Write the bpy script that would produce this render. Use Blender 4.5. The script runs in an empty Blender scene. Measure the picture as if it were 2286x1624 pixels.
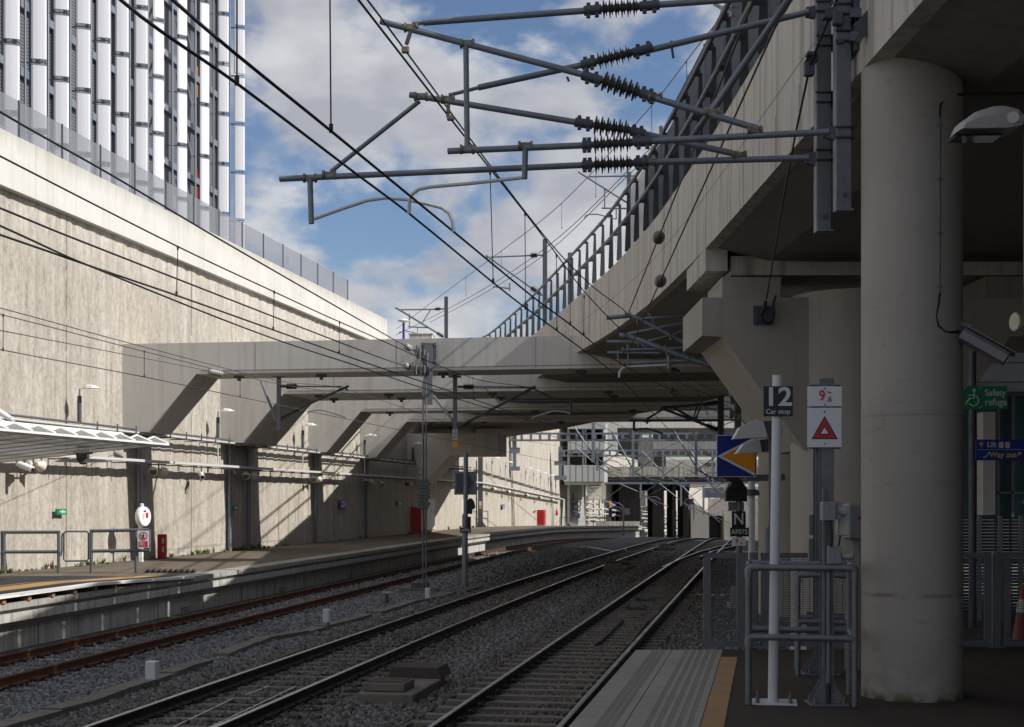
import bpy, math, random
import numpy as np
from mathutils import Vector, Matrix
random.seed(7)
rng = np.random.default_rng(11)
SC = bpy.context.scene
COL = SC.collection

# ------------------------------------------------------------------ camera, sky, sun, exposure
EYE = 1.7
F, CX, CY = 3250.0, 1143.0, 1117.0        # focal length, principal column and horizon row on a 2286 px wide picture
cam_d = bpy.data.cameras.new('camera')
cam = bpy.data.objects.new('camera', cam_d); COL.objects.link(cam)
cam.location = (0, 0, EYE); cam.rotation_euler = (math.radians(90), 0, 0)
cam_d.sensor_width = 36; cam_d.sensor_fit = 'HORIZONTAL'
cam_d.lens = 36 * F / 2286.0
cam_d.shift_y = (CY - 812.0) / 2286.0
cam_d.clip_start = 0.1; cam_d.clip_end = 6000
SC.camera = cam
SC.view_settings.view_transform = 'Standard'; SC.view_settings.look = 'None'
SC.view_settings.gamma = 1; SC.view_settings.exposure = 0.05

SUN_EL = math.radians(37.6)
LX, LY = -0.9690, 0.2470                     # the way the light travels, on the ground
sun_d = bpy.data.lights.new('sun', 'SUN'); sun_d.energy = 5.0; sun_d.angle = math.radians(0.55)
sun_d.color = (1.0, 0.96, 0.90)
sun = bpy.data.objects.new('sun', sun_d); COL.objects.link(sun)
ldir = Vector((LX * math.cos(SUN_EL), LY * math.cos(SUN_EL), -math.sin(SUN_EL)))
sun.rotation_euler = ldir.to_track_quat('-Z', 'Y').to_euler()
sun.location = (60, -20, 60)

W = bpy.data.worlds.new('World'); SC.world = W; W.use_nodes = True
nt = W.node_tree; nt.nodes.clear()
def wn(t, **k):
    n = nt.nodes.new(t)
    for a, b in k.items(): setattr(n, a, b)
    return n
def wl(a, b): nt.links.new(a, b)
out = wn('ShaderNodeOutputWorld'); bg = wn('ShaderNodeBackground')
sky = wn('ShaderNodeTexSky', sky_type='NISHITA'); sky.sun_disc = False
sky.sun_elevation = SUN_EL; sky.sun_rotation = math.atan2(-LX, -LY)
sky.air_density = 1.0; sky.dust_density = 0.6; sky.ozone_density = 2.0; sky.altitude = 30
tc = wn('ShaderNodeTexCoord'); sep = wn('ShaderNodeSeparateXYZ'); wl(tc.outputs['Generated'], sep.inputs[0])
# heaped clouds, a little flattened
mp0 = wn('ShaderNodeMapping'); mp0.inputs['Scale'].default_value = (1, 1, 1.7); mp0.inputs['Location'].default_value = (-2.645, -1.802, 2.999); wl(tc.outputs['Generated'], mp0.inputs[0])
n1 = wn('ShaderNodeTexNoise'); n1.inputs['Scale'].default_value = 6.2; n1.inputs['Detail'].default_value = 10; n1.inputs['Roughness'].default_value = 0.54; n1.inputs['Distortion'].default_value = 0.15
wl(mp0.outputs[0], n1.inputs['Vector'])
cov = wn('ShaderNodeValToRGB'); cov.color_ramp.elements[0].position = 0.425; cov.color_ramp.elements[1].position = 0.525
cov.color_ramp.interpolation = 'EASE'
wl(n1.outputs['Fac'], cov.inputs[0])
n2 = wn('ShaderNodeTexNoise'); n2.inputs['Scale'].default_value = 9.5; n2.inputs['Detail'].default_value = 8; n2.inputs['Roughness'].default_value = 0.5
mp = wn('ShaderNodeMapping'); mp.inputs['Location'].default_value = (4.0, 1.7, 0.4); mp.inputs['Scale'].default_value = (1, 1, 2.0); wl(tc.outputs['Generated'], mp.inputs[0]); wl(mp.outputs[0], n2.inputs['Vector'])
shade = wn('ShaderNodeValToRGB')
shade.color_ramp.elements[0].position = 0.36; shade.color_ramp.elements[0].color = (4.9, 5.1, 5.75, 1)
shade.color_ramp.elements[1].position = 0.62; shade.color_ramp.elements[1].color = (8.4, 8.5, 8.8, 1)
wl(n2.outputs['Fac'], shade.inputs[0])
tint = wn('ShaderNodeMixRGB', blend_type='MULTIPLY'); tint.inputs[0].default_value = 1; tint.inputs[2].default_value = (1.04, 1.08, 1.20, 1)
wl(sky.outputs[0], tint.inputs[1])
mix = wn('ShaderNodeMixRGB'); wl(cov.outputs['Color'], mix.inputs[0]); wl(tint.outputs[0], mix.inputs[1]); wl(shade.outputs['Color'], mix.inputs[2])
wl(mix.outputs[0], bg.inputs['Color']); bg.inputs['Strength'].default_value = 0.082
wl(bg.outputs[0], out.inputs[0])

# ------------------------------------------------------------------ helpers
def at(x, y, Y):
    """the place that lies Y metres ahead on the sight line through picture point (x, y)"""
    return Vector(((x - CX) / F * Y, Y, EYE + (CY - y) / F * Y))
def on_z(x, y, z):
    Y = (EYE - z) * F / (y - CY)
    return at(x, y, Y)
def V(*a): return Vector(a)

class MB:
    """collects shapes and links them as ONE mesh object"""
    def __init__(s): s.v = []; s.f = []; s.sm = []; s.mi = []
    def add(s, vs, fs, smooth=False, mi=0):
        o = len(s.v); s.v += [tuple(v) for v in vs]
        s.f += [tuple(i + o for i in f) for f in fs]; s.sm += [smooth] * len(fs); s.mi += [mi] * len(fs)
        return s
    def box(s, c, d, rz=0.0, mi=0, R=None):
        hx, hy, hz = d[0] / 2, d[1] / 2, d[2] / 2
        m = R if R is not None else Matrix.Rotation(rz, 3, 'Z')
        c = Vector(c)
        vs = [c + m @ Vector((sx * hx, sy * hy, sz * hz)) for sz in (-1, 1) for sy in (-1, 1) for sx in (-1, 1)]
        return s.add(vs, [(0, 2, 3, 1), (4, 5, 7, 6), (0, 1, 5, 4), (2, 6, 7, 3), (0, 4, 6, 2), (1, 3, 7, 5)], False, mi)
    def bevbox(s, c, d, b=0.01, rz=0.0, mi=0, R=None):
        """box with chamfered edges"""
        m = R if R is not None else Matrix.Rotation(rz, 3, 'Z'); c = Vector(c)
        b = min(b, min(d) * 0.45); h = [x / 2 for x in d]
        pts = []; idx = {}
        for sx in (-1, 1):
            for sy in (-1, 1):
                for sz in (-1, 1):
                    for ax in range(3):
                        p = [sx * (h[0] - b), sy * (h[1] - b), sz * (h[2] - b)]
                        p[ax] = (sx, sy, sz)[ax] * h[ax]
                        idx[(sx, sy, sz, ax)] = len(pts); pts.append(c + m @ Vector(p))
        fs = []
        S = (-1, 1)
        for ax in range(3):
            o = [a for a in range(3) if a != ax]
            for sg in S:
                def k(a, bb):
                    t = [0, 0, 0]; t[ax] = sg; t[o[0]] = a; t[o[1]] = bb; return idx[(t[0], t[1], t[2], ax)]
                fs.append((k(-1, -1), k(1, -1), k(1, 1), k(-1, 1)))
        for ax in range(3):
            o = [a for a in range(3) if a != ax]
            for a in S:
                for bb in S:
                    def e(sg, which):
                        t = [0, 0, 0]; t[ax] = sg; t[o[0]] = a; t[o[1]] = bb; return idx[(t[0], t[1], t[2], which)]
                    fs.append((e(-1, o[0]), e(1, o[0]), e(1, o[1]), e(-1, o[1])))
        for sx in S:
            for sy in S:
                for sz in S: fs.append(tuple(idx[(sx, sy, sz, ax)] for ax in range(3)))
        return s.add(pts, fs, False, mi)
    def bar(s, p, q, w, h=None, up=(0, 0, 1), mi=0):
        """rectangular bar from p to q"""
        p, q = Vector(p), Vector(q); h = w if h is None else h
        d = q - p; L = d.length
        if L < 1e-6: return s
        z = d / L; u = Vector(up)
        x = u.cross(z)
        if x.length < 1e-4: x = Vector((1, 0, 0)).cross(z)
        x.normalize(); y = z.cross(x)
        R = Matrix((x, y, z)).transposed()
        return s.box((p + q) / 2, (w, h, L), 0, mi, R)
    def tube(s, pts, r, n=8, caps=True, mi=0):
        pts = [Vector(p) for p in pts]; N = len(pts)
        rs = r if isinstance(r, (list, tuple)) else [r] * N
        vs = []; prev = None
        for i, p in enumerate(pts):
            t = (pts[min(i + 1, N - 1)] - pts[max(i - 1, 0)]).normalized()
            if prev is None:
                a = Vector((0, 0, 1)) if abs(t.z) < 0.9 else Vector((1, 0, 0))
                u = t.cross(a).normalized()
            else:
                u = prev - t * prev.dot(t)
                u = u.normalized() if u.length > 1e-6 else t.orthogonal().normalized()
            prev = u; w = t.cross(u)
            for k in range(n):
                an = 2 * math.pi * k / n
                vs.append(p + (u * math.cos(an) + w * math.sin(an)) * rs[i])
        fs = [(i * n + k, i * n + (k + 1) % n, (i + 1) * n + (k + 1) % n, (i + 1) * n + k) for i in range(N - 1) for k in range(n)]
        s.add(vs, fs, True, mi)
        if caps:
            s.add(vs[:n], [tuple(range(n))[::-1]], False, mi); s.add(vs[-n:], [tuple(range(n))], False, mi)
        return s
    def cyl(s, c, r, z0, z1, n=24, r2=None, mi=0):
        r2 = r if r2 is None else r2
        return s.tube([(c[0], c[1], z0), (c[0], c[1], z1)], [r, r2], n, True, mi)
    def disc(s, c, r, th, axis, n=20, mi=0):
        a = Vector(axis).normalized(); c = Vector(c)
        return s.tube([c - a * th / 2, c + a * th / 2], r, n, True, mi)
    def prism(s, poly, off, mi=0):
        """polygon (3D points) pushed along off"""
        off = Vector(off); a = [Vector(p) for p in poly]; b = [p + off for p in a]; n = len(a)
        s.add(a, [tuple(range(n))], False, mi); s.add(b, [tuple(range(n))[::-1]], False, mi)
        for i in range(n):
            j = (i + 1) % n
            s.add([a[i], b[i], b[j], a[j]], [(0, 1, 2, 3)], False, mi)
        return s
    def loft(s, secs, closed=False, caps=False, smooth=False, mi=0):
        n = len(secs[0]); vs = [p for sec in secs for p in sec]
        fs = []
        for i in range(len(secs) - 1):
            for k in range(n if closed else n - 1):
                k2 = (k + 1) % n
                fs.append((i * n + k, i * n + k2, (i + 1) * n + k2, (i + 1) * n + k))
        s.add(vs, fs, smooth, mi)
        if caps:
            s.add(secs[0], [tuple(range(n))[::-1]], False, mi); s.add(secs[-1], [tuple(range(n))], False, mi)
        return s
    def lathe(s, p, q, prof, n=14, mi=0):
        """profile [(t along p->q, radius)]"""
        p, q = Vector(p), Vector(q); ts = [t for t, r in prof]; rs = [max(r, 1e-4) for t, r in prof]
        d = (q - p).normalized(); u = d.orthogonal().normalized(); w = d.cross(u)
        vs = []
        for t, r in zip(ts, rs):
            c = p + (q - p) * t
            for k in range(n):
                a = 2 * math.pi * k / n; vs.append(c + (u * math.cos(a) + w * math.sin(a)) * r)
        fs = [(i * n + k, i * n + (k + 1) % n, (i + 1) * n + (k + 1) % n, (i + 1) * n + k) for i in range(len(ts) - 1) for k in range(n)]
        s.add(vs, fs, True, mi)
        s.add(vs[:n], [tuple(range(n))[::-1]], False, mi); s.add(vs[-n:], [tuple(range(n))], False, mi)
        return s
    def each(s, name, mats, parent):
        """every separate piece as an object of its own"""
        par = {}
        def fd(a):
            while par[a] != a: par[a] = par[par[a]]; a = par[a]
            return a
        key = [tuple(round(c, 5) for c in v) for v in s.v]
        for k in key: par.setdefault(k, k)
        for f in s.f:
            r = fd(key[f[0]])
            for i in f[1:]: par[fd(key[i])] = r
        grp = {}
        for i, f in enumerate(s.f): grp.setdefault(fd(key[f[0]]), []).append(i)
        out_ = []
        for ids in grp.values():
            m = MB(); mp = {}
            for i in ids:
                for j in s.f[i]:
                    if j not in mp: mp[j] = len(m.v); m.v.append(s.v[j])
                m.f.append(tuple(mp[j] for j in s.f[i])); m.sm.append(s.sm[i]); m.mi.append(s.mi[i])
            out_.append(m.build(name, mats, parent))
        return out_
    def build(s, name, mats, parent=None, label=None, base=None):
        me = bpy.data.meshes.new(name)
        o = Vector((0, 0, 0))
        if parent is not None:
            p = parent
            while p is not None: o = o + p.location; p = p.parent
        if base is not None: o = Vector(base)
        me.from_pydata([(v[0] - o.x, v[1] - o.y, v[2] - o.z) for v in s.v], [], s.f)
        mats = mats if isinstance(mats, (list, tuple)) else [mats]
        for m in mats: me.materials.append(m)
        me.polygons.foreach_set('use_smooth', s.sm); me.polygons.foreach_set('material_index', s.mi)
        me.validate(); me.update()
        ob = bpy.data.objects.new(name, me); COL.objects.link(ob)
        if parent is not None: ob.parent = parent
        if base is not None: ob.location = base
        if label: ob['label'] = label
        return ob

def tag(o, label=None, cat=None, group=None, kind=None):
    if label: o['label'] = label
    if cat: o['category'] = cat
    if group: o['group'] = group
    if kind: o['kind'] = kind
    return o
def thing(name, loc, label, cat, group=None):
    o = bpy.data.objects.new(name, None); COL.objects.link(o); o.location = loc; o.empty_display_size = 0.2
    return tag(o, label, cat, group)
def copy_tree(o, loc, label=None, parent=None):
    c = o.copy(); COL.objects.link(c)
    if parent is not None: c.parent = parent
    else: c.location = loc
    if label: c['label'] = label
    for ch in list(o.children): copy_tree(ch, None, None, c)
    return c
def text(body, size, mat, loc, parent, name='lettering', th=0.002, rz=0.0, align='CENTER', sx=1.0, bold=0.012):
    cu = bpy.data.curves.new(name, 'FONT'); cu.body = body; cu.size = size; cu.extrude = th; cu.offset = size * bold; cu.align_x = align; cu.align_y = 'CENTER'
    tmp = bpy.data.objects.new('tmp_text', cu); COL.objects.link(tmp)
    dg = bpy.context.evaluated_depsgraph_get()
    me = bpy.data.meshes.new_from_object(tmp.evaluated_get(dg))
    bpy.data.objects.remove(tmp); bpy.data.curves.remove(cu)
    me.transform(Matrix.Rotation(rz, 4, 'Z') @ Matrix.Rotation(math.radians(90), 4, 'X') @ Matrix.Diagonal((sx, 1, 1, 1)))
    me.materials.clear(); me.materials.append(mat); me.name = name
    o = Vector((0, 0, 0)); p = parent
    while p is not None: o = o + p.location; p = p.parent
    ob = bpy.data.objects.new(name, me); COL.objects.link(ob); ob.parent = parent; ob.location = Vector(loc) - o
    return ob

# ------------------------------------------------------------------ materials
class NB:
    def __init__(s, name):
        s.m = bpy.data.materials.new(name); s.m.use_nodes = True; s.t = s.m.node_tree
        s.b = s.t.nodes['Principled BSDF']
        s.co = s.t.nodes.new('ShaderNodeTexCoord')
    def n(s, t, **k):
        n = s.t.nodes.new(t)
        for a, b in k.items(): setattr(n, a, b)
        return n
    def l(s, a, b): s.t.links.new(a, b)
    def coord(s, scale=(1, 1, 1), loc=(0, 0, 0), world=True):
        m = s.n('ShaderNodeMapping'); m.inputs['Scale'].default_value = scale; m.inputs['Location'].default_value = loc
        if world:
            g = s.n('ShaderNodeNewGeometry'); s.l(g.outputs['Position'], m.inputs[0])
        else: s.l(s.co.outputs['Object'], m.inputs[0])
        return m.outputs[0]
    def noise(s, vec, scale, detail=5, rough=0.55, dist=0.0):
        n = s.n('ShaderNodeTexNoise'); n.inputs['Scale'].default_value = scale; n.inputs['Detail'].default_value = detail
        n.inputs['Roughness'].default_value = rough; n.inputs['Distortion'].default_value = dist
        s.l(vec, n.inputs['Vector']); return n.outputs['Fac']
    def ramp(s, fac, a, b, ca=(0, 0, 0, 1), cb=(1, 1, 1, 1)):
        r = s.n('ShaderNodeValToRGB'); e = r.color_ramp.elements
        e[0].position = a; e[1].position = b; e[0].color = ca; e[1].color = cb
        s.l(fac, r.inputs[0]); return r.outputs['Color']
    def mix(s, fac, a, b, mode='MIX'):
        m = s.n('ShaderNodeMixRGB', blend_type=mode)
        for i, v in ((0, fac), (1, a), (2, b)):
            if isinstance(v, (int, float)): m.inputs[i].default_value = v
            elif isinstance(v, tuple): m.inputs[i].default_value = v if len(v) == 4 else (*v, 1)
            else: s.l(v, m.inputs[i])
        return m.outputs[0]
    def math(s, op, a, b=0.0):
        m = s.n('ShaderNodeMath', operation=op)
        for i, v in ((0, a), (1, b)):
            if isinstance(v, (int, float)): m.inputs[i].default_value = v
            else: s.l(v, m.inputs[i])
        return m.outputs[0]
    def bump(s, h, strength=0.3, dist=0.02, prev=None):
        b = s.n('ShaderNodeBump'); b.inputs['Strength'].default_value = strength; b.inputs['Distance'].default_value = dist
        s.l(h, b.inputs['Height'])
        if prev is not None: s.l(prev, b.inputs['Normal'])
        s.l(b.outputs[0], s.b.inputs['Normal']); return b.outputs[0]
    def col(s, c): s.l(c, s.b.inputs['Base Color'])
    def set(s, rough=None, metal=None, spec=None):
        if rough is not None: s.b.inputs['Roughness'].default_value = rough
        if metal is not None: s.b.inputs['Metallic'].default_value = metal
        if spec is not None: s.b.inputs['Specular IOR Level'].default_value = spec
        return s

def concrete(name, base, dark, streak=0.5, mottle=0.35, grain=0.25, rough=0.88, warm=None):
    b = NB(name); b.set(rough, 0, 0.25)
    p = b.coord()
    big = b.noise(p, 0.55, 6, 0.62, 0.4)
    c = b.mix(b.math('MULTIPLY', b.ramp(big, 0.35, 0.72), mottle), base, dark)
    st = b.noise(b.coord((5.5, 5.5, 0.22)), 1.0, 5, 0.6)
    c = b.mix(b.math('MULTIPLY', b.ramp(st, 0.48, 0.68), streak), c, tuple(x * 0.62 for x in dark))
    st2 = b.noise(b.coord((16, 16, 0.5), (3, 1, 0)), 1.0, 3, 0.6)
    c = b.mix(b.math('MULTIPLY', b.ramp(st2, 0.55, 0.8), streak * 0.6), c, tuple(min(1, x * 1.2) for x in base))
    fine = b.noise(p, 22, 6, 0.7)
    c = b.mix(b.math('MULTIPLY', b.ramp(fine, 0.3, 0.75), grain), c, tuple(x * 0.7 for x in base))
    pits = b.n('ShaderNodeTexVoronoi'); pits.inputs['Scale'].default_value = 3.3; b.l(p, pits.inputs['Vector'])
    pm = b.ramp(pits.outputs['Distance'], 0.02, 0.05, (1, 1, 1, 1), (0, 0, 0, 1))
    c = b.mix(b.math('MULTIPLY', pm, 0.35), c, tuple(x * 0.45 for x in dark))
    b.col(c)
    n0 = b.bump(fine, 0.18, 0.01)
    b.bump(big, 0.25, 0.05, n0)
    return b.m

def rough_wall(name):
    """exposed piled concrete: vertical ribs of grout, crumbs, pale runs and dark cracks"""
    b = NB(name); b.set(0.95, 0, 0.15)
    p = b.coord()
    rib = b.noise(b.coord((3.4, 3.4, 0.55)), 1.0, 9, 0.72, 0.6)
    rib2 = b.noise(b.coord((1.5, 1.5, 0.09), (5, 2, 1)), 1.0, 6, 0.62, .2)
    crumb = b.noise(b.coord((1, 1, .75)), 6.5, 10, 0.8)
    big = b.noise(p, 0.28, 5, 0.6, 0.5)
    c = b.mix(b.ramp(rib, 0.33, 0.66), (0.375, 0.338, 0.285), (0.60, 0.56, 0.495))
    c = b.mix(b.math('MULTIPLY', b.ramp(big, 0.42, 0.70), 0.5), c, (0.40, 0.355, 0.29))
    c = b.mix(b.math('MULTIPLY', b.ramp(rib2, 0.54, 0.72), 0.65), c, (0.68, 0.645, 0.585))
    c = b.mix(b.math('MULTIPLY', b.ramp(crumb, 0.47, 0.62), 0.62), c, (0.29, 0.255, 0.205))
    c = b.mix(b.math('MULTIPLY', b.ramp(b.noise(b.coord((1, 1, .7), (9, 4, 2)), 9, 8, .8), 0.54, 0.66), 0.5), c, (0.74, 0.70, 0.63))
    sp = b.noise(b.coord((1, 1, .35), (3, 3, 3)), 2.6, 8, 0.75, 0.4)
    c = b.mix(b.math('MULTIPLY', b.ramp(sp, 0.60, 0.70), 0.6), c, (0.17, 0.15, 0.125))
    zs = b.n('ShaderNodeSeparateXYZ'); b.l(p, zs.inputs[0])
    band = b.math('MULTIPLY', b.ramp(b.math('ADD', zs.outputs['Z'], b.math('MULTIPLY', b.noise(b.coord((2.0, 2.0, .1), (4, 4, 4)), 1, 5, .7), 2.6)), 9.9, 10.9) if False else b.ramp(b.math('SUBTRACT', b.math('ADD', zs.outputs['Z'], b.math('MULTIPLY', b.noise(b.coord((1.6, 1.6, .1), (4, 4, 4)), 1, 6, .7), 3.2)), 10.2), 0, 1), b.ramp(b.noise(b.coord((1.8, 1.8, .7), (7, 1, 3)), 1.3, 8, .75), .42, .58))
    c = b.mix(b.math('MULTIPLY', band, .6), c, (0.72, 0.69, 0.63))
    crack = b.noise(b.coord((2.4, 2.4, 0.33), (1, 7, 2)), 1.0, 8, 0.7, 0.9)
    cr = b.ramp(b.math('ABSOLUTE', b.math('SUBTRACT', crack, 0.40)), 0.0, 0.012, (1, 1, 1, 1), (0, 0, 0, 1))
    c = b.mix(b.math('MULTIPLY', cr, 0.65), c, (0.10, 0.085, 0.07))
    b.col(c)
    n0 = b.bump(rib, 0.6, 0.14); n1 = b.bump(crumb, 0.8, 0.045, n0); b.bump(rib2, 0.5, 0.2, n1)
    return b.m

def metal(name, base, rough=0.45, metalness=0.6, var=0.35, scale=14):
    b = NB(name); b.set(rough, metalness, 0.5)
    p = b.coord(world=True)
    v = b.n('ShaderNodeTexVoronoi'); v.inputs['Scale'].default_value = scale; b.l(p, v.inputs['Vector'])
    f = b.noise(p, scale * 0.35, 5, 0.6)
    c = b.mix(b.math('MULTIPLY', b.ramp(f, 0.3, 0.7), var), base, tuple(x * 0.55 for x in base))
    c = b.mix(b.math('MULTIPLY', b.ramp(v.outputs['Distance'], 0.1, 0.6), var * 0.5), c, tuple(min(1, x * 1.35) for x in base))
    b.col(c)
    r = b.ramp(f, 0.2, 0.8, (rough - 0.1,) * 3 + (1,), (rough + 0.15,) * 3 + (1,)); b.l(r, b.b.inputs['Roughness'])
    return b.m

def paint(name, base, rough=0.5, dirt=0.25, spec=0.4):
    b = NB(name); b.set(rough, 0, spec)
    p = b.coord()
    f = b.noise(p, 3.0, 6, 0.65); g = b.noise(b.coord((9, 9, 0.6)), 1.0, 4, 0.6)
    c = b.mix(b.math('MULTIPLY', b.ramp(f, 0.4, 0.75), dirt), base, tuple(x * 0.6 for x in base))
    c = b.mix(b.math('MULTIPLY', b.ramp(g, 0.55, 0.8), dirt), c, tuple(x * 0.5 for x in base))
    b.col(c); return b.m
def translucent(name, base, alpha):
    b = NB(name); b.set(.4, 0, .3); b.b.inputs['Base Color'].default_value = (*base, 1)
    tl_ = b.n('ShaderNodeBsdfTranslucent'); tl_.inputs[0].default_value = (*base, 1); tr = b.n('ShaderNodeBsdfTransparent'); m1 = b.n('ShaderNodeMixShader'); m1.inputs[0].default_value = .45; m2 = b.n('ShaderNodeMixShader'); m2.inputs[0].default_value = alpha
    b.l(b.b.outputs[0], m1.inputs[1]); b.l(tl_.outputs[0], m1.inputs[2]); b.l(tr.outputs[0], m2.inputs[1]); b.l(m1.outputs[0], m2.inputs[2]); b.l(m2.outputs[0], b.t.nodes['Material Output'].inputs[0]); return b.m
def plain(name, base, rough=0.5, metalness=0.0, spec=0.5):
    b = NB(name); b.set(rough, metalness, spec); b.b.inputs['Base Color'].default_value = (*base, 1); return b.m
def screen(name, base, alpha, rough=0.6):
    """perforated sheet: part holes, part metal"""
    b = NB(name); b.set(rough, 0.2, 0.3); b.b.inputs['Base Color'].default_value = (*base, 1)
    tr = b.n('ShaderNodeBsdfTransparent'); ms = b.n('ShaderNodeMixShader'); ms.inputs[0].default_value = alpha
    b.l(tr.outputs[0], ms.inputs[1]); b.l(b.b.outputs[0], ms.inputs[2])
    b.l(ms.outputs[0], b.t.nodes['Material Output'].inputs[0]); return b.m

M = {}
M['wall'] = rough_wall('rough_wall_concrete')
M['groove'] = plain('groove_dirt', (0.19, 0.178, 0.158), 0.95)
M['cap'] = concrete('cap_concrete', (0.62, 0.60, 0.56), (0.48, 0.46, 0.42), 0.8, 0.5, 0.18)
def cap_mat():
    b = NB('pale_cap_concrete'); b.set(.9, 0, .2); p = b.coord(); s_ = b.n('ShaderNodeSeparateXYZ'); b.l(p, s_.inputs[0])
    big = b.noise(p, .5, 7, .65, .5); fine = b.noise(p, 18, 6, .7); st = b.noise(b.coord((3.2, 3.2, .12)), 1, 6, .65)
    c = b.mix(b.math('MULTIPLY', b.ramp(big, .38, .68), .6), (0.63, 0.615, 0.58), (0.50, 0.48, 0.44))
    c = b.mix(b.math('MULTIPLY', b.ramp(st, .5, .68), .35), c, (.42, .395, .345))
    c = b.mix(b.math('MULTIPLY', b.ramp(fine, .4, .75), .2), c, (.40, .385, .35))
    top = b.ramp(b.math('SUBTRACT', b.math('ADD', s_.outputs['Z'], b.math('MULTIPLY', b.noise(b.coord((4, 4, .2), (2, 5, 1)), 1, 5, .7), 1.1)), 11.44), .1, .75)
    c = b.mix(b.math('MULTIPLY', top, .55), c, (.27, .25, .205))
    b.col(c); b.bump(fine, .15, .01); return b.m
M['capw'] = cap_mat()
M['postdark'] = plain('post_dark_paint', (.045, .05, .06), .6)
M['railgrey'] = paint('railing_grey', (.105, .12, .135), .45, .2)
M['beam'] = concrete('beam_concrete', (0.66, 0.635, 0.595), (0.55, 0.53, 0.49), 0.35, 0.6, 0.2)
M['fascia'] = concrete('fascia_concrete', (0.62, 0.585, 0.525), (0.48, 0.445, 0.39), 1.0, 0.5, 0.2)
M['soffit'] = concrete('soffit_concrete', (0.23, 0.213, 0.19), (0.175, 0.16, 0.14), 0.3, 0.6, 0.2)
M['column'] = concrete('column_concrete', (0.415, 0.39, 0.352), (0.33, 0.308, 0.273), 0.25, 0.7, 0.22)
M['coping'] = concrete('coping_concrete', (0.40, 0.39, 0.36), (0.27, 0.255, 0.23), 0.4, 0.8, 0.35)
M['face'] = concrete('platform_face_concrete', (0.50, 0.485, 0.455), (0.35, 0.335, 0.30), 0.8, 0.6, 0.2)
M['dirtyconc'] = concrete('dirty_concrete', (0.205, 0.185, 0.16), (0.12, 0.108, 0.092), 0.4, 0.9, 0.4)
M['pierdark'] = concrete('shade_dark_concrete', (0.13, 0.12, 0.11), (0.07, 0.065, 0.06), 0.8, 0.8, 0.3)  # shade under the bridge put into a darker concrete colour
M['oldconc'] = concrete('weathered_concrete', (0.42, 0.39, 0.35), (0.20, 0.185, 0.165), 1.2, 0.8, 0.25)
M['galv'] = metal('galvanised_steel', (0.175, 0.182, 0.20), 0.5, 0.5, 0.45, 16)
M['tube'] = metal('tube_steel', (0.20, 0.225, 0.26), 0.5, 0.45, 0.4, 10)
M['darksteel'] = metal('dark_steel', (0.085, 0.095, 0.115), 0.55, 0.3, 0.4, 10)
M['brass'] = metal('clamp_bronze', (0.22, 0.19, 0.13), 0.5, 0.5, 0.4, 20)
M['wire'] = plain('wire_black', (0.025, 0.025, 0.028), 0.5, 0.3)
M['wiregrey'] = plain('wire_grey', (0.10, 0.10, 0.11), 0.5, 0.4)
M['insul'] = paint('insulator_glaze', (0.11, 0.095, 0.085), 0.35, 0.3, 0.5)
M['insulgrey'] = paint('insulator_grey', (0.30, 0.30, 0.30), 0.4, 0.3)
M['white'] = paint('white_paint', (0.80, 0.80, 0.80), 0.4, 0.12)
M['cream'] = paint('cream_plastic', (0.66, 0.62, 0.52), 0.45, 0.2)
M['polewhite'] = paint('pole_white', (0.58, 0.60, 0.62), 0.4, 0.15)
M['signwhite'] = plain('sign_white', (0.74, 0.74, 0.78), 0.4)
M['black'] = plain('sign_black', (0.008, 0.008, 0.010), 0.4)
M['red'] = plain('sign_red', (0.52, 0.018, 0.020), 0.4)
M['redpaint'] = paint('red_door_paint', (0.50, 0.012, 0.025), 0.35, 0.25)
M['blue'] = plain('sign_blue', (0.006, 0.022, 0.25), 0.4)
M['orange'] = plain('sign_orange', (0.80, 0.31, 0.012), 0.45)
M['green'] = plain('sign_green', (0.006, 0.22, 0.10), 0.4)
M['lettergrey'] = plain('letter_grey', (0.62, 0.63, 0.67), 0.4)
M['yellow'] = plain('letter_yellow', (0.75, 0.55, 0.02), 0.4)
M['glassdark'] = plain('dark_lens', (0.01, 0.012, 0.015), 0.08, 0, 0.6)
M['cable'] = plain('black_cable', (0.018, 0.018, 0.02), 0.6)
M['timber'] = paint('timber', (0.30, 0.16, 0.07), 0.8, 0.4)
M['greybox'] = paint('grey_box', (0.26, 0.27, 0.29), 0.5, 0.25)
M['lamp'] = paint('lamp_grey', (0.58, 0.57, 0.56), 0.45, 0.15)
# ------------------------------------------------------------------ the plan: where things run
RAIL = EYE - 2.67          # rail top
LPZ = EYE - 1.93           # far platform
def g(Y):                  # the line tips down into the tunnel
    if Y < 92: return 0.0
    if Y < 117: return -0.0006 * (Y - 92) ** 2
    return -0.375 - 0.03 * (Y - 117)
def pg(Y): return 0.0 if Y < 105 else -0.0143 * (Y - 105)
def T3L(Y):
    d = min(Y, 115) - 17.3; x = -.95 + .1715 * d + .00004 * d * d
    return x + max(0, Y - 115) * .18
def T2L(Y):
    d = min(Y, 110) - 17.1; x = -5.05 + .157 * d + .00032 * d * d
    return x + max(0, Y - 110) * .215
def T1L(Y):
    x = -8.79 + .1415 * (Y - 25)
    if Y > 73: e = min(Y, 125) - 73; x += .0018 * e * e + max(0, Y - 125) * .18
    return x
GAUGE = 1.528
def wallX(Y): return -19.9 + .165 * Y if Y < 150 else 4.85 + (Y - 150) * .196
def edgeL(Y): return T1L(Y) - .92
UW = Vector((.9866, -.1628, 0)); VW = Vector((.1628, .9866, 0))     # across and along the cutting

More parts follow.
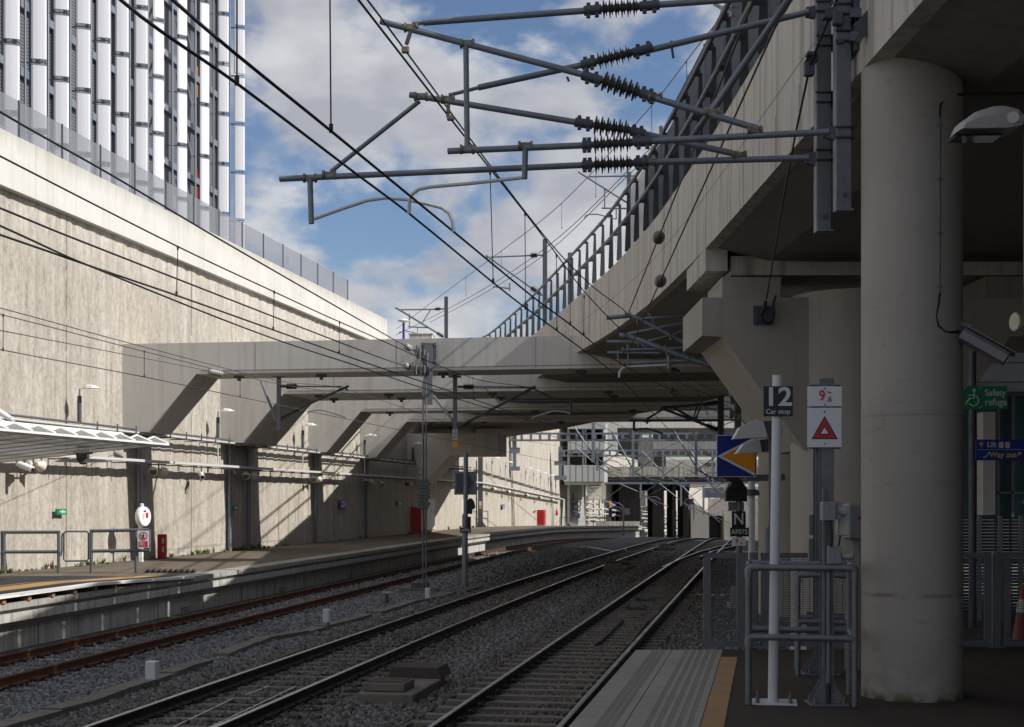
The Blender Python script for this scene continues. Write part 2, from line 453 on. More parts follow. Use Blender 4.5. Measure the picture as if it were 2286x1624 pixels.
# ------------------------------------------------------------------ ground
def ballast_mat():
    b = NB('ballast'); b.set(0.95, 0, 0.15)
    p = b.coord()
    v = b.n('ShaderNodeTexVoronoi'); v.inputs['Scale'].default_value = 19; b.l(p, v.inputs['Vector'])
    vc = b.n('ShaderNodeSeparateColor'); b.l(v.outputs['Color'], vc.inputs[0])
    at_ = b.n('ShaderNodeAttribute', attribute_name='rust')
    clean = b.mix(vc.outputs[0], (0.12, 0.126, 0.137), (0.30, 0.306, 0.318))
    rusty = b.mix(vc.outputs[0], (0.075, 0.064, 0.053), (0.20, 0.18, 0.155))
    c = b.mix(at_.outputs['Fac'], clean, rusty)
    c = b.mix(b.ramp(v.outputs['Distance'], 0.35, 0.75), c, (0.03, 0.03, 0.03))
    c = b.mix(b.math('MULTIPLY', b.ramp(b.noise(p, 0.8, 4), 0.45, 0.7), 0.3), c, (0.10, 0.09, 0.08))
    b.col(c)
    h = b.math('SUBTRACT', 1.0, v.outputs['Distance']); b.bump(h, 1.0, 0.05)
    return b.m
M['ballast'] = ballast_mat()
def rust_at(x, Y):
    # brown dust lies about the two busy tracks
    r = 0.25
    for f in (T2L, T3L):
        d = abs(x - f(Y) - GAUGE / 2); r = max(r, 1.0 - max(0, d - 1.3) / 1.3)
    d = abs(x - T1L(Y) - GAUGE / 2); r = max(r, 0.35 - max(0, d - 0.9) * 0.2)
    return max(0.0, min(1, r))
BAL = RAIL - 0.20
def ground_z(x, Y):
    z = BAL + g(Y)
    t1, t2 = T1L(Y) + GAUGE + .7, T2L(Y) - .7
    if 38 < Y < 130 and t1 < x < t2:
        u = (x - t1) / (t2 - t1); z += 0.28 * math.sin(math.pi * u) * min(1, (Y - 38) / 15)
    return z
ys = sorted(set([-40, -20, -5, 5, 10] + list(np.arange(12, 60, 1.0)) + list(np.arange(60, 140, 2.0)) + list(range(140, 480, 20)) + [700, 1500, 3000]))
mb = MB(); rust = []
xs_off = [-400, -60] + list(np.arange(-26, 26.01, 0.5)) + [60, 400]
vs = []
for Y in ys:
    c0 = T2L(min(Y, 480))
    for o in xs_off:
        x = c0 + o; vs.append((x, Y, ground_z(x, Y) if Y < 600 else BAL + g(600))); rust.append(rust_at(x, min(Y, 480)))
n = len(xs_off)
mb.add(vs, [(i * n + k, i * n + k + 1, (i + 1) * n + k + 1, (i + 1) * n + k) for i in range(len(ys) - 1) for k in range(n - 1)], True)
gr = mb.build('ground', M['ballast']); tag(gr, kind='structure')
a = gr.data.attributes.new('rust', 'FLOAT', 'POINT'); a.data.foreach_set('value', rust)

# loose stones on the near ballast: nobody could count them
def stones(N, y0, y1, size, seed):
    r = np.random.default_rng(seed)
    Y = y0 + (y1 - y0) * r.random(N) ** 1.15
    X = np.empty(N); Z = np.empty(N); R = np.empty(N); ok = np.ones(N, bool)
    for i in range(N):
        yy = Y[i]; lo = edgeL(yy) + .30; hi = T3L(yy) + GAUGE + (0.55 if yy < 16.8 else 3.6)
        x = lo + (hi - lo) * r.random(); X[i] = x
        Z[i] = ground_z(x, yy); R[i] = rust_at(x, yy)
        for f in (T1L, T2L, T3L):
            for o in (0, GAUGE):
                if abs(x - f(yy) - o) < .12: ok[i] = False
            if f(yy) - .55 < x < f(yy) + GAUGE + .55:
                ph = (yy / .65) % 1.0
                if ph < .44: ok[i] = False
    X, Y, Z, R = X[ok], Y[ok], Z[ok], R[ok]; N = len(X)
    base = np.array([(sx, sy, sz) for sz in (-1, 1) for sy in (-1, 1) for sx in (-1, 1)], float) * .5
    faces = np.array([(0, 2, 3, 1), (4, 5, 7, 6), (0, 1, 5, 4), (2, 6, 7, 3), (0, 4, 6, 2), (1, 3, 7, 5)])
    P = base[None] + (r.random((N, 8, 3)) - .5) * .55
    sc = size * (.55 + .9 * r.random((N, 1, 1))) * np.array([1.25, .95, .7])[None, None]
    P = P * sc
    q = r.normal(size=(N, 4)); q /= np.linalg.norm(q, axis=1)[:, None]
    w, x, y, z = q.T
    Rm = np.stack([np.stack([1 - 2 * (y * y + z * z), 2 * (x * y - z * w), 2 * (x * z + y * w)], -1),
                   np.stack([2 * (x * y + z * w), 1 - 2 * (x * x + z * z), 2 * (y * z - x * w)], -1),
                   np.stack([2 * (x * z - y * w), 2 * (y * z + x * w), 1 - 2 * (x * x + y * y)], -1)], 1)
    P = np.einsum('nij,nkj->nki', Rm, P)
    P += np.stack([X, Y, Z + size * .15 + size * .25 * r.random(N)], -1)[:, None]
    me = bpy.data.meshes.new('ballast_stones')
    me.vertices.add(N * 8); me.vertices.foreach_set('co', P.reshape(-1))
    fi = (faces[None] + (np.arange(N) * 8)[:, None, None]).reshape(-1)
    me.loops.add(N * 24); me.loops.foreach_set('vertex_index', fi.astype(np.int32))
    me.polygons.add(N * 6); me.polygons.foreach_set('loop_start', np.arange(0, N * 24, 4, dtype=np.int32))
    me.polygons.foreach_set('loop_total', np.full(N * 6, 4, np.int32))
    me.update(calc_edges=True)
    a = me.attributes.new('rust', 'FLOAT', 'POINT'); a.data.foreach_set('value', np.repeat(R, 8).astype(np.float32))
    tone = r.random(N); a = me.attributes.new('tone', 'FLOAT', 'POINT'); a.data.foreach_set('value', np.repeat(tone, 8).astype(np.float32))
    return me
def stone_mat():
    b = NB('ballast_stone'); b.set(0.9, 0, 0.2)
    r_ = b.n('ShaderNodeAttribute', attribute_name='rust'); t_ = b.n('ShaderNodeAttribute', attribute_name='tone')
    clean = b.mix(t_.outputs['Fac'], (0.10, 0.105, 0.115), (0.33, 0.336, 0.347))
    rusty = b.mix(t_.outputs['Fac'], (0.062, 0.054, 0.045), (0.225, 0.203, 0.175))
    c = b.mix(r_.outputs['Fac'], clean, rusty)
    c = b.mix(b.math('MULTIPLY', b.ramp(b.noise(b.coord(), 40, 4), 0.4, 0.7), 0.4), c, (0.12, 0.115, 0.11))
    b.col(c); return b.m
M['stone'] = stone_mat()
for N, y0, y1, size, sd in ((76000, 13, 27, .042, 1), (62000, 27, 48, .048, 2), (34000, 47, 80, .062, 3)):
    me = stones(N, y0, y1, size, sd); me.materials.append(M['stone'])
    o = bpy.data.objects.new('ballast_stones', me); COL.objects.link(o); tag(o, 'loose grey ballast stones strewn between the rails', 'gravel', kind='stuff')

# ------------------------------------------------------------------ railway tracks
def rail_mat(name, side, head):
    b = NB(name); b.set(0.75, 0.1, 0.3)
    g_ = b.n('ShaderNodeNewGeometry'); s_ = b.n('ShaderNodeSeparateXYZ'); b.l(g_.outputs['Normal'], s_.inputs[0])
    p = b.coord(); f = b.noise(p, 7, 5)
    c = b.mix(b.ramp(f, .3, .7), side, tuple(x * .55 for x in side)); b.col(c); return b.m
M['rail_side'] = rail_mat('rail_brown_steel', (0.050, 0.036, 0.028), 0)
M['rail_rust'] = rail_mat('rail_rust', (0.145, 0.056, 0.028), 0)
M['rail_head'] = metal('rail_polished_head', (0.42, 0.40, 0.38), 0.28, 0.9, 0.2, 5)
M['rail_head_rust'] = rail_mat('rail_rusty_head', (0.115, 0.055, 0.034), 0)
M['sleeper'] = concrete('sleeper_concrete', (0.20, 0.178, 0.152), (0.115, 0.10, 0.083), 0.1, 0.8, 0.4)
def rail_sec(x, Y, z, w0, w1):
    prof = [(-.07, -.16), (-.07, -.145), (-.012, -.12), (-.012, -.045), (-.036, -.035), (-.036, -.006), (-.024, 0), (.024, 0), (.036, -.006), (.036, -.035), (.012, -.045), (.012, -.12), (.07, -.145), (.07, -.16)]
    return [V(x + a, Y, z + b) for a, b in prof]
def rail_obj(pts, parent, ms, mh):
    mb = MB(); secs = [rail_sec(x, Y, z, 0, 0) for x, Y, z in pts]; n = len(secs[0])
    vs = [p for s_ in secs for p in s_]; fs = []; mi = []
    for i in range(len(secs) - 1):
        for k in range(n - 1):
            fs.append((i * n + k, (i + 1) * n + k, (i + 1) * n + k + 1, i * n + k + 1)); mi.append(1 if k in (5, 6, 7) else 0)
    mb.add(vs, fs, False); mb.mi = mi
    mb.add(secs[0], [tuple(range(n))]); mb.add(secs[-1], [tuple(range(n))[::-1]])
    return mb.build('rail', [ms, mh], parent)
def sleeper_mesh(rise, name):
    mb = MB()
    mb.prism([V(-1.22, -.13, -.2), V(-1.22, .13, -.2), V(-1.22, .10, rise), V(-1.22, -.10, rise)], (2.44, 0, 0))
    for x in (-.752, .752):
        for sx in (-1, 1):
            mb.bevbox((x + sx * .105, 0, rise + .03), (.07, .10, .075), .015, mi=1)
            mb.bevbox((x + sx * .15, .05, rise + .012), (.05, .05, .05), .01, mi=1)
    me_o = mb.build(name, [M['sleeper'], M['rail_side']])
    return me_o
def track(fL, label, ms, mh, y0, y1, rise):
    t = thing('railway_track', (fL(30), 30, RAIL - .2), label, 'track', 'railway tracks')
    Ys = list(np.arange(y0, y1, 1.0))
    for o in (0, GAUGE):
        rail_obj([(fL(Y) + o, Y, RAIL + g(Y)) for Y in Ys], t, ms, mh)
    sl = sleeper_mesh(rise, 'sleeper'); me = sl.data; bpy.data.objects.remove(sl)
    k = 0; Y = math.ceil(max(y0, 13) / .65) * .65; rest = MB()
    while Y < y1 - 1:
        x = fL(Y) + GAUGE / 2; sl_ = (fL(Y + .5) - fL(Y - .5)); yc = Y + .14
        if k < 100 and Y > 15:
            o = bpy.data.objects.new('sleeper', me); COL.objects.link(o); o.parent = t
            o.location = Vector((x, yc, RAIL - .18 + g(Y))) - t.location; o.rotation_euler = (0, 0, -math.atan(sl_)); k += 1
        Y += .65
    if Y > 60:
        Y2 = 15 + .65 * 101
        while Y2 < y1 - 1:
            x = fL(Y2) + GAUGE / 2; rest.box((x, Y2, RAIL - .20 + g(Y2) + rise - .05), (2.44, .22, .1), -math.atan(.17)); Y2 += .65
        if rest.v: tag(rest.build('sleepers', M['sleeper'], t), kind='stuff')
    return t
track(T3L, 'polished track beside the near platform edge, its sleepers clear of the ballast', M['rail_side'], M['rail_head'], 5, 128, .035)
track(T2L, 'middle track with bright rail heads, bedded deep in brown ballast', M['rail_side'], M['rail_head'], 5, 128, .0)
track(T1L, 'rusty disused-looking track running along the far platform', M['rail_rust'], M['rail_head_rust'], 8, 132, .0)
t = thing('turnout_track', on_z(1560, 1232, RAIL), 'diverging turnout rails curving right out of the near track', 'track')
for pl in ([(1478, 1266), (1520, 1247), (1560, 1232), (1600, 1221), (1640, 1212.5)], [(1563, 1243), (1590, 1231), (1615, 1224.5), (1645, 1218)]):
    pts = [on_z(x, y, RAIL) for x, y in pl]
    rail_obj([(p.x, p.y, p.z + .003) for p in pts], t, M['rail_side'], M['rail_head'])

# ------------------------------------------------------------------ far platform
def asphalt(name, base, seed=0):
    b = NB(name); b.set(0.95, 0, 0.15); p = b.coord()
    f = b.noise(p, 60, 4, 0.7); q = b.noise(p, 0.9, 6, 0.6, 0.4); w = b.noise(b.coord((.5, .06, 1)), 3, 4)
    c = b.mix(b.math('MULTIPLY', b.ramp(f, .3, .7), .5), base, tuple(x * .6 for x in base))
    c = b.mix(b.math('MULTIPLY', b.ramp(q, .4, .7), .6), c, tuple(x * .62 for x in base))
    c = b.mix(b.math('MULTIPLY', b.ramp(w, .5, .7), .35), c, tuple(x * 1.35 for x in base))
    b.col(c); b.bump(f, .3, .01); return b.m
M['lasph'] = asphalt('far_platform_asphalt', (0.17, 0.14, 0.11))
M['rasph'] = asphalt('near_platform_asphalt', (0.075, 0.061, 0.050))
Ys = list(np.arange(12, 133, 2.0)) + [133]
prof_face = [(-.14, -.12), (-.14, -.20), (-.02, -.20), (-.02, -.36), (-.30, -.52), (-.30, -1.6)]
mb = MB(); mb.loft([[V(edgeL(Y) + a, Y, LPZ + pg(Y) + b) for a, b in prof_face] for Y in Ys])
e = 133; mb.add([V(edgeL(e) - .3, e, LPZ + pg(e) - .01), V(edgeL(e) - .3, e, -4), V(wallX(e), e, -4), V(wallX(e), e, LPZ + pg(e) - .01)], [(0, 1, 2, 3)])
mb.box((edgeL(e) - 2.2, e + .01, LPZ + pg(e) - .4), (4, .02, 1.6))
plat = mb.build('platform', M['face']); tag(plat, kind='structure')
mb = MB(); mb.loft([[V(edgeL(Y) - .62, Y, LPZ + pg(Y) + .002), V(edgeL(Y), Y, LPZ + pg(Y)), V(edgeL(Y) + .0, Y, LPZ + pg(Y) - .12), V(edgeL(Y) - .15, Y, LPZ + pg(Y) - .12)] for Y in Ys])
for Y in np.arange(14, 110, 1.2):       # joints between coping slabs
    mb.box((edgeL(Y) - .31, Y, LPZ + pg(Y) - .052), (.625, .012, .110), -.14, mi=1)
mb.build('coping', [M['coping'], M['darksteel']], plat)
mb = MB(); mb.loft([[V(wallX(Y) - .2, Y, LPZ + pg(Y) - .004), V(edgeL(Y) - .61, Y, LPZ + pg(Y) - .003)] for Y in Ys])
mb.build('surface', M['lasph'], plat)
M['fadeyellow'] = paint('worn_yellow_line', (0.34, 0.26, 0.12), 0.9, 0.9)
mb = MB()
for Y in np.arange(36, 110, 3.0):
    if random.random() < .85:
        y2 = Y + random.uniform(1.2, 2.9)
        mb.add([V(edgeL(Y) - .84, Y, LPZ + pg(Y) + .003), V(edgeL(Y) - .76, Y, LPZ + pg(Y) + .003), V(edgeL(y2) - .76, y2, LPZ + pg(y2) + .003), V(edgeL(y2) - .84, y2, LPZ + pg(y2) + .003)], [(0, 1, 2, 3)])
mb.build('edge_line', M['fadeyellow'], plat)
mb = MB()                                # vent slots and panel joints low in the platform face
for Y in np.arange(13.5, 110, 3.1):
    mb.box((edgeL(Y) - .296, Y, LPZ - .9), (.012, .022, .74), -.14)
for Y in (37, 45.2, 53.6, 62, 70):
    for k in range(3): mb.box((edgeL(Y) - .295, Y, LPZ - .80 - k * .05), (.014, .62, .018), -.14)
mb.each('vent_slot', M['darksteel'], plat)

# ------------------------------------------------------------------ near platform
def nedge(Y): return .42 + .176 * (Y - 10.9)
PEND = 16.55
slab = [(-6, 0), (PEND, 0)]
M['tilegrey'] = concrete('edge_slab_concrete', (0.37, 0.345, 0.305), (0.255, 0.235, 0.205), 0.2, 0.9, 0.4)
mb = MB()
mb.add([V(nedge(-6) - .02, -6, -.09), V(nedge(PEND) - .02, PEND, -.09), V(nedge(PEND) - .02, PEND, -.2), V(nedge(-6) - .02, -6, -.2)], [(0, 1, 2, 3)])
mb.add([V(nedge(-6) + .2, -6, -.1), V(nedge(PEND) + .2, PEND, -.1), V(nedge(PEND) + .2, PEND, -1.6), V(nedge(-6) + .2, -6, -1.6)], [(0, 1, 2, 3)])
mb.add([V(nedge(PEND), PEND, -.004), V(16, PEND, -.004), V(16, PEND, -1.6), V(nedge(PEND), PEND, -1.6)], [(0, 1, 2, 3)])
np_ = mb.build('near_platform', M['face']); tag(np_, kind='structure')
mb = MB(); mb.add([V(nedge(-6) + 1.17, -6, 0), V(16, -6, 0), V(16, PEND, 0), V(nedge(PEND) + 1.17, PEND, 0)], [(0, 1, 2, 3)])
mb.build('surface', M['rasph'], np_)
mb = MB()
Yc = -6.0
while Yc < PEND - .05:
    y2 = min(Yc + .60, PEND) - .008
    for a, b_ in ((0.0, .405), (.413, .985)):
        mb.prism([V(nedge(Yc) + a, Yc, .0), V(nedge(Yc) + b_, Yc, 0), V(nedge(y2) + b_, y2, 0), V(nedge(y2) + a, y2, 0)], (0, 0, -.09))
    Yc += .60
mb.build('edge_slabs', M['tilegrey'], np_)

mb = MB()
for k, o in enumerate((.19, .245, .30, .56, .64, .72, .80, .88)):
    mb.add([V(nedge(-6) + o, -6, .004), V(nedge(-6) + o + .013, -6, .004), V(nedge(PEND) + o + .013, PEND, .004), V(nedge(PEND) + o, PEND, .004)], [(0, 1, 2, 3)])
    mb.add([V(nedge(-6) + o + .018, -6, .007), V(nedge(-6) + o + .030, -6, .007), V(nedge(PEND) + o + .030, PEND, .007), V(nedge(PEND) + o + .018, PEND, .007)], [(0, 1, 2, 3)], mi=1)
mb.build('tread_ribs', [M['groove'], M['tilegrey']], np_)
M['yline'] = paint('yellow_line_paint', (0.37, 0.225, 0.105), 0.85, 0.6)
mb = MB(); mb.add([V(nedge(-6) + .99, -6, .005), V(nedge(-6) + 1.165, -6, .005), V(nedge(PEND - .8) + 1.165, PEND - .8, .005), V(nedge(PEND - .8) + .99, PEND - .8, .005)], [(0, 1, 2, 3)])
mb.build('edge_line', M['yline'], np_)
mb = MB(); mb.add([V(nedge(-6) + .98, -6, .0015), V(nedge(-6) + 1.18, -6, .0015), V(nedge(PEND) + 1.18, PEND, .0015), V(nedge(PEND) + .98, PEND, .0015)], [(0, 1, 2, 3)])
mb.build('edge_joint', M['rasph'], np_)

# ------------------------------------------------------------------ retaining wall on the far side
CAPB, CAPT = EYE + 8.27, EYE + 9.74
w = thing('retaining_wall', (wallX(45), 45, LPZ), 'tall sunlit retaining wall of rough ribbed concrete behind the far platform', 'wall')
def wall_strip(Ys, z0, z1f):
    mb = MB()
    for i in range(len(Ys) - 1):
        a, b_ = Ys[i], Ys[i + 1]
        mb.add([V(wallX(a), a, z0), V(wallX(b_), b_, z0), V(wallX(b_), b_, z1f(b_)), V(wallX(a), a, z1f(a))], [(0, 1, 2, 3)])
        mb.add([V(wallX(a) - 1.2, a, z1f(a)), V(wallX(a), a, z1f(a)), V(wallX(b_), b_, z1f(b_)), V(wallX(b_) - 1.2, b_, z1f(b_))], [(0, 1, 2, 3)])
    mb.add([V(wallX(Ys[-1]), Ys[-1], z0), V(wallX(Ys[-1]) - 1.2, Ys[-1], z0), V(wallX(Ys[-1]) - 1.2, Ys[-1], z1f(Ys[-1])), V(wallX(Ys[-1]), Ys[-1], z1f(Ys[-1]))], [(0, 1, 2, 3)])
    return mb
# the face itself bulges pile by pile
mb = MB(); Ys = list(np.arange(4, 78.6, .22)); Zs = [-4, LPZ, 1.5, 3.5, 5.5, 7.5, CAPB + .05]
rr = np.random.default_rng(3); rad = rr.normal(0, .012, (len(Ys), len(Zs)))
vs = []
for i, Y in enumerate(Ys):
    for j, z in enumerate(Zs):
        d = rad[i, j] + .03 * abs(math.sin(Y * math.pi / .95))
        vs.append(V(wallX(Y) + d - .03, Y, z))
nz = len(Zs)
mb.add(vs, [(i * nz + k, (i + 1) * nz + k, (i + 1) * nz + k + 1, i * nz + k + 1) for i in range(len(Ys) - 1) for k in range(nz - 1)], True)
mb.build('pile_face', M['wall'], w)
mb = MB()
cy = [4, 20, 40, 60, 78.5]
mj = MB()
for Yj in (33.4, 42.2, 51.6, 69.2):
    z_ = LPZ
    while z_ < CAPB - .2:
        dz_ = random.uniform(.5, 1.4); mj.box((wallX(Yj) + .03, Yj + random.uniform(-.012, .012), z_ + dz_ / 2), (.012, random.uniform(.006, .014), dz_), -.163); z_ += dz_ * random.choice((1, 1, 1.25))
mj.build('pile_seams', M['dirtyconc'], w)
mb = MB()
for i in range(len(cy) - 1):
    a, b_ = cy[i], cy[i + 1] - .015
    mb.prism([V(wallX(a) + .22, a, CAPB), V(wallX(a) + .22, a, CAPT), V(wallX(a) - 1.1, a, CAPT), V(wallX(a) - 1.1, a, CAPB)], V(wallX(b_) - wallX(a), b_ - a, 0))
mb.build('wall_cap', M['capw'], w)
Yf = list(np.arange(78.52, 150, 3)) + [150, 157]
wall_strip(Yf, -4, lambda Y: EYE + 9.0).build('pile_face', M['wall'], w)
wf = thing('tunnel_approach_wall', (wallX(200), 200, -3), 'far ribbed wall running on behind the bridge columns towards the tunnel', 'wall')
wall_strip([157, 180, 200, 230, 260, 300, 350, 430], -14, lambda Y: EYE + 7.0 - .012 * (Y - 150)).build('pile_face', M['wall'], wf)
# right-hand wall the beams land on
rw = thing('retaining_wall', (wallX(60) + 21.3, 60, -1), 'shaded concrete side wall that carries the right ends of the beams', 'wall')
mb = MB()
mb.prism([V(wallX(43) + 21.4, 43, -1.6), V(wallX(43) + 24, 43, -1.6), V(wallX(78) + 24, 78, -1.6), V(wallX(78) + 21.4, 78, -1.6)], (0, 0, 11.4))  # raised past the beam tops to keep the sun off the ballast
mb.build('wall_body', M['beam'], rw)
rw2 = thing('retaining_wall', (wallX(120) + 24, 120, -1), 'distant concrete side wall right of the tracks before the tunnel', 'wall')
mb = MB()
mb.prism([V(wallX(79) + 22.5, 79, -6), V(wallX(79) + 25, 79, -6), V(wallX(400) + 26, 400, -16), V(wallX(400) + 22, 400, -16)], (0, 0, 10.5))
mb.build('wall_body', M['wall'], rw2)
mb = MB(); mb.prism([V(wallX(79) + 22.6, 79, 4.4), V(wallX(79) + 24.9, 79, 4.4), V(wallX(128) + 25, 128, 2.7), V(wallX(128) + 22.7, 128, 2.7)], (0, 0, 9.6)); mb.build('upper_sun_blocker', M['beam'], rw2)  # unseen extra height added to keep the sun off the far tracks

# ------------------------------------------------------------------ propping beams
def beam(Yw, label, t=1.9, L=21.2):
    o = V(wallX(Yw), Yw, 0)
    T, B, H = EYE + 4.93, EYE + 3.95, EYE + 2.15
    prof = [(-.3, H), (.82, H), (2.45, B), (L - 2.45, B), (L - .82, H), (L + .3, H), (L + .3, T), (-.3, T)]
    e = thing('propping_beam', (o.x, o.y, H), label, 'beam', 'concrete beams propping the cutting')
    mb = MB(); mb.prism([o + UW * u + V(0, 0, z) for u, z in prof], VW * t)
    ob = mb.build('beam_body', M['beam'], e)
    m = ob.modifiers.new('bevel', 'BEVEL'); m.width = .03; m.segments = 1
    mb = MB()      # casting line just above the lower arris, both lines standing 6 mm proud
    mb.bar(o + UW * 2.6 + V(0, 0, B + .10) - VW * .004, o + UW * (L - 2.6) + V(0, 0, B + .10) - VW * .004, .012, .02, (0, 0, 1))
    for u in (4.4, 8.9, 13.2, 17.0):
        mb.box(o + UW * u + V(0, 0, (T + B) / 2) - VW * .001, (.012, .006, T - B - .06), -math.atan(.165))
    mb.each('casting_joint', M['soffit'], e)
    for u in (3.6, 6.3, 10.2, 14.5):
        mb = MB(); mb.bevbox(o + UW * u + VW * .7 + V(0, 0, B - .05), (.32, .14, .08), .01, -.163); mb.bevbox(o + UW * u + VW * .7 + V(0, 0, B - .13), (.10, .10, .09), .01, -.163); mb.build('soffit_fixing', M['darksteel'], e)
    return e
beam(46.0, 'nearest concrete propping beam across the tracks, tension gear on its face')
beam(54.5, 'front half of the paired propping beams behind the nearest beam')
beam(56.43, 'back half of the paired propping beams, behind a narrow gap')
beam(65.2, 'third propping beam from the front with a single haunch')
beam(73.8, 'farthest propping beam, in the shadow of the viaduct')
# bracket that carries the viaduct off the far wall
o = V(wallX(84), 84, 0)
e = thing('viaduct_bracket', (o.x, o.y, EYE + .9), 'big concrete bracket cantilevered off the far wall under the viaduct', 'bracket')
mb = MB(); mb.prism([o + UW * u + V(0, 0, EYE + z) for u, z in ((-.3, .9), (.9, .9), (2.5, 2.56), (5.3, 2.56), (5.3, 3.85), (-.3, 3.85))], VW * 3.0)
ob = mb.build('bracket_body', M['beam'], e); m = ob.modifiers.new('bevel', 'BEVEL'); m.width = .03; m.segments = 1
mb = MB(); mb.bevbox(o + UW * 3.2 + VW * 1.2 + V(0, 0, EYE + 4.15), (1.0, 1.2, .7), .03, -math.atan(.165)); mb.build('bearing_plinth', M['beam'], e)

# ------------------------------------------------------------------ viaduct
VE = [(3.04, -8), (3.04, 6), (3.04, 10.8), (3.05, 16.3), (3.06, 23), (2.93, 30), (2.55, 37), (1.95, 43.7), (.75, 53.9), (-1.0, 66), (-2.8, 73), (-5.0, 85), (-8.5, 98)]
def vB(Y): return EYE + 3.463 + .0219 * min(Y, 44) + .0 * Y
vy = sorted(set([-8, 0, 6, 9, 12, 14, 16, 18, 20, 21.5, 23, 25, 27, 29, 31, 33, 35, 37, 39, 41, 43.7, 46, 48, 51, 54, 57, 60, 63, 66, 70, 73, 77, 81, 85, 91, 98]))
vxs = np.interp(np.arange(-8, 98.1, .5), [a[1] for a in VE], [a[0] for a in VE])
ker = np.hanning(15); ker /= ker.sum(); pad = np.pad(vxs, 7, mode='edge'); vsm = np.convolve(pad, ker, 'valid')
def vX(Y): return float(np.interp(Y, np.arange(-8, 98.1, .5), vsm))
def vW(Y): return float(np.interp(Y, [-8, 21, 40, 46, 98], [15, 14, 13, 9, 8]))
FH = 1.69
via = thing('viaduct', (4, 25, EYE + 3.6), 'curving concrete railway viaduct crossing over the tracks on the right', 'viaduct')
mb = MB()
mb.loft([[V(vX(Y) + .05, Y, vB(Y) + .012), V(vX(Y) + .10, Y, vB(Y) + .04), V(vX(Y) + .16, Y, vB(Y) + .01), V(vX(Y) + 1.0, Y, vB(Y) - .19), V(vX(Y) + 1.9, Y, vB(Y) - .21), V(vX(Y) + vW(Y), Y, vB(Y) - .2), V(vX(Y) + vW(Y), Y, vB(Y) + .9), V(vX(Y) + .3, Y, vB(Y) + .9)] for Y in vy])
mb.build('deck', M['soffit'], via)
joints = [-8, 9.2, 24.45, 38.0, 51, 64.5, 80, 98]
for i in range(len(joints) - 1):
    a, b_ = joints[i], joints[i + 1] - .03
    Ys = [a] + [y for y in vy if a < y < b_] + [b_]
    mb = MB()
    mb.loft([[V(vX(Y), Y, vB(Y)), V(vX(Y), Y, vB(Y) + .62), V(vX(Y) + .012, Y, vB(Y) + .632), V(vX(Y) + .012, Y, vB(Y) + FH - .05), V(vX(Y) + .05, Y, vB(Y) + FH), V(vX(Y) + .36, Y, vB(Y) + FH), V(vX(Y) + .36, Y, vB(Y) + .5), V(vX(Y) + .2, Y, vB(Y) + .005)] for Y in Ys], closed=True, caps=True)
    mb.build('parapet', M['fascia'], via)
    mb = MB(); mb.loft([[V(vX(Y) - .0015, Y, vB(Y) + .84), V(vX(Y) - .0015, Y, vB(Y) + .852)] if False else [V(vX(Y) + .0105, Y, vB(Y) + .84), V(vX(Y) + .0105, Y, vB(Y) + .853)] for Y in Ys]); mb.build('joint_line', M['groove'], via)
mb = MB()      # stepped-down end of the span over the pier
mb.prism([V(3.05, 22.9, vB(23) - .36), V(3.05, 25.4, vB(25) - .36), V(3.05, 25.4, vB(25) + .0), V(3.05, 22.9, vB(23) + .0)], (.34, 0, 0))
mb.prism([V(3.45, 22.95, vB(23) - .42), V(9.5, 22.95, vB(23) - .42), V(9.5, 25.3, vB(23) - .42), V(3.45, 25.3, vB(23) - .42)], (0, 0, .3))
mb.build('span_end', M['fascia'], via)
# railing along the parapet
rl = thing('parapet_railing', (vX(30), 30, vB(30) + FH), 'grey steel railing of leaning plates and two tubes on the viaduct parapet', 'railing')
Y = 7.6
while Y < 78:
    x, z = vX(Y), vB(Y) + FH - .27
    mb = MB()
    mb.prism([V(x + .0, Y, z + .27), V(x + .135, Y, z + .27), V(x + .115, Y, z + 1.66), V(x + .055, Y, z + 1.66)], (0, .022, 0))
    mb.box((x + .02, Y, z + 1.66), (.12, .06, .10)); mb.box((x - .02, Y, z + .92), (.10, .06, .08))
    mb.build('railing_post', M['postdark'], rl)
    Y += 1.5
for dz, dxx, r_ in ((1.38, -.02, .042), (.68, -.05, .042)):
    mb = MB(); mb.tube([V(vX(Y) + dxx, Y, vB(Y) + FH + dz) for Y in vy if 5 < Y < 79], r_, 8); mb.build('handrail', M['railgrey'], rl)
M['mesh1'] = screen('perforated_screen', (0.05, 0.057, 0.075), .86)
sc = thing('screen_fence', (vX(20) + .25, 20, vB(20) + FH), 'dark perforated mesh screen panels behind the viaduct railing', 'fence')
yy = [7, 9, 11, 13, 15, 17, 19, 21, 23, 25, 27, 29, 31, 33]
for i in range(len(yy) - 1):
    a, b_ = yy[i], yy[i + 1] - .06
    mb = MB(); mb.prism([V(vX(a) + .27, a, vB(a) + FH), V(vX(b_) + .27, b_, vB(b_) + FH), V(vX(b_) + .27, b_, vB(b_) + FH + (2.1 if b_ < 29 else 1.75)), V(vX(a) + .27, a, vB(a) + FH + (2.1 if b_ < 29 else 1.75))], (.01, 0, 0))
    mb.build('mesh_panel', M['mesh1'], sc)
    mb = MB(); mb.box((vX(a) + .30, a, vB(a) + FH + 1.06), (.07, .06, 2.14)); mb.build('screen_post', M['darksteel'], sc)
# solid grey end of the screen
sp = MB(); sp.prism([V(vX(33) + .27, 33, vB(33) + FH), V(vX(35.5) + .27, 35.5, vB(35.5) + FH), V(vX(35.5) + .27, 35.5, vB(35) + FH + 1.7), V(vX(33) + .27, 33, vB(33) + FH + 1.7)], (.03, 0, 0))
sp.build('solid_panel', M['lamp'], sc)

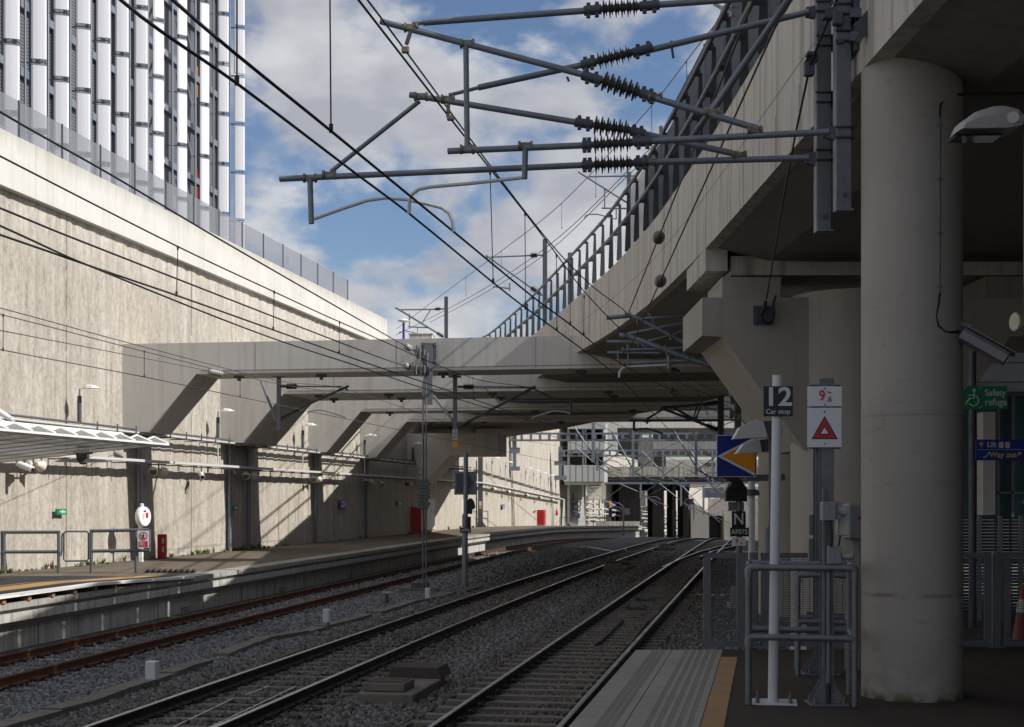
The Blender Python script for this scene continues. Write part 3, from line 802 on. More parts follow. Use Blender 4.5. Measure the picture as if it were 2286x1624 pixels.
# pier with crosshead
pier = thing('viaduct_pier', (5.4, 23.4, BAL), 'round concrete pier with a wide corbelled crosshead under the viaduct', 'pier')
mb = MB(); mb.cyl((5.42, 22.75), 1.05, BAL - .3, EYE + 3.17, 64); mb.build('column', M['column'], pier)
mb = MB()
yf, yb = 22.2, 24.7
mb.prism([V(2.9, yf, EYE + 3.09), V(2.9, yf, EYE + 2.51), V(3.21, yf, EYE + 2.49), V(4.45, yf, EYE + .78), V(6.4, yf, EYE + .78), V(7.6, yf, EYE + 2.5), V(13, yf, EYE + 2.5), V(13, yf, EYE + 3.09)], (0, yb - yf, 0))
ob = mb.build('crosshead', M['column'], pier); m = ob.modifiers.new('bevel', 'BEVEL'); m.width = .025; m.segments = 1
mb = MB(); mb.bevbox((3.75, 23.6, EYE + 3.25), (.95, 1.6, .5), .02); mb.bevbox((8.2, 23.6, EYE + 3.3), (1.6, 1.6, .42), .02); mb.each('bearing_plinth', M['column'], pier)
# near column
def column_mat():
    b = NB('near_column_concrete'); b.set(.88, 0, .25); p = b.coord()
    big = b.noise(p, .8, 6, .62, .4); fine = b.noise(p, 26, 6, .7); st = b.noise(b.coord((6, 6, .3)), 1, 5, .6)
    c = b.mix(b.math('MULTIPLY', b.ramp(big, .35, .7), .55), (0.41, 0.382, 0.345), (0.32, 0.297, 0.265))
    c = b.mix(b.math('MULTIPLY', b.ramp(st, .55, .8), .25), c, (.28, .26, .235))
    c = b.mix(b.math('MULTIPLY', b.ramp(fine, .3, .75), .2), c, (.33, .31, .28))
    s_ = b.n('ShaderNodeSeparateXYZ'); b.l(p, s_.inputs[0])
    wob = b.math('MULTIPLY', b.noise(b.coord((5, 5, .5)), 1, 4), .05)
    d = b.math('ABSOLUTE', b.math('SUBTRACT', b.math('ADD', s_.outputs['Z'], wob), .915))
    ring = b.math('MULTIPLY', b.ramp(d, .006, .026, (1, 1, 1, 1), (0, 0, 0, 1)), b.ramp(b.noise(b.coord((4, 4, 1), (2, 0, 0)), 1, 3), .42, .6))
    c = b.mix(b.math('MULTIPLY', ring, .6), c, (.12, .115, .105))
    low = b.math('MULTIPLY', b.ramp(s_.outputs['Z'], .0, .55, (1, 1, 1, 1), (0, 0, 0, 1)), b.ramp(b.noise(p, 7, 5), .4, .65))
    c = b.mix(b.math('MULTIPLY', low, .5), c, (.20, .19, .165))
    moss = b.math('MULTIPLY', b.ramp(s_.outputs['Z'], .0, .10, (1, 1, 1, 1), (0, 0, 0, 1)), b.ramp(b.noise(p, 5, 4), .42, .55))
    c = b.mix(moss, c, (.085, .085, .03))
    pits = b.n('ShaderNodeTexVoronoi'); pits.inputs['Scale'].default_value = 5.5; b.l(p, pits.inputs['Vector']); pm = b.ramp(pits.outputs['Distance'], .025, .06, (1, 1, 1, 1), (0, 0, 0, 1)); c = b.mix(b.math('MULTIPLY', pm, .5), c, (.17, .16, .145))
    seam = b.ramp(b.math('ABSOLUTE', b.math('SUBTRACT', s_.outputs['Z'], 2.42)), .002, .012, (1, 1, 1, 1), (0, 0, 0, 1)); c = b.mix(b.math('MULTIPLY', seam, .35), c, (.16, .15, .135))
    scf = b.ramp(b.noise(b.coord((2.2, 2.2, 5.5), (3, 8, 1)), 1.6, 7, .7, 1.2), .60, .66); c = b.mix(b.math('MULTIPLY', scf, .35), c, (.22, .205, .185))
    b.col(c); n0 = b.bump(fine, .15, .01); b.bump(big, .2, .05, n0); return b.m
M['col1'] = column_mat()
mb = MB(); mb.cyl((3.47, 12.64), .427, -.02, EYE + 3.80, 72)
o = mb.build('concrete_column', M['col1'], None, base=(3.47, 12.64, 0)); tag(o, 'thick round concrete column nearest the camera, stained ring round its foot', 'column')
# ------------------------------------------------------------------ things on the near platform
RT = -math.atan(.17)
RM = Matrix.Rotation(RT, 3, 'Z')
def plate_sign(mb, p0, p1, Y, th=.012, mi=0):
    """flat rectangular plate facing the camera, from picture corner p0 (left, top) to p1 (right, bottom), Y ahead"""
    a, b_ = at(p0[0], p0[1], Y), at(p1[0], p1[1], Y)
    mb.bevbox(((a.x + b_.x) / 2, Y + th / 2, (a.z + b_.z) / 2), (abs(b_.x - a.x), th, abs(a.z - b_.z)), .002, mi=mi); return mb
def poly_front(mb, pts, Y, th=.0015, mi=0):
    mb.prism([at(x, y, Y) for x, y in pts], (0, th, 0), mi); return mb

# car stop post
p = V(2.19, 12.2, 0)
t = thing('car_stop_sign', p, 'white post with a black square sign reading 12 Car stop', 'sign')
mb = MB(); mb.tube([(2.185, 12.2, .01), (2.225, 12.2, 2.735)], .0415, 20); mb.disc((2.226, 12.2, 2.74), .043, .012, (0, 0, 1)); mb.cyl((2.185, 12.2), .05, .012, .03, 20); mb.build('pole', M['polewhite'], t)
mb = MB(); mb.bevbox((2.20, 12.2, .008), (.37, .33, .014), .003, RT); mb.build('base_plate', M['polewhite'], t)
for bx, by in ((-.14, -.12), (.13, -.12), (-.14, .12), (.13, .12)):
    mb = MB(); c = V(2.20, 12.2, 0) + RM @ V(bx, by, 0); mb.cyl(c, .018, .014, .04, 6); mb.cyl(c, .009, .04, .085, 8); mb.build('anchor_bolt', M['galv'], t)
s = plate_sign(MB(), (1704.5, 862.6), (1770.3, 930), 12.14).build('sign_plate', M['black'], t)
text('12', .215, M['lettergrey'], at(1737, 888, 12.137), s, 'number', sx=1.1, bold=.022)
text('Car stop', .056, M['lettergrey'], at(1737, 919.5, 12.137), s, 'lettering', sx=1.02, bold=.006)

# mast with the distance board and the warning triangle
def h_mast(mb, c, z0, z1, w=.10, tf=.012):
    mb.box(c + V(0, -w / 2, (z0 + z1) / 2), (w, tf, z1 - z0)); mb.box(c + V(0, w / 2, (z0 + z1) / 2), (w, tf, z1 - z0)); mb.box(c + V(0, 0, (z0 + z1) / 2), (tf * .8, w - tf, z1 - z0))
def mast_foot(parent, c, w=.32):
    mb = MB(); mb.bevbox(c + V(0, 0, .012), (w, .30, .018), .003); mb.build('base_plate', M['galv'], parent)
    for y in (-.06, .06):
        mb = MB(); mb.prism([c + V(-w / 2 + .02, y, .021), c + V(w / 2 - .02, y, .021), c + V(w / 2 - .03, y, .05), c + V(.05, y, .20), c + V(-.05, y, .20), c + V(-w / 2 + .03, y, .05)], (0, .008, 0)); mb.build('gusset', M['galv'], parent)
    for bx, by in ((-.12, -.11), (.12, -.11), (-.12, .11), (.12, .11)):
        mb = MB(); q = c + V(bx, by, 0); mb.cyl(q, .017, .02, .045, 6); mb.cyl(q, .009, .045, .08, 8); mb.build('anchor_bolt', M['galv'], parent)
c1 = V(2.615, 12.1, 0)
t = thing('distance_board', c1, 'galvanised mast carrying a white 9.6 km board over a red warning triangle', 'sign')
mb = MB(); h_mast(mb, c1, .02, 2.71, .098); mb.build('mast', M['galv'], t)
mast_foot(t, c1)
s = plate_sign(MB(), (1803.4, 863.2), (1879.6, 907.6), 12.0).build('distance_plate', M['signwhite'], t)
text('9', .118, M['red'], at(1835.2, 884.5, 11.997), s, 'number', sx=.9)
text('.6', .066, M['red'], at(1850.5, 891.5, 11.997), s, 'decimal', sx=.95)
text('km', .026, M['red'], at(1851.5, 876.2, 11.997), s, 'unit')
s = plate_sign(MB(), (1803.2, 910.8), (1879.0, 999), 12.0).build('triangle_plate', M['signwhite'], t)
tri = lambda k, cy=971.0: [(1840.8, cy - 41.5 * k), (1840.8 - 29.5 * k, cy + 8.8 * k + (0)), (1840.8 + 29.5 * k, cy + 8.8 * k)]
def tri_pts(top, bot, hw): return [(1841.0, top), (1841.0 - hw, bot), (1841.0 + hw, bot)]
poly_front(MB(), tri_pts(929.2, 980.9, 29.6), 11.9975, .002).build('triangle_border', M['black'], s)
poly_front(MB(), tri_pts(934.2, 978.6, 25.4), 11.995, .002).build('triangle_fill', M['red'], s)
poly_front(MB(), tri_pts(950.0, 971.0, 12.3), 11.9925, .002).build('triangle_inner_border', M['black'], s)
poly_front(MB(), tri_pts(954.5, 968.8, 8.6), 11.990, .002).build('triangle_centre', M['signwhite'], s)
for y in (867.5, 903.5, 919.2, 991.0):
    mb = MB(); mb.disc(at(1841.2, y, 11.993), .006, .012, (0, 1, 0), 10); mb.build('sign_bolt', M['darksteel'], t)
# cable conduit running down the mast's front
mb = MB(); mb.tube([c1 + V(-.002, -.085, .19), c1 + V(-.002, -.085, 1.12)], .0235, 12); mb.build('conduit', M['galv'], t)
mb = MB(); mb.tube([c1 + V(-.002, -.085, .01), c1 + V(-.002, -.085, .20)], .018, 10); mb.build('cable_sleeve', M['cable'], t)
mb = MB(); mb.box(c1 + V(-.042, -.075, 1.05), (.02, .03, 1.5)); mb.build('cable_strip', M['galv'], t)
for (x0, y0, x1, y1, d, yy_) in ((1836, 1121, 1867, 1163, .10, 12.0), (1867, 1120, 1878, 1160, .08, 12.02), (1847, 1220, 1879, 1260, .10, 11.98)):
    a, b_ = at(x0, y0, yy_), at(x1, y1, yy_)
    mb = MB(); mb.bevbox(((a.x + b_.x) / 2, yy_ + d / 2, (a.z + b_.z) / 2), (b_.x - a.x, d, a.z - b_.z), .006)
    mb.box(((a.x * .55 + b_.x * .45), yy_ + d / 2 - .002, (a.z + b_.z) / 2), (.006, d + .004, (a.z - b_.z) * .96)); mb.build('switch_box', M['greybox'], t)
mb = MB(); a = at(1868, 1140, 12.03); mb.lathe(a + V(.01, 0, 0), a + V(.075, 0, -.01), [(0, .03), (.2, .034), (.7, .034), (.72, .040), (1, .040)], 14); a = at(1879, 1242, 12.0); mb.lathe(a, a + V(.09, 0, 0), [(0, .026), (.6, .026), (.62, .03), (1, .03)], 12)
mb.each('plug_socket', M['greybox'], t)
mb = MB(); mb.tube([at(1853, 1163, 11.98), at(1855, 1172, 11.98), at(1856, 1195, 11.98), at(1856, 1222, 11.98)], .011, 8); mb.tube([at(1876, 1196, 12.08), at(1873, 1215, 12.06), at(1869, 1226, 12.04)], .007, 8); mb.each('cable', M['cable'], t)
mb = MB(); a, b_ = at(1871, 1126, 12.12), at(1897, 1197, 12.12); mb.bevbox(((a.x + b_.x) / 2, 12.16, (a.z + b_.z) / 2), (b_.x - a.x, .09, a.z - b_.z), .01); mb.build('cream_box', M['lamp'], t)
# second mast behind
c2 = V(3.0, 14.2, 0)
t = thing('signal_mast', c2, 'second galvanised mast standing just behind the distance board', 'mast')
mb = MB(); h_mast(mb, c2, .02, 2.62, .105); mb.build('mast', M['galv'], t); mast_foot(t, c2, .36)
mb = MB(); mb.bevbox(at(1842, 931, 14.1), (.30, .03, .62), .004); mb.build('back_plate', M['darksteel'], t)
for (x0, y0, x1, y1) in ((1808, 1150, 1818, 1195), (1807, 1203, 1818, 1262)):
    a, b_ = at(x0, y0, 14.05), at(x1, y1, 14.05)
    mb = MB(); mb.bevbox(((a.x + b_.x) / 2, 14.1, (a.z + b_.z) / 2), (b_.x - a.x, .04, a.z - b_.z), .005); mb.build('cable_bracket', M['galv'], t)
# help point post half hidden by the column
a = at(1915, 1170, 14.6)
t = thing('help_point', (a.x, a.y, 0), 'grey rounded equipment cabinet with a black striped panel beside the column', 'cabinet')
mb = MB(); mb.bevbox((a.x + .05, a.y, a.z + .02), (.36, .22, .37), .03); mb.build('cabinet_body', M['greybox'], t)
mb = MB(); mb.lathe((a.x + .05, a.y, 0), (a.x + .05, a.y, a.z - .165), [(0, .06), (.8, .06), (1, .11)], 14); mb.build('stem', M['galv'], t)
mb = MB()
for k in range(4): mb.prism([V(a.x - .03 + k * .05, a.y - .112, a.z + .05), V(a.x - .005 + k * .05, a.y - .112, a.z + .05), V(a.x + .065 + k * .05, a.y - .112, a.z + .12), V(a.x + .04 + k * .05, a.y - .112, a.z + .12)], (0, .003, 0))
mb.build('striped_panel', M['black'], t)

# tubular guard frames
def guard(c, w, d, h, zm, label, r_=.0265, skew=0.0):
    t = thing('guard_frame', c, label, 'guard rail', 'tubular guard frames on the near platform')
    P = lambda u, v, z: c + RM @ V(u, v, 0) + V(0, 0, z)
    for u in (-w / 2, w / 2):
        for v in (0, d):
            mb = MB(); mb.tube([P(u, v, .005), P(u, v, h - .03)], r_, 12); mb.build('post', M['galv'], t)
            mb = MB()
            for z in (h, zm): 
                s_ = -1 if u > 0 else 1
                mb.tube([P(u, v, z - .09), P(u, v, z - .02), P(u + s_ * .007, v, z - .007), P(u + s_ * .02, v, z), P(u + s_ * .09, v, z)], r_ * 1.22, 12)
                mb.tube([P(u, v, z), P(u, v + (.075 if v == 0 else -.075), z)], r_ * 1.2, 12)
            mb.each('elbow_fitting', M['galv'], t)
    for z in (h, zm):
        for v in (0, d): mb = MB(); mb.tube([P(-w / 2, v, z), P(w / 2, v, z)], r_, 12); mb.build('rail', M['galv'], t)
        for u in (-w / 2, w / 2): mb = MB(); mb.tube([P(u, 0, z), P(u, d, z)], r_, 12); mb.build('rail', M['galv'], t)
    return t
guard(V(2.385, 12.0, 0), .86, .76, 1.142, .565, 'wide tubular guard frame around the white car stop post')
guard(V(3.01, 14.05, 0), .49, .5, .975, .525, 'narrow tubular guard frame around the mast behind the distance board', .024)

# mesh fence across the platform end
fe = thing('mesh_fence', (4, 16.72, 0), 'grey welded mesh fence panels across the end of the near platform', 'fence')
FY = 16.72
for x0, x1 in ((2.20, 2.70), (2.86, 4.02), (4.10, 5.50), (5.64, 7.2), (7.3, 8.9)):
    z0, z1 = .02, 1.095
    mb = MB()
    for a, b_ in (((x0, z0), (x1, z0)), ((x0, z1), (x1, z1))): mb.box(((a[0] + b_[0]) / 2, FY, a[1] + (.035 if a[1] == z0 else -.03)), (b_[0] - a[0], .05, .06))
    for x in (x0 + .04, x1 - .04): mb.box((x, FY - .002, (z0 + z1) / 2), (.08, .05, z1 - z0))
    mb.build('panel_frame', M['galv'], fe)
    mb = MB(); z = z0 + .075
    while z < z1 - .06: mb.box(((x0 + x1) / 2, FY + .012, z), (x1 - x0 - .1, .005, .0065)); z += .020
    x = x0 + .10
    while x < x1 - .08: mb.box((x, FY + .006, (z0 + z1) / 2), (.006, .005, z1 - z0 - .1)); x += .0762
    mb.build('wire_mesh', M['darksteel'], fe)
for x in (2.78, 4.06, 5.57, 7.25):
    mb = MB(); mb.bevbox((x, FY + .03, .54), (.09, .09, 1.12), .008); mb.bevbox((x, FY + .03, .01), (.16, .16, .02), .004); mb.build('fence_post', M['galv'], fe)
# platform ground runs on behind the fence on the right
mb = MB(); mb.box((10.6, 19.4, -.35), (12.2, 5.69, .70)); o = mb.build('paved_area', M['rasph']); tag(o, kind='structure')
# traffic cone
a = V(6.12, 17.4, 0)
t = thing('traffic_cone', a, 'orange traffic cone behind the mesh fence at the right edge', 'cone')
M['coneorange'] = paint('cone_orange', (.30, .035, .015), .5, .3)
mb = MB(); mb.lathe(a + V(0, 0, .03), a + V(0, 0, .70), [(0, .15), (.05, .135), (1, .03)], 20); mb.build('cone_body', M['coneorange'], t)
mb = MB(); mb.bevbox(a + V(0, 0, .02), (.40, .40, .035), .01); mb.build('cone_base', M['black'], t)
mb = MB(); mb.lathe(a + V(0, 0, .36), a + V(0, 0, .52), [(0, .0925), (1, .068)], 20); mb.build('reflective_band', M['lamp'], t)
# ribbed barrier behind
lb = thing('ribbed_barrier', (8.3, 20.5, 0), 'dark louvred barrier with pale vertical ribs behind the mesh fence', 'fence')
mb = MB(); z = .05
while z < 1.45: mb.box((8.5, 20.52, z), (5.0, .02, .032), 0); z += .045
mb.build('louvre_slats', M['darksteel'], lb)
for k in range(12):
    mb = MB(); mb.box((6.28 + k * .29, 20.46, .74), (.05, .05, 1.48)); mb.build('rib', M['greybox'], lb)

# column fittings: conduit, camera, lamp, speaker
cY = 12.235
t = thing('wall_conduit', at(2097, 440, cY), 'thin galvanised conduit and black hose clipped to the thick column', 'conduit')
mb = MB(); mb.tube([at(2097, 262, cY), at(2097, 655, cY)], .0105, 10); mb.build('pipe', M['galv'], t)
mb = MB(); mb.tube([at(2097, 655, cY), at(2094, 680, cY), at(2089, 705, cY), at(2094, 728, cY), at(2108, 741, 12.26), at(2126, 743, 12.3), at(2140, 741, 12.35)], .0135, 10); mb.build('hose', M['cable'], t)
mb = MB(); mb.tube([at(2097, 262, cY), at(2099, 235, cY), at(2108, 219, 12.27), at(2125, 211, 12.35)], .012, 10); mb.tube([at(2125, 211, 12.35), at(2300, 208, 12.4)], .012, 10); mb.each('bend', M['cable'], t)
for y in (280, 401, 520, 640):
    mb = MB(); mb.box(at(2097, y, cY - .002), (.045, .03, .014)); mb.build('clip', M['galv'], t)
t = thing('security_camera', at(2135, 735, 12.4), 'grey boxed security camera tilted down on a bracket from the column', 'camera')
M['camgrey'] = paint('camera_grey', (.21, .20, .22), .45, .1)
a, b_ = at(2146, 747, 12.30), at(2246, 803, 12.18)
ax = (b_ - a).normalized(); uu = V(0, 1, 0).cross(ax).normalized(); ww = ax.cross(uu)
hexp = [(-.045, -.062), (.02, -.075), (.055, -.045), (.055, .045), (.02, .075), (-.045, .062)]
mb = MB(); mb.loft([[a + uu * (-u) + ww * v for u, v in hexp], [b_ + uu * (-u) + ww * v for u, v in hexp]], closed=True, caps=True); mb.build('camera_housing', M['camgrey'], t)
mb = MB(); mb.loft([[b_ + uu * (-u * .85) + ww * v * .85 for u, v in hexp], [b_ + ax * .012 + uu * (-u * .8) + ww * v * .8 for u, v in hexp]], closed=True, caps=True); mb.build('front_glass', M['glassdark'], t)
mb = MB(); mb.prism([a - uu * .062 + ww * .08, b_ - uu * .068 + ax * .04 + ww * .08, b_ - uu * .068 + ax * .04 - ww * .08, a - uu * .062 - ww * .08], uu * -.006); mb.build('sun_hood', M['camgrey'], t)
mb = MB(); mb.bevbox(at(2139, 727, 12.42), (.09, .06, .09), .008); mb.bar(at(2142, 722, 12.40), at(2163, 728, 12.34), .035, .03); mb.bevbox(at(2166, 733, 12.33), (.045, .06, .075), .006); mb.tube([at(2163, 742, 12.26), at(2163, 742, 12.40)], .016, 10); mb.build('bracket', M['galv'], t)
M['lampdim'] = paint('lamp_weathered', (.40, .385, .37), .5, .35)
# street lamp head, top right
t = thing('luminaire', at(2260, 262, 10.2), 'pale grey street lamp head with flat glass below, near the top right', 'lamp')
prof = [(2130, 300), (2138, 279), (2172, 255), (2212, 242), (2234, 241), (2262, 249), (2272, 262), (2272, 286), (2238, 297)]
mb = MB()
secs = []
for k, (v, sc_) in enumerate(((-.15, .55), (-.12, .88), (-.05, 1), (.05, 1), (.12, .88), (.15, .55))):
    c = at(2205, 297, 10.2); sec = []
    for x, y in prof:
        q = at(x, y, 10.2); sec.append(V(c.x + (q.x - c.x) * (.82 + .18 * sc_), 10.2 + v, c.z + (q.z - c.z) * sc_))
    secs.append(sec)
mb.loft(secs, closed=True, caps=True, smooth=False); mb.build('housing', M['lampdim'], t)
mb = MB(); mb.prism([at(2136, 300.5, 10.1), at(2240, 298, 10.1), at(2236, 303, 10.1), at(2134, 304, 10.1)], (0, .2, 0)); mb.build('glass', M['glassdark'], t)
mb = MB(); mb.tube([at(2262, 262, 10.03), at(2262, 262, 10.37)], .04, 16); mb.tube([at(2262, 266, 10.2), at(2330, 268, 10.2), at(2420, 262, 10.2)], .032, 12); mb.build('arm', M['lamp'], t)
mb = MB(); a = at(2420, 262, 10.2); mb.cyl((a.x, a.y), .07, 0, a.z + .2, 16); mb.build('lamp_post', M['galv'], t)
t = thing('loudspeaker', at(2276, 719, 14), 'cream horn loudspeaker cut by the right edge under the crosshead', 'speaker')
mb = MB(); a = at(2264, 719, 14); mb.lathe(a, a + V(.2, .05, 0), [(0, .085), (.06, .095), (.3, .075), (.75, .05), (1, .045)], 20); mb.build('horn', M['cream'], t)
mb = MB(); mb.bar(a + V(.12, .03, .02), a + V(.12, .03, .35), .025, .025); mb.bar(a + V(.12, .03, .34), V(a.x + .12, a.y + .03, EYE + 3.6), .03, .03); mb.build('bracket', M['galv'], t)

# hooded lamps on a post
a = at(1721, 1240, 20.0)
t = thing('hooded_lamps', (a.x, a.y, BAL), 'pair of grey hooded lamp heads on a dark post behind the car stop post', 'lamp')
mb = MB(); mb.tube([(a.x, a.y, BAL - .1), (a.x, a.y, at(0, 1185, 20).z), (a.x, a.y, at(0, 1170, 20).z), (a.x, a.y, at(0, 940, 20).z)], [.075, .075, .03, .03], 14); mb.build('post', M['darksteel'], t)
for (pts, dk, yy_) in (([(1638.7, 980), (1652, 955), (1690, 936.5), (1704, 940.5), (1714, 976)], [(1704, 940.5), (1716, 940), (1741, 937), (1747, 963), (1744, 978), (1714, 976)], 19.8),
                       ([(1644.7, 1013.2), (1661, 992), (1686, 981.5), (1696, 982.5), (1701, 1009)], [(1696, 982.5), (1722, 979.5), (1738, 985), (1738, 1008), (1701, 1009)], 20.3)):
    mb = MB(); mb.prism([at(x, y, yy_) for x, y in pts], (0, .26, 0)); mb.build('lamp_hood', M['lamp'], t)
    mb = MB(); mb.prism([at(x, y, yy_ + .02) for x, y in dk], (0, .2, 0)); mb.build('lamp_body', M['darksteel'], t)
# signal with the blue and orange arrow board
SY = 27.0
a = at(1652, 1250, SY)
t = thing('railway_signal', (a.x, a.y, BAL), 'signal AF075 with a blue board and left pointing orange arrow', 'signal')
mb = MB(); mb.tube([(a.x, a.y + .1, BAL - .1), (a.x, a.y + .1, at(0, 1100, SY).z)], .06, 12); mb.bar(at(1665, 1068, SY + .12), at(1752, 1066, SY + .12), .10, .12); mb.build('post', M['galv'], t)
s = plate_sign(MB(), (1599.8, 971.9), (1689.4, 1065.2), SY, .02).build('arrow_board', M['signwhite'], t)
plate_sign(MB(), (1601.0, 973.1), (1688.3, 1064.0), SY - .003, .004).build('blue_field', M['blue'], s)
poly_front(MB(), [(1601.2, 1018.9), (1685.8, 975.5), (1685.8, 1063.2)], SY - .006, .003).build('arrow_border', M['signwhite'], s)
poly_front(MB(), [(1611.5, 1018.9), (1685.8, 981.0), (1685.8, 1057.0)], SY - .009, .003).build('arrow', M['orange'], s)
mb = MB(); poly_front(mb, [(1617, 1066), (1650, 1066), (1668, 1090), (1668, 1120), (1621, 1120), (1621, 1098), (1632, 1075)], SY + .02, .22); h_ = mb.build('signal_head', M['black'], t)
for x, y in ((1638.5, 1083.5), (1656.5, 1104.5)):
    c = at(x, y, SY); mb = MB(); mb.lathe(c + V(0, .03, 0), c + V(0, -.12, 0), [(0, .075), (1, .075)], 18); mb.build('lens_hood', M['black'], t)
    mb = MB(); mb.disc(c + V(0, .0, 0), .062, .01, (0, 1, 0), 18); mb.build('lens', M['glassdark'], t)
plate_sign(MB(), (1627, 1121), (1661, 1141), SY + .05, .1).build('relay_box', M['galv'], t)
s = plate_sign(MB(), (1634, 1141.7), (1664.8, 1179.3), SY, .02).build('letter_plate', M['black'], t)
text('N', .30, M['lettergrey'], at(1649.3, 1160.0, SY - .003), s, 'letter', sx=.85)
s = plate_sign(MB(), (1630, 1178.5), (1672, 1198.3), SY - .03, .02).build('number_plate', M['black'], t)
text('AF075', .128, M['lettergrey'], at(1650.8, 1188.3, SY - .033), s, 'number', sx=.92)
s = plate_sign(MB(), (1634, 1200.2), (1664.8, 1219.0), SY - .01, .015).build('distance_plate', M['signwhite'], t)
text('9', .125, M['red'], at(1645.5, 1209.5, SY - .013), s, 'number', sx=.9); text('.6', .08, M['red'], at(1654.2, 1212.5, SY - .013), s, 'decimal')
# pale steel pipe and far pier behind the signal
t = thing('steel_pipe', (at(1678, 1200, 32).x, 32, BAL), 'bright steel pipe column with a grey cap behind the signal', 'pipe')
mb = MB(); c = at(1678, 1200, 32); mb.cyl((c.x, c.y), .075, BAL - .2, at(0, 1050, 32).z, 20); mb.build('shaft', M['polewhite'], t)
mb = MB(); mb.lathe(V(c.x, c.y, at(0, 1107, 32).z), V(c.x, c.y, at(0, 1093, 32).z), [(0, .17), (.7, .17), (1, .11)], 14); mb.build('collar', M['darksteel'], t)
t = thing('viaduct_pier', (6.95, 36, BAL), 'second round pier further along, half hidden behind the corbelled pier', 'pier')
mb = MB(); mb.cyl((6.95, 36), .85, BAL - .3, vB(36) - .1, 48); mb.build('column', M['column'], t)
mb = MB(); mb.bevbox((6.95, 36, vB(36) - .35), (2.4, 1.9, .4), .03); mb.build('capital', M['column'], t)
# trackside cabinets seen through the mesh
t = thing('trackside_box', on_z(1650, 1340, -.6), 'small grey trackside equipment box with a yellow mark behind the mesh fence', 'cabinet')
mb = MB(); a = on_z(1655, 1360, BAL); mb.bevbox(a + V(0, 0, .35), (.5, .4, .5), .01); mb.build('box_body', M['greybox'], t)
mb = MB(); mb.bevbox(a + V(0, 0, .05), (.7, .6, .25), .01); mb.build('concrete_base', M['coping'], t)
mb = MB(); mb.disc(a + V(.05, -.203, .42), .05, .006, (0, 1, 0), 6); mb.build('yellow_mark', M['yellow'], t)
# sign post with the refuge and way-out boards
a = at(2171, 1000, 19.4)
t = thing('sign_post', (a.x, a.y, 0), 'dark post carrying the green Safety refuge and blue Way out boards', 'sign')
mb = MB(); mb.tube([(a.x, a.y, 0), (a.x, a.y, at(0, 785, 19.4).z)], .05, 14); mb.build('post', M['darksteel'], t)
s = plate_sign(MB(), (2147, 862.4), (2248.6, 914), 19.2, .03).build('refuge_board', M['green'], t)
text('Safety', .125, M['lettergrey'], at(2198.6, 877.5, 19.197), s, 'lettering', align='LEFT', sx=.93); text('refuge', .125, M['lettergrey'], at(2198.6, 898.5, 19.197), s, 'lettering', align='LEFT', sx=.93)
P = lambda x, y: at(1493 + .3468 * x, 528.5 + .3468 * y, 19.194)
mb = MB(); mb.disc(P(1966, 990), .022, .004, (0, 1, 0), 14)
mb.tube([P(1966, 1006), P(1966, 1042), P(1938, 1042), P(1912, 1080)], .011, 6); mb.tube([P(1932, 1022), P(1966, 1022)], .009, 6)
mb.tube([P(1962 + 33 * math.cos(k * .3 - 1.25), 1056 + 33 * math.sin(k * .3 - 1.25)) for k in range(14)], .0095, 6)
for xx, yy_, sx_, sy_ in ((1905, 970, 1, 1), (2010, 970, -1, 1), (2010, 1104, -1, -1)):
    mb.tube([P(xx + 14 * sx_, yy_), P(xx, yy_), P(xx, yy_ + 14 * sy_)], .004, 4)
mb.build('wheelchair_symbol', M['lettergrey'], s)
s = plate_sign(MB(), (2179, 981.6), (2300, 1028.4), 19.2, .03).build('way_out_board', M['blue'], t)
plate_sign(MB(), (2183, 1003.6), (2300, 1004.4), 19.196, .003).build('divider', M['lettergrey'], s)
text('Lift', .10, M['lettergrey'], at(2214, 993.5, 19.197), s, 'lettering', sx=.95); text('Way out', .105, M['yellow'], at(2239, 1016, 19.197), s, 'lettering', sx=.95)
P = lambda x, y: at(1493 + .3468 * x, 528.5 + .3468 * y, 19.194)
mb = MB(); mb.tube([P(2013, 1354), P(2013, 1324)], .007, 5); mb.tube([P(2000, 1337), P(2013, 1323), P(2026, 1337)], .007, 5)
mb.tube([P(2244, 1412), P(2266, 1390)], .007, 5); mb.tube([P(2248, 1389), P(2267, 1389), P(2267, 1408)], .007, 5); mb.each('arrow', M['yellow'], s)
mb = MB()
for x0 in (2126, 2167):
    mb.tube([P(x0, 1325), P(x0 + 28, 1325), P(x0 + 28, 1358), P(x0, 1358), P(x0, 1325)], .004, 4); mb.box(P(x0 + 14, 1342), (.05, .004, .08))
mb.tube([P(2022, 1420), P(2040, 1420), P(2058, 1396), P(2068, 1396)], .008, 5); mb.each('pictogram', M['lamp'], s)

# station building behind the crosshead
sb = thing('station_building', (14, 34, 0), 'glazed station building with pale metal cladding, far right behind the signs', 'building')
M['clad'] = paint('pale_cladding', (.50, .58, .64), .35, .2, .5)
M['teal'] = plain('teal_glass', (.075, .15, .165), .10, 0, .7)
BY = 32.0
def rect(mb, x0, y0, x1, y1, Y, th=.05):
    a, b_ = at(x0, y0, Y), at(x1, y1, Y); mb.box(((a.x + b_.x) / 2, Y + th / 2, (a.z + b_.z) / 2), (b_.x - a.x, th, a.z - b_.z)); return mb
for y0, y1 in ((742, 771), (773, 812), (814, 856), (858, 874)):
    mb = MB(); a, b_ = at(2100, y0, BY), at(2420, y1, BY); k = (y0 - 742) * .004
    mb.prism([V(a.x, BY - k, a.z), V(a.x, BY - k - .15, b_.z), V(a.x, BY + 2, b_.z), V(a.x, BY + 2, a.z)], (b_.x - a.x, 0, 0)); mb.build('roof_band', M['clad'], sb)
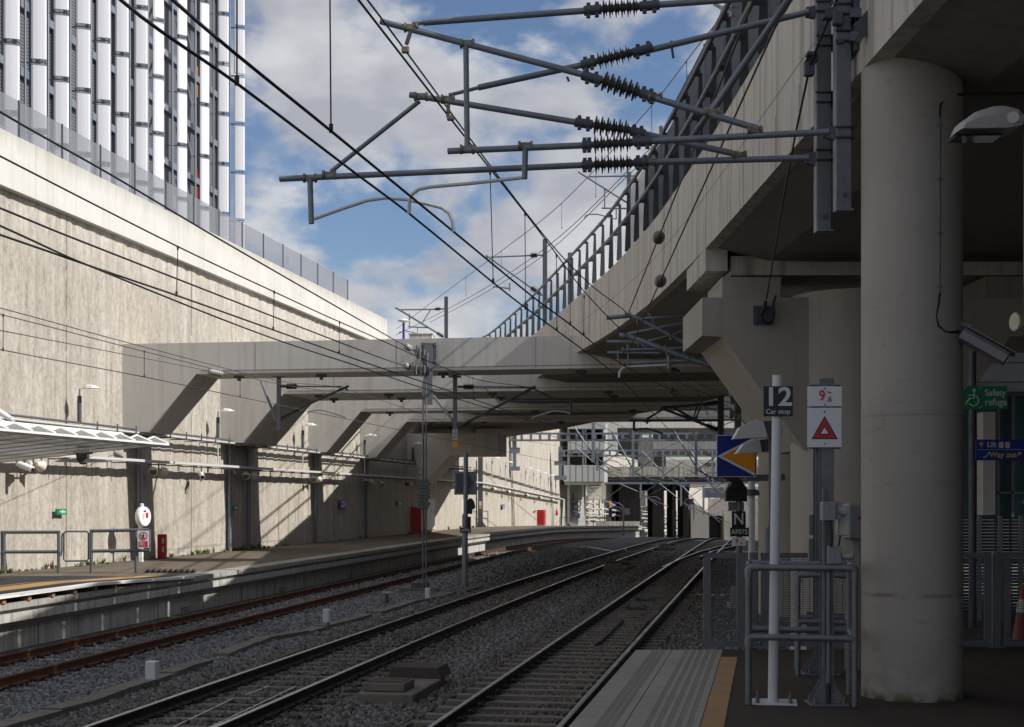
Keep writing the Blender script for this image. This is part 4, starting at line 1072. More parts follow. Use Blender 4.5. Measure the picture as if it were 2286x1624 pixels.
for x0, x1 in ((2100, 2145), (2149, 2224), (2232, 2258), (2265, 2300), (2305, 2420)):
    rect(MB(), x0, 884, x1, 1160, BY + .3, .03).build('glass_pane', M['teal'], sb)
for x in (2147, 2228, 2261, 2302): rect(MB(), x - 3, 878, x + 3, 1240, BY + .1, .15).build('mullion', M['darksteel'], sb)
rect(MB(), 2100, 874, 2420, 884, BY + .05, .3).build('transom', M['darksteel'], sb)
rect(MB(), 2100, 1098, 2420, 1103, BY + .1, .12).build('transom', M['darksteel'], sb)
rect(MB(), 2195, 920, 2222, 1150, BY - 1.5, .4).build('lift_column', M['lamp'], sb)
rect(MB(), 2100, 700, 2600, 1260, BY + 3, 6).build('inner_block', M['darksteel'], sb)
# ------------------------------------------------------------------ overhead line
def armf(X0, Y0):
    def f(x, y):
        k = (x - CX) / F; s = (X0 - Y0 * k) / (.985 + .17 * k); return at(x, y, Y0 + .17 * s)
    return f
def insulator(parent, p, q, r=.092, n=6, core=.030, mat='insul'):
    prof = [(0, core), (.05, core)]
    for k in range(n):
        t0 = .08 + k * .84 / n; w = .84 / n
        R = r * (1.0 if k % 1 == 0 else .8)
        prof += [(t0, core * .9), (t0 + w * .18, R * .45), (t0 + w * .32, R), (t0 + w * .42, R * .62), (t0 + w * .52, core * 1.2), (t0 + w * .60, core * 1.2), (t0 + w * .72, R * .72), (t0 + w * .84, core * 1.3)]
    prof += [(.95, core), (1, core)]
    mb = MB(); mb.lathe(p, q, prof, 16); return mb.build('insulator', M[mat], parent)
def cap_fit(parent, p, q, r=.045):
    mb = MB(); mb.tube([p, q], r, 10)
    d = (q - p)
    for t in (.25, .75):
        c = p + d * t; mb.box(c, (.035, .05, .13)); 
    mb.build('end_fitting', M['darksteel'], parent)
def clamp(parent, p, ax=(1, 0, 0), r=.045):
    mb = MB(); a = Vector(ax).normalized()
    for s in (-.055, .055): mb.tube([p + a * (s - .012), p + a * (s + .012)], r, 10)
    mb.bevbox(p - V(0, 0, .0), (.09, .05, .06), .008); mb.build('clamp', M['brass'], parent)
TR = .030
def tube_part(parent, pts, r=TR, name='tube', mat='tube'):
    mb = MB(); mb.tube(pts, r, 12); return mb.build(name, M[mat], parent)
# hanging masts on the viaduct fascia
def hang_mast(xc, ytop, ybot, Y, w, label, brk):
    c = at(xc, 0, Y); zb = at(xc, ybot, Y).z; zt = at(xc, ytop, Y).z
    t = thing('hanging_mast', (c.x, Y, zb), label, 'mast', 'square steel masts hung on the viaduct side')
    mb = MB(); mb.bevbox((c.x, Y, (zb + zt) / 2), (w, w, zt - zb), .006); mb.box((c.x + w * .1, Y - w / 2 - .004, zb + .012), (w * 1.05, .012, .02)); mb.build('mast_tube', M['galv'], t)
    mb = MB(); mb.disc((c.x + .01, Y - w / 2 - .006, zb + .14), .022, .02, (0, 1, 0), 8); mb.build('bolt', M['darksteel'], t)
    for yb in brk:
        z = at(0, yb, Y).z; mb = MB()
        for dz in (-.045, .045):
            mb.tube([(c.x - w / 2 - .01, Y - w / 2 - .01, z + dz), (c.x + w / 2 + .02, Y - w / 2 - .01, z + dz), (c.x + w / 2 + .02, Y + w / 2 + .06, z + dz)], .011, 6)
        mb.each('u_bolt', M['darksteel'], t)
    mb = MB()
    for yb in brk[:2]:
        z = at(0, yb, Y).z; mb.bar((c.x, Y + w / 2, z), (vX(Y) + .02, Y + .02, z), .08, .12); mb.bevbox((vX(Y) - .02, Y + .02, z), (.04, .35, .3), .006)
    mb.each('wall_bracket', M['darksteel'], t)
    return t
hang_mast(1836, -90, 520, 13.4, .135, 'longer left one of two square galvanised masts hanging beside the viaduct', (96, 222, 20, 350))
hang_mast(1880, -90, 474, 12.9, .135, 'shorter right one of two square galvanised masts hanging beside the viaduct', (26, 86, 300))
t = thing('mast_bracket', at(1930, 50, 12.7), 'dark channel bracket fixing the short hanging mast to the viaduct fascia', 'bracket')
for (a, b_) in (((1900, 30), (1948, 30)), ((1900, 82), (1948, 84))):
    mb = MB(); mb.bar(at(*a, 12.75), at(*b_, 12.65), .06, .08); mb.build('channel', M['darksteel'], t)
mb = MB(); mb.prism([at(x, y, 12.45) for x, y in ((1908, 54), (1948, 10), (1953, 12), (1953, 60), (1918, 94), (1905, 92), (1922, 70))], (0, .06, 0)); mb.build('plate', M['darksteel'], t)

# the two near cantilevers
A = armf(2.86 - .07, 13.4)
t = thing('overhead_cantilever', A(1806, 353), 'lower tubular cantilever reaching furthest left, from the longer mast', 'cantilever', 'tubular overhead line cantilevers')
tube_part(t, [A(625, 400), A(1302, 369)]); tube_part(t, [A(1420, 363.5), A(1806, 353)])
insulator(t, A(1318, 368.5), A(1418, 364)); cap_fit(t, A(1300, 369.3), A(1322, 368.3)); cap_fit(t, A(1416, 364), A(1448, 362.5))
tube_part(t, [A(915, 212), A(1290, 274)]); tube_part(t, [A(1425, 296.5), A(1655, 347)])
insulator(t, A(1318, 278.5), A(1412, 292)); cap_fit(t, A(1284, 273), A(1322, 279)); cap_fit(t, A(1408, 293), A(1440, 300))
tube_part(t, [A(1002, 213), A(1073, 195)], .018); tube_part(t, [A(1068, 196), A(1302, 145)]); tube_part(t, [A(1414, 121), A(1806, 27)])
insulator(t, A(1326, 139), A(1416, 116)); cap_fit(t, A(1298, 146), A(1330, 138)); cap_fit(t, A(1412, 119), A(1458, 106))
tube_part(t, [A(738, 384), A(937, 226)], .022); tube_part(t, [A(692, 398), A(695, 500)], .028, 'drop_bracket')
tube_part(t, [A(702, 489), A(760, 468), A(820, 448), A(862, 442), A(905, 446), A(950, 455), A(985, 464), A(1002, 476), A(1010, 494), A(1013, 518)], .017, 'steady_arm', 'lamp')
for x, y in ((692, 398), (735, 391), (940, 216), (1000, 222), (1650, 347), (1448, 362)): clamp(t, A(x, y))
mb = MB(); mb.bar(A(1001, 226), A(1000, 262), .03); mb.bevbox(A(1006, 264), (.07, .05, .05), .008); mb.build('messenger_clamp', M['brass'], t)
mb = MB(); mb.prism([A(1800, 342), A(1824, 338), A(1824, 372), A(1800, 362)], (0, .06, 0)); mb.build('hinge', M['darksteel'], t)
mb = MB(); mb.prism([A(1800, 16), A(1824, 12), A(1824, 40), A(1800, 36)], (0, .06, 0)); mb.build('hinge', M['darksteel'], t)
B = armf(2.92 - .07, 12.9)
t = thing('overhead_cantilever', B(1845, 296), 'upper tubular cantilever hung from the shorter mast, crossing above the other', 'cantilever', 'tubular overhead line cantilevers')
tube_part(t, [B(1000, 338), B(1302, 325)]); tube_part(t, [B(1425, 317), B(1850, 295)])
insulator(t, B(1316, 324), B(1418, 318)); cap_fit(t, B(1300, 325), B(1320, 324)); cap_fit(t, B(1416, 318), B(1455, 315.5))
tube_part(t, [B(850, 48), B(1320, 172)]); tube_part(t, [B(1430, 210), B(1692, 288)])
insulator(t, B(1338, 178), B(1434, 210)); cap_fit(t, B(1300, 168), B(1342, 181)); cap_fit(t, B(1430, 208), B(1462, 218))
tube_part(t, [B(921, 53), B(950, 51)], .018); tube_part(t, [B(945, 51), B(1310, 24)]); tube_part(t, [B(1430, 14), B(1870, -18)])
insulator(t, B(1336, 21), B(1432, 14)); cap_fit(t, B(1304, 25), B(1342, 21)); cap_fit(t, B(1428, 15), B(1472, 11))
tube_part(t, [B(1040, 98), B(1043, 332)], .026)
tube_part(t, [B(1173, 322), B(1171, 400)], .027, 'drop_bracket')
tube_part(t, [B(1168, 397), B(1050, 410), B(960, 418), B(935, 423), B(920, 434), B(914, 448), B(913, 478)], .017, 'steady_arm', 'lamp')
for x, y in ((1043, 98), (1043, 334), (1173, 326), (918, 62), (1685, 292), (1590, 252), (1462, 218)): clamp(t, B(x, y))
mb = MB(); mb.bar(B(918, 66), B(907, 100), .03); mb.bevbox(B(905, 112), (.07, .05, .06), .008); mb.build('messenger_clamp', M['brass'], t)
mb = MB(); mb.prism([B(1838, 286), B(1868, 280), B(1868, 314), B(1838, 304)], (0, .06, 0)); mb.build('hinge', M['darksteel'], t)
mb = MB(); mb.tube([B(1266, 172), B(1270, 182)], .012, 6); mb.build('hanging_stub', M['darksteel'], t)
for x0, y0, x1, y1, Y_ in ((1798, 112, 1826, 136, 13.32), (1838, 14, 1868, 38, 12.82), (1868, 84, 1884, 94, 12.8)):
    a, b_ = at(x0, y0, Y_), at(x1, y1, Y_); mb = MB(); mb.prism([V(a.x, Y_, b_.z), V(b_.x, Y_, b_.z), V(b_.x, Y_, a.z), V(a.x + .03, Y_, a.z - .02)], (0, .02, 0)); mb.bar(V(a.x, Y_ + .05, b_.z), V(b_.x, Y_ + .05, b_.z), .09, .012); o = mb.build('bracket_shelf', M['darksteel'], None, base=a); tag(o, 'dark angle bracket on the hanging mast, ' + ('lower left one with a stay wire' if y0 == 112 else 'upper one near the picture top' if y0 == 14 else 'small one between both masts'), 'bracket', 'angle brackets on the hanging masts')
for p0, p1 in (((1499, 92), (1503, 130)),):
    mb = MB(); mb.tube([A(*p0), A(1500, 108), A(*p1)], .013, 6); mb.build('hanging_stub', M['darksteel'], [o_ for o_ in COL.objects if o_.name == 'overhead_cantilever'][0])
# long struts slanting up past the railing
for a, b_, lb in (((1594, 244, 13.55), (1800, -60, 12.2), 'upper slanting strut tube rising past the viaduct railing'), ((1545, 306, 13.9), (1790, -40, 12.4), 'lower slanting strut tube rising past the viaduct railing')):
    mb = MB(); mb.tube([at(*a), at(*b_)], .030, 12); o = mb.build('strut_tube', M['tube'], None, base=at(*a)); tag(o, lb, 'strut', 'strut tubes beside the viaduct railing')

# second set of cantilevers by the corbelled pier
z6 = lambda x, y: ((2000 + .3694 * x) / 1.5136, (900 + .3694 * y) / 1.5136)
CC = armf(4.7, 30.2)
Cq = lambda x, y: CC(*z6(x, y))
t = thing('overhead_cantilever', Cq(1180, 960), 'dark shaded cluster of cantilever tubes against the viaduct soffit by the corbelled pier', 'cantilever', 'tubular overhead line cantilevers')
for pts, r_ in (([(135, 473), (300, 458), (350, 455), (400, 472), (460, 500), (830, 690), (1010, 770)], .045), ([(460, 482), (830, 455), (1000, 440)], .032), ([(250, 637), (330, 640), (900, 850), (1080, 905)], .065),
               ([(330, 622), (830, 520), (1000, 480)], .035), ([(135, 695), (370, 690), (430, 705), (500, 740)], .04), ([(270, 770), (370, 765), (850, 750)], .035), ([(140, 792), (625, 795)], .028), ([(290, 892), (800, 868), (900, 862)], .038), ([(500, 690), (760, 620), (1000, 500)], .02), ([(500, 400), (570, 520)], .015)):
    tube_part(t, [Cq(*p) for p in pts], r_)
tube_part(t, [Cq(690, 902), Cq(500, 912), Cq(330, 918), Cq(285, 932), Cq(258, 960), Cq(248, 1020)], .026, 'steady_arm', 'lamp')
tube_part(t, [Cq(705, 790), Cq(705, 940)], .04, 'drop_bracket')
insulator(t, Cq(1075, 895), Cq(1185, 965), .13, 6, .05)
for x, y in ((330, 450), (440, 495), (320, 640), (450, 715), (310, 770), (650, 752), (820, 820), (910, 850), (320, 890), (745, 650), (710, 800)): clamp(t, Cq(x, y), r=.07)
tube_part(t, [Cq(240, 765), Cq(240, 900)], .015); tube_part(t, [Cq(325, 640), Cq(335, 890)], .018)
# third cantilever under the paired beams
DD = armf(.1432 * 55, 55); Dq = lambda x, y: DD(*z6(x, y))
t = thing('overhead_cantilever', Dq(1178, 1400), 'black silhouetted cantilever on a drop mast below the paired beams', 'cantilever', 'tubular overhead line cantilevers')
a = Dq(1178, 1185); b_ = Dq(1178, 1560)
mb = MB(); mb.bevbox(((a.x + b_.x) / 2, a.y, (a.z + b_.z) / 2 + .6), (.22, .22, a.z - b_.z + 1.2), .01); mb.build('drop_mast', M['darksteel'], t)
for pts, r_ in (([(345, 1413), (1160, 1410)], .05), ([(640, 1295), (740, 1290), (1020, 1450)], .05), ([(640, 1300), (1165, 1500)], .05), ([(640, 1295), (1020, 1265), (1160, 1245)], .05), ([(500, 1400), (640, 1315)], .04), ([(385, 1413), (385, 1505)], .05), ([(930, 1390), (960, 1285)], .03), ([(950, 1390), (1000, 1285)], .03)):
    tube_part(t, [Dq(*p) for p in pts], r_, 'tube', 'darksteel')
tube_part(t, [Dq(385, 1505), Dq(440, 1488), Dq(500, 1485), Dq(570, 1505), Dq(650, 1535)], .035, 'steady_arm', 'darksteel')
insulator(t, Dq(1025, 1265), Dq(1150, 1245), .18, 6, .06); insulator(t, Dq(1040, 1452), Dq(1155, 1498), .18, 6, .06)
for x, y in ((640, 1300), (1010, 1440), (950, 1388)): clamp(t, Dq(x, y), r=.08)
# cantilevers on drop masts under the nearest beam
z4 = lambda x, y: (.3468 * x, 528.5 + .3468 * y)
z5 = lambda x, y: (793 + .3468 * x, 661 + .3468 * y)
def drop_cant(q, fr, label, mast, strut, tubes, steady, ins, plate=None):
    m0, m1 = q(*mast[0]), q(*mast[1])
    t = thing('overhead_cantilever', m1, label, 'cantilever', 'tubular overhead line cantilevers')
    mb = MB(); mb.bevbox(((m0.x + m1.x) / 2, m0.y, (m0.z + m1.z) / 2 + .1), (.13, .13, m0.z - m1.z + .25), .008); mb.bevbox((m0.x, m0.y, m0.z + .02), (.4, .4, .03), .005); mb.build('drop_mast', M['galv'], t)
    for pts, r_ in tubes: tube_part(t, [q(*p) for p in pts], r_, 'tube', 'darksteel')
    if strut:
        mb = MB(); s0, s1 = q(*strut[0]), q(*strut[1]); mb.tube([s0 + V(0, 1.2, 0), s1], .045, 8); mb.build('strut', M['tube'], t)
    tube_part(t, [q(*p) for p in steady], .02, 'steady_arm', 'lamp')
    for a, b_ in ins: insulator(t, q(*a), q(*b_), .10, 6, .035)
    return t
E4 = armf((620 - CX) / F * 46.6, 46.6); q4 = lambda x, y: E4(*z4(x, y))
drop_cant(q4, 0, 'cantilever on the left drop mast below the nearest beam, over the rusty track', ((1795, 905), (1795, 1245)), ((1640, 912), (1782, 1195)),
          [([(1810, 965), (1845, 965)], .04), ([(1915, 965), (2200, 966)], .02), ([(1925, 1105), (2245, 962)], .04), ([(2210, 970), (2240, 990)], .03)],
          [(1975, 1137), (2020, 1120), (2075, 1118), (2130, 1135), (2205, 1158), (2220, 1160), (2222, 1172)], [((1838, 965), (1918, 965)), ((1802, 1172), (1930, 1103))])
E5 = armf((1016 - CX) / F * 45.9, 45.9); q5 = lambda x, y: E5(*z5(x, y))
t5 = drop_cant(q5, 0, 'cantilever on the right drop mast below the nearest beam, over the middle track', ((643, 525), (643, 945)), ((490, 628), (628, 800)),
          [([(660, 585), (700, 585)], .04), ([(765, 586), (1155, 588)], .022), ([(745, 800), (1160, 583)], .045), ([(835, 592), (930, 690)], .012), ([(1140, 592), (1280, 670)], .03), ([(1000, 682), (1415, 675)], .028), ([(1387, 676), (1387, 760)], .035)],
          [(1385, 758), (1340, 745), (1275, 740), (1220, 758), (1150, 780), (1137, 795)], [((692, 585), (768, 585)), ((662, 850), (750, 798))])
mb = MB(); a = q5(643, 893); mb.bevbox((a.x, a.y - .075, a.z), (.15, .012, .34), .002); s = mb.build('number_tag', M['lamp'], t5)
text('Y', .11, M['black'], a + V(0, -.085, .12), s, 'lettering'); text('09', .10, M['black'], a + V(0, -.085, .02), s, 'lettering'); text('64', .10, M['black'], a + V(0, -.085, -.08), s, 'lettering')
mb = MB(); mb.bevbox((a.x, a.y - .075, a.z - .31), (.15, .012, .20), .002); mb.build('yellow_tag', M['orange'], t5)

# tension gear on the face of the nearest beam
r1 = lambda x, y: ((1300 + .1847 * x) / 1.5136, (1100 + .1847 * y) / 1.5136)
GY = 44.05
R1 = lambda x, y, d=0: at(*r1(x, y), GY - d)
t = thing('tension_gear', R1(790, 900), 'wire tensioning gear: steel post, pulleys and insulators on the nearest beam face', 'tensioner')
a, b_ = R1(660, 310), R1(942, 700); mb = MB(); mb.bevbox(((a.x + b_.x) / 2, GY + .22, (a.z + b_.z) / 2), (b_.x - a.x, .06, a.z - b_.z), .01); mb.build('fixing_plate', M['darksteel'], t)
a, b_ = R1(725, 352), R1(850, 1455); mb = MB(); h = a.z - b_.z
mb.box(((a.x + b_.x) / 2, GY - .02, (a.z + b_.z) / 2), (b_.x - a.x, .03, h)); mb.box(((a.x + b_.x) / 2 + .12, GY + .09, (a.z + b_.z) / 2), (.03, .22, h)); mb.build('post', M['galv'], t)
for x, y in ((690, 345), (920, 340), (685, 660), (915, 650)):
    mb = MB(); mb.disc(R1(x, y, -.17), .05, .08, (0, 1, 0), 8); mb.build('bolt', M['galv'], t)
for x, y in ((410, 395), (395, 745)):
    c = R1(x, y); mb = MB(); mb.lathe(c + V(-.05, -.10, .02), c + V(.13, .10, -.06), [(0, .07), (.1, .10), (.75, .10), (1, .03)], 16); mb.build('insulator', M['insulgrey'], t)
    mb = MB(); mb.bevbox(c + V(.28, .05, -.10), (.22, .05, .07), .01); mb.build('link', M['galv'], t)
for x, y, w, h in ((610, 490, .20, .42), (740, 560, .22, .36), (545, 790, .18, .42), (690, 800, .22, .46), (800, 790, .14, .42)):
    c = R1(x, y, .08); mb = MB(); mb.bevbox(c + V(-.03, 0, 0), (w * .3, .12, h), .02); mb.bevbox(c + V(w * .3, -.03, -.05), (w * .28, .10, h * .7), .02); mb.disc(c, w * .55, .07, (.2, 1, 0), 14); mb.build('pulley_block', M['galv'], t)
for x, y in ((650, 520), (600, 830), (720, 860)):
    c = R1(x, y, .02); mb = MB(); mb.bevbox(c, (.3, .1, .14), .01); mb.build('shackle', M['darksteel'], t)
M['weightgrey'] = paint('weight_grey', (.11, .12, .115), .8, .5)
cw = at(946, 1103, 43.6)
wt = thing('tension_weights', cw, 'stack of grey tension weights hanging on twin guide rods between the tracks', 'weights')
for k in range(9):
    z = at(0, 1070 + k * 7.4 + 3.5, 43.6).z; mb = MB(); mb.bevbox((cw.x + (.02 if k % 2 else -.02), 43.6, z), (.31 + .04 * (k % 3 == 1), .3, .092), .012); mb.build('weight', M['weightgrey'], wt)
for x in (943.5, 950.5):
    b0 = at(x, 1320, 43.6); mb = MB(); mb.tube([(b0.x, 43.75, BAL + .2), (b0.x, 43.75, at(0, 852, 43.6).z)], .022, 8); mb.build('guide_rod', M['galv'], wt)
mb = MB(); mb.tube([(cw.x, 43.6, at(0, 800, 43.6).z), (cw.x, 43.6, at(0, 1072, 43.6).z)], .012, 6); mb.build('pull_wire', M['wire'], wt)
mb = MB(); mb.tube([V(cw.x - .12 + .1 * math.cos(k * .6), 43.5, at(0, 1054, 43.6).z + .1 * math.sin(k * .6)) for k in range(11)], .012, 6); mb.build('safety_loop', M['wiregrey'], wt)
bb = on_z(944, 1327, BAL + .05)
bt = thing('anchor_block', bb, 'stained concrete block in the ballast below the tension weights', 'block')
mb = MB(); mb.prism([bb + V(-.75, 0, .18), bb + V(.42, 0, .18), bb + V(.42, 0, -.35), bb + V(-.35, 0, -.35)], (0, .9, 0)); mb.build('block_body', M['dirtyconc'], bt)
mb = MB(); mb.bevbox(bb + V(-.1, .4, .26), (.55, .3, .16), .01); mb.build('guide_box', M['darksteel'], bt)

# wires ------------------------------------------------------------
def con(x, y, h=2.62): return at(x, y, h * F / (CY - y))
def wire(name, pts, r, label, mat='wire', group='overhead wires', cat='wire', sag=0):
    P = [Vector(p) for p in pts]
    if P[0].y < 26 and name in ('contact_wire', 'messenger_wire', 'anchor_wire') and group == 'overhead wires': P = [P[0] - (P[1] - P[0]).normalized() * 40] + P
    # round the polyline gently
    if len(P) > 2:
        Q = []
        for i in range(len(P) - 1):
            p0, p1, p2, p3 = P[max(i - 1, 0)], P[i], P[i + 1], P[min(i + 2, len(P) - 1)]
            l = (p2 - p1).length
            m1 = (p2 - p0) / max((p2 - p0).length, 1e-6) * l; m2 = (p3 - p1) / max((p3 - p1).length, 1e-6) * l
            if i == 0: m1 = p2 - p1
            if i == len(P) - 2: m2 = p2 - p1
            for k in range(6):
                u = k / 6; Q.append(p1 * (2 * u ** 3 - 3 * u * u + 1) + m1 * (u ** 3 - 2 * u * u + u) + p2 * (-2 * u ** 3 + 3 * u * u) + m2 * (u ** 3 - u * u))
        Q.append(P[-1])
    else: Q = [P[0].lerp(P[1], k / 8) - V(0, 0, sag * 4 * (k / 8) * (1 - k / 8)) for k in range(9)]
    mb = MB(); mb.tube(Q, r, 6); o = mb.build(name, M[mat], None, base=P[0]); tag(o, label, cat, group); return o
def droppers(parent, lst, r=.006, clip=True):
    for a, b_ in lst:
        mb = MB(); mb.tube([a, b_], r, 5)
        mb.tube([b_ + V(0, 0, .05), b_ + V(0, 0, -.012)], .016, 6); mb.tube([a + V(0, 0, .012), a + V(0, 0, -.04)], .014, 6)
        mb.build('dropper', M['wire'], parent)
t3c = lambda Y: T3L(Y) + GAUGE / 2
t2c = lambda Y: T2L(Y) + GAUGE / 2
t1c = lambda Y: T1L(Y) + GAUGE / 2
w = wire('contact_wire', [con(-60, -360), con(269, 0, 2.70), con(529, 187, 2.74), con(793, 387, 2.78), con(913, 477, 2.76), con(1138, 661, 2.69), con(1244, 739, 2.66), con(1381, 843, 2.62), V(t3c(55) - .3, 55, EYE + 2.6), V(t3c(80), 80, EYE + 2.6), V(t3c(110), 110, EYE + 2.4)], .011, 'contact wire crossing from the top left to the shorter steady arm')
droppers(w, [(con(529, 187, 2.74) + V(.0, 0, 1.5), con(529, 187, 2.74)), (at(1094, 383, 17.4), con(1101, 631, 2.70)), (at(1242, 570, 22.9), con(1243, 738, 2.66)), (at(1172, 476, 20.0), con(1173, 690, 2.68))])
w = wire('contact_wire', [con(60, -330), con(385, 0, 2.62), con(739, 293, 2.62), con(1013, 518, 2.62), con(1187, 661, 2.62), con(1273, 725, 2.62), at(1382, 810, 28.5), at(1507, 876, 36), at(1640, 938, 47)], .011, 'contact wire held by the curved steady arm, then leaving towards the right')
droppers(w, [(con(739, 293, 2.62) + V(-.012, 0, 1.5), con(739, 293, 2.62)), (at(1273, 605, 21.9), con(1273, 725, 2.62)), (at(1304, 661, 24), at(1303, 748, 24))])
wire('messenger_wire', [at(700, -150, 10.8), at(820, 0, 12.7), at(904, 112, 14.2), at(1042, 300, 17.4), at(1174, 475, 21.4), at(1252, 570, 24), at(1324, 641, 27), at(1402, 703, 30.4), V(t3c(55) - .2, 55, EYE + 3.9), V(t3c(80), 80, EYE + 3.9)], .010, 'messenger wire clamped under the topmost near tube')
wire('messenger_wire', [at(690, -140, 9.6), at(800, 0, 11.0), at(1004, 263, 14.15), at(1170, 473, 19.8), at(1240, 565, 22.5), at(1305, 652, 25.6), at(1399, 749, 30.4), at(1510, 850, 40), at(1642, 905, 47.5)], .010, 'messenger wire clamped below the second near tube')
w2 = wire('messenger_wire', [at(-150, 150, 12.2), at(0, 250, 13.7), at(250, 392, 16.6), at(479, 528, 19.5), at(793, 709, 27.5), at(912, 777, GY - .3)], .012, 'uppermost wire across the pale wall cap, ending at the tension gear')
w3 = wire('messenger_wire', [at(-150, 270, 12.2), at(0, 349, 14.0), at(397, 551, 18.6), at(610, 651, 22.4), at(758, 719, 25.9), at(1056, 845, 38), at(1188, 868, 45.3), V(t2c(60), 60, EYE + 3.6), V(t2c(90), 90, EYE + 3.8)], .010, 'messenger wire of the middle track with droppers over the rough wall')
w4 = wire('contact_wire', [con(-170, 468), con(10, 528), con(218, 600), con(394, 660), con(610, 737), con(793, 802), con(949, 855), con(1188, 936), V(t2c(70), 70, EYE + 2.62), V(t2c(110), 110, EYE + 2.4)], .012, 'contact wire of the middle track below its messenger wire')
droppers(w4, [(at(397, 551, 18.6), con(394, 660)), (at(612, 651, 22.4), con(610, 737)), (at(758, 719, 25.9), con(757, 789)), (at(1056, 843, 38), at(1057, 891, 38))])
wire('contact_wire', [at(-140, 410, 12.6), at(0, 465, 13.7), at(153, 528, 15.3), at(793, 778, 26.5), at(905, 818, GY - .3)], .011, 'thin wire running to the lower insulator of the tension gear')
wire('contact_wire', [at(-130, 445, 12.7), at(52, 528, 14.1), at(180, 586, 15.6), at(590, 749, 22.5), at(793, 816, 27.5), at(960, 872, 35), at(1186, 941, 46)], .011, 'lower out-of-running wire just under the middle contact wire')
w6 = wire('messenger_wire', [at(-160, 650, 21.4), at(0, 688, 23.5), at(295, 768, 28.8), at(624, 851, 38.5), at(767, 868, 46.3), V(t1c(70), 70, EYE + 3.3), V(t1c(100), 100, EYE + 3.6)], .009, 'topmost of the thin wires above the rusty track', 'wiregrey')
wire('messenger_wire', [at(-160, 668, 21.4), at(0, 702, 23.6), at(322, 785, 29.5), at(624, 858, 38.6), at(790, 880, 46.6)], .009, 'second thin wire above the rusty track', 'wiregrey')
w8 = wire('anchor_wire', [at(-160, 708, 21.6), at(0, 738, 24), at(470, 829, 44.6)], .009, 'thin wire ending at a small insulator on the nearest beam face', 'wiregrey')
insulator(w8, at(466, 829, 44.6), at(496, 835, 45.2), .12, 6, .05, 'insulgrey')
w9 = wire('contact_wire', [con(-160, 750), con(0, 781), con(322, 842), con(536, 887), con(770, 935), V(t1c(70), 70, EYE + 2.6), V(t1c(110), 110, EYE + 2.3)], .010, 'contact wire low over the rusty track in front of the platform wall', 'wiregrey')
droppers(w9, [(at(7, 703, 23.7), con(7, 783)), (at(322, 784, 29.5), con(322, 842)), (at(536, 835, 35.4), con(536, 887))], .007)
# stay wires with egg insulators
def egg(parent, p, ax):
    a = Vector(ax).normalized(); mb = MB(); mb.lathe(p - a * .17, p + a * .17, [(0, .03), (.06, .075), (.25, .098), (.6, .10), (.85, .08), (1, .02)], 18); mb.build('egg_insulator', M['insul'], parent)
for e0, e1, egx, lb in ((at(1402, 702, 30.4), at(1690, -20, 13.0), (1474, 530), 'stay wire with the upper egg insulator in front of the fascia'), (at(1406, 779, 30.4), at(1768, -22, 12.9), (1477, 628), 'stay wire with the lower egg insulator in front of the fascia')):
    w = wire('stay_wire', [e0, e1], .012, lb, group='stay wires by the viaduct')
    best = min((e0.lerp(e1, k / 400) for k in range(401)), key=lambda q: abs(CY - F * (q.z - EYE) / q.y - egx[1]))
    egg(w, best, e1 - e0)
w = wire('stay_wire', [at(1880, -30, 12.75), at(1806, 158, 13.25), at(1711, 668, 22.05)], .012, 'stay wire dropping from the mast to the plate on the corbelled crosshead', group='stay wires by the viaduct')
mb = MB(); mb.bevbox(at(1806, 156, 13.2), (.09, .08, .12), .01); mb.bevbox(at(1870, 42, 12.8), (.09, .08, .12), .01); mb.bevbox(at(1812, 122, 13.25), (.10, .10, .03), .004); mb.each('wire_grip', M['darksteel'], w)
t = thing('anchor_plate', at(1704, 704, 22.17), 'dark square bolted plate with a cable loop on the crosshead face', 'plate')
a, b_ = at(1682, 683, 22.15), at(1723, 725, 22.15); mb = MB(); mb.bevbox(((a.x + b_.x) / 2, 22.17, (a.z + b_.z) / 2), (b_.x - a.x, .04, a.z - b_.z), .004); mb.build('plate_body', M['darksteel'], t)
mb = MB(); mb.tube([at(x, y, 22.08) for x, y in ((1709, 672), (1707, 684), (1703, 695), (1697, 705), (1703, 717), (1713, 722), (1724, 717), (1728, 700), (1726, 680), (1731, 661))], .02, 8); mb.tube([at(1709, 672, 22.08), at(1706, 690, 22.08), at(1698, 702, 22.1)], .028, 8); mb.build('cable_loop', M['cable'], t)
for x, y in ((1689, 690), (1717, 690), (1689, 718), (1717, 718)):
    mb = MB(); mb.disc(at(x, y, 22.14), .03, .03, (0, 1, 0), 8); mb.build('bolt', M['darksteel'], t)
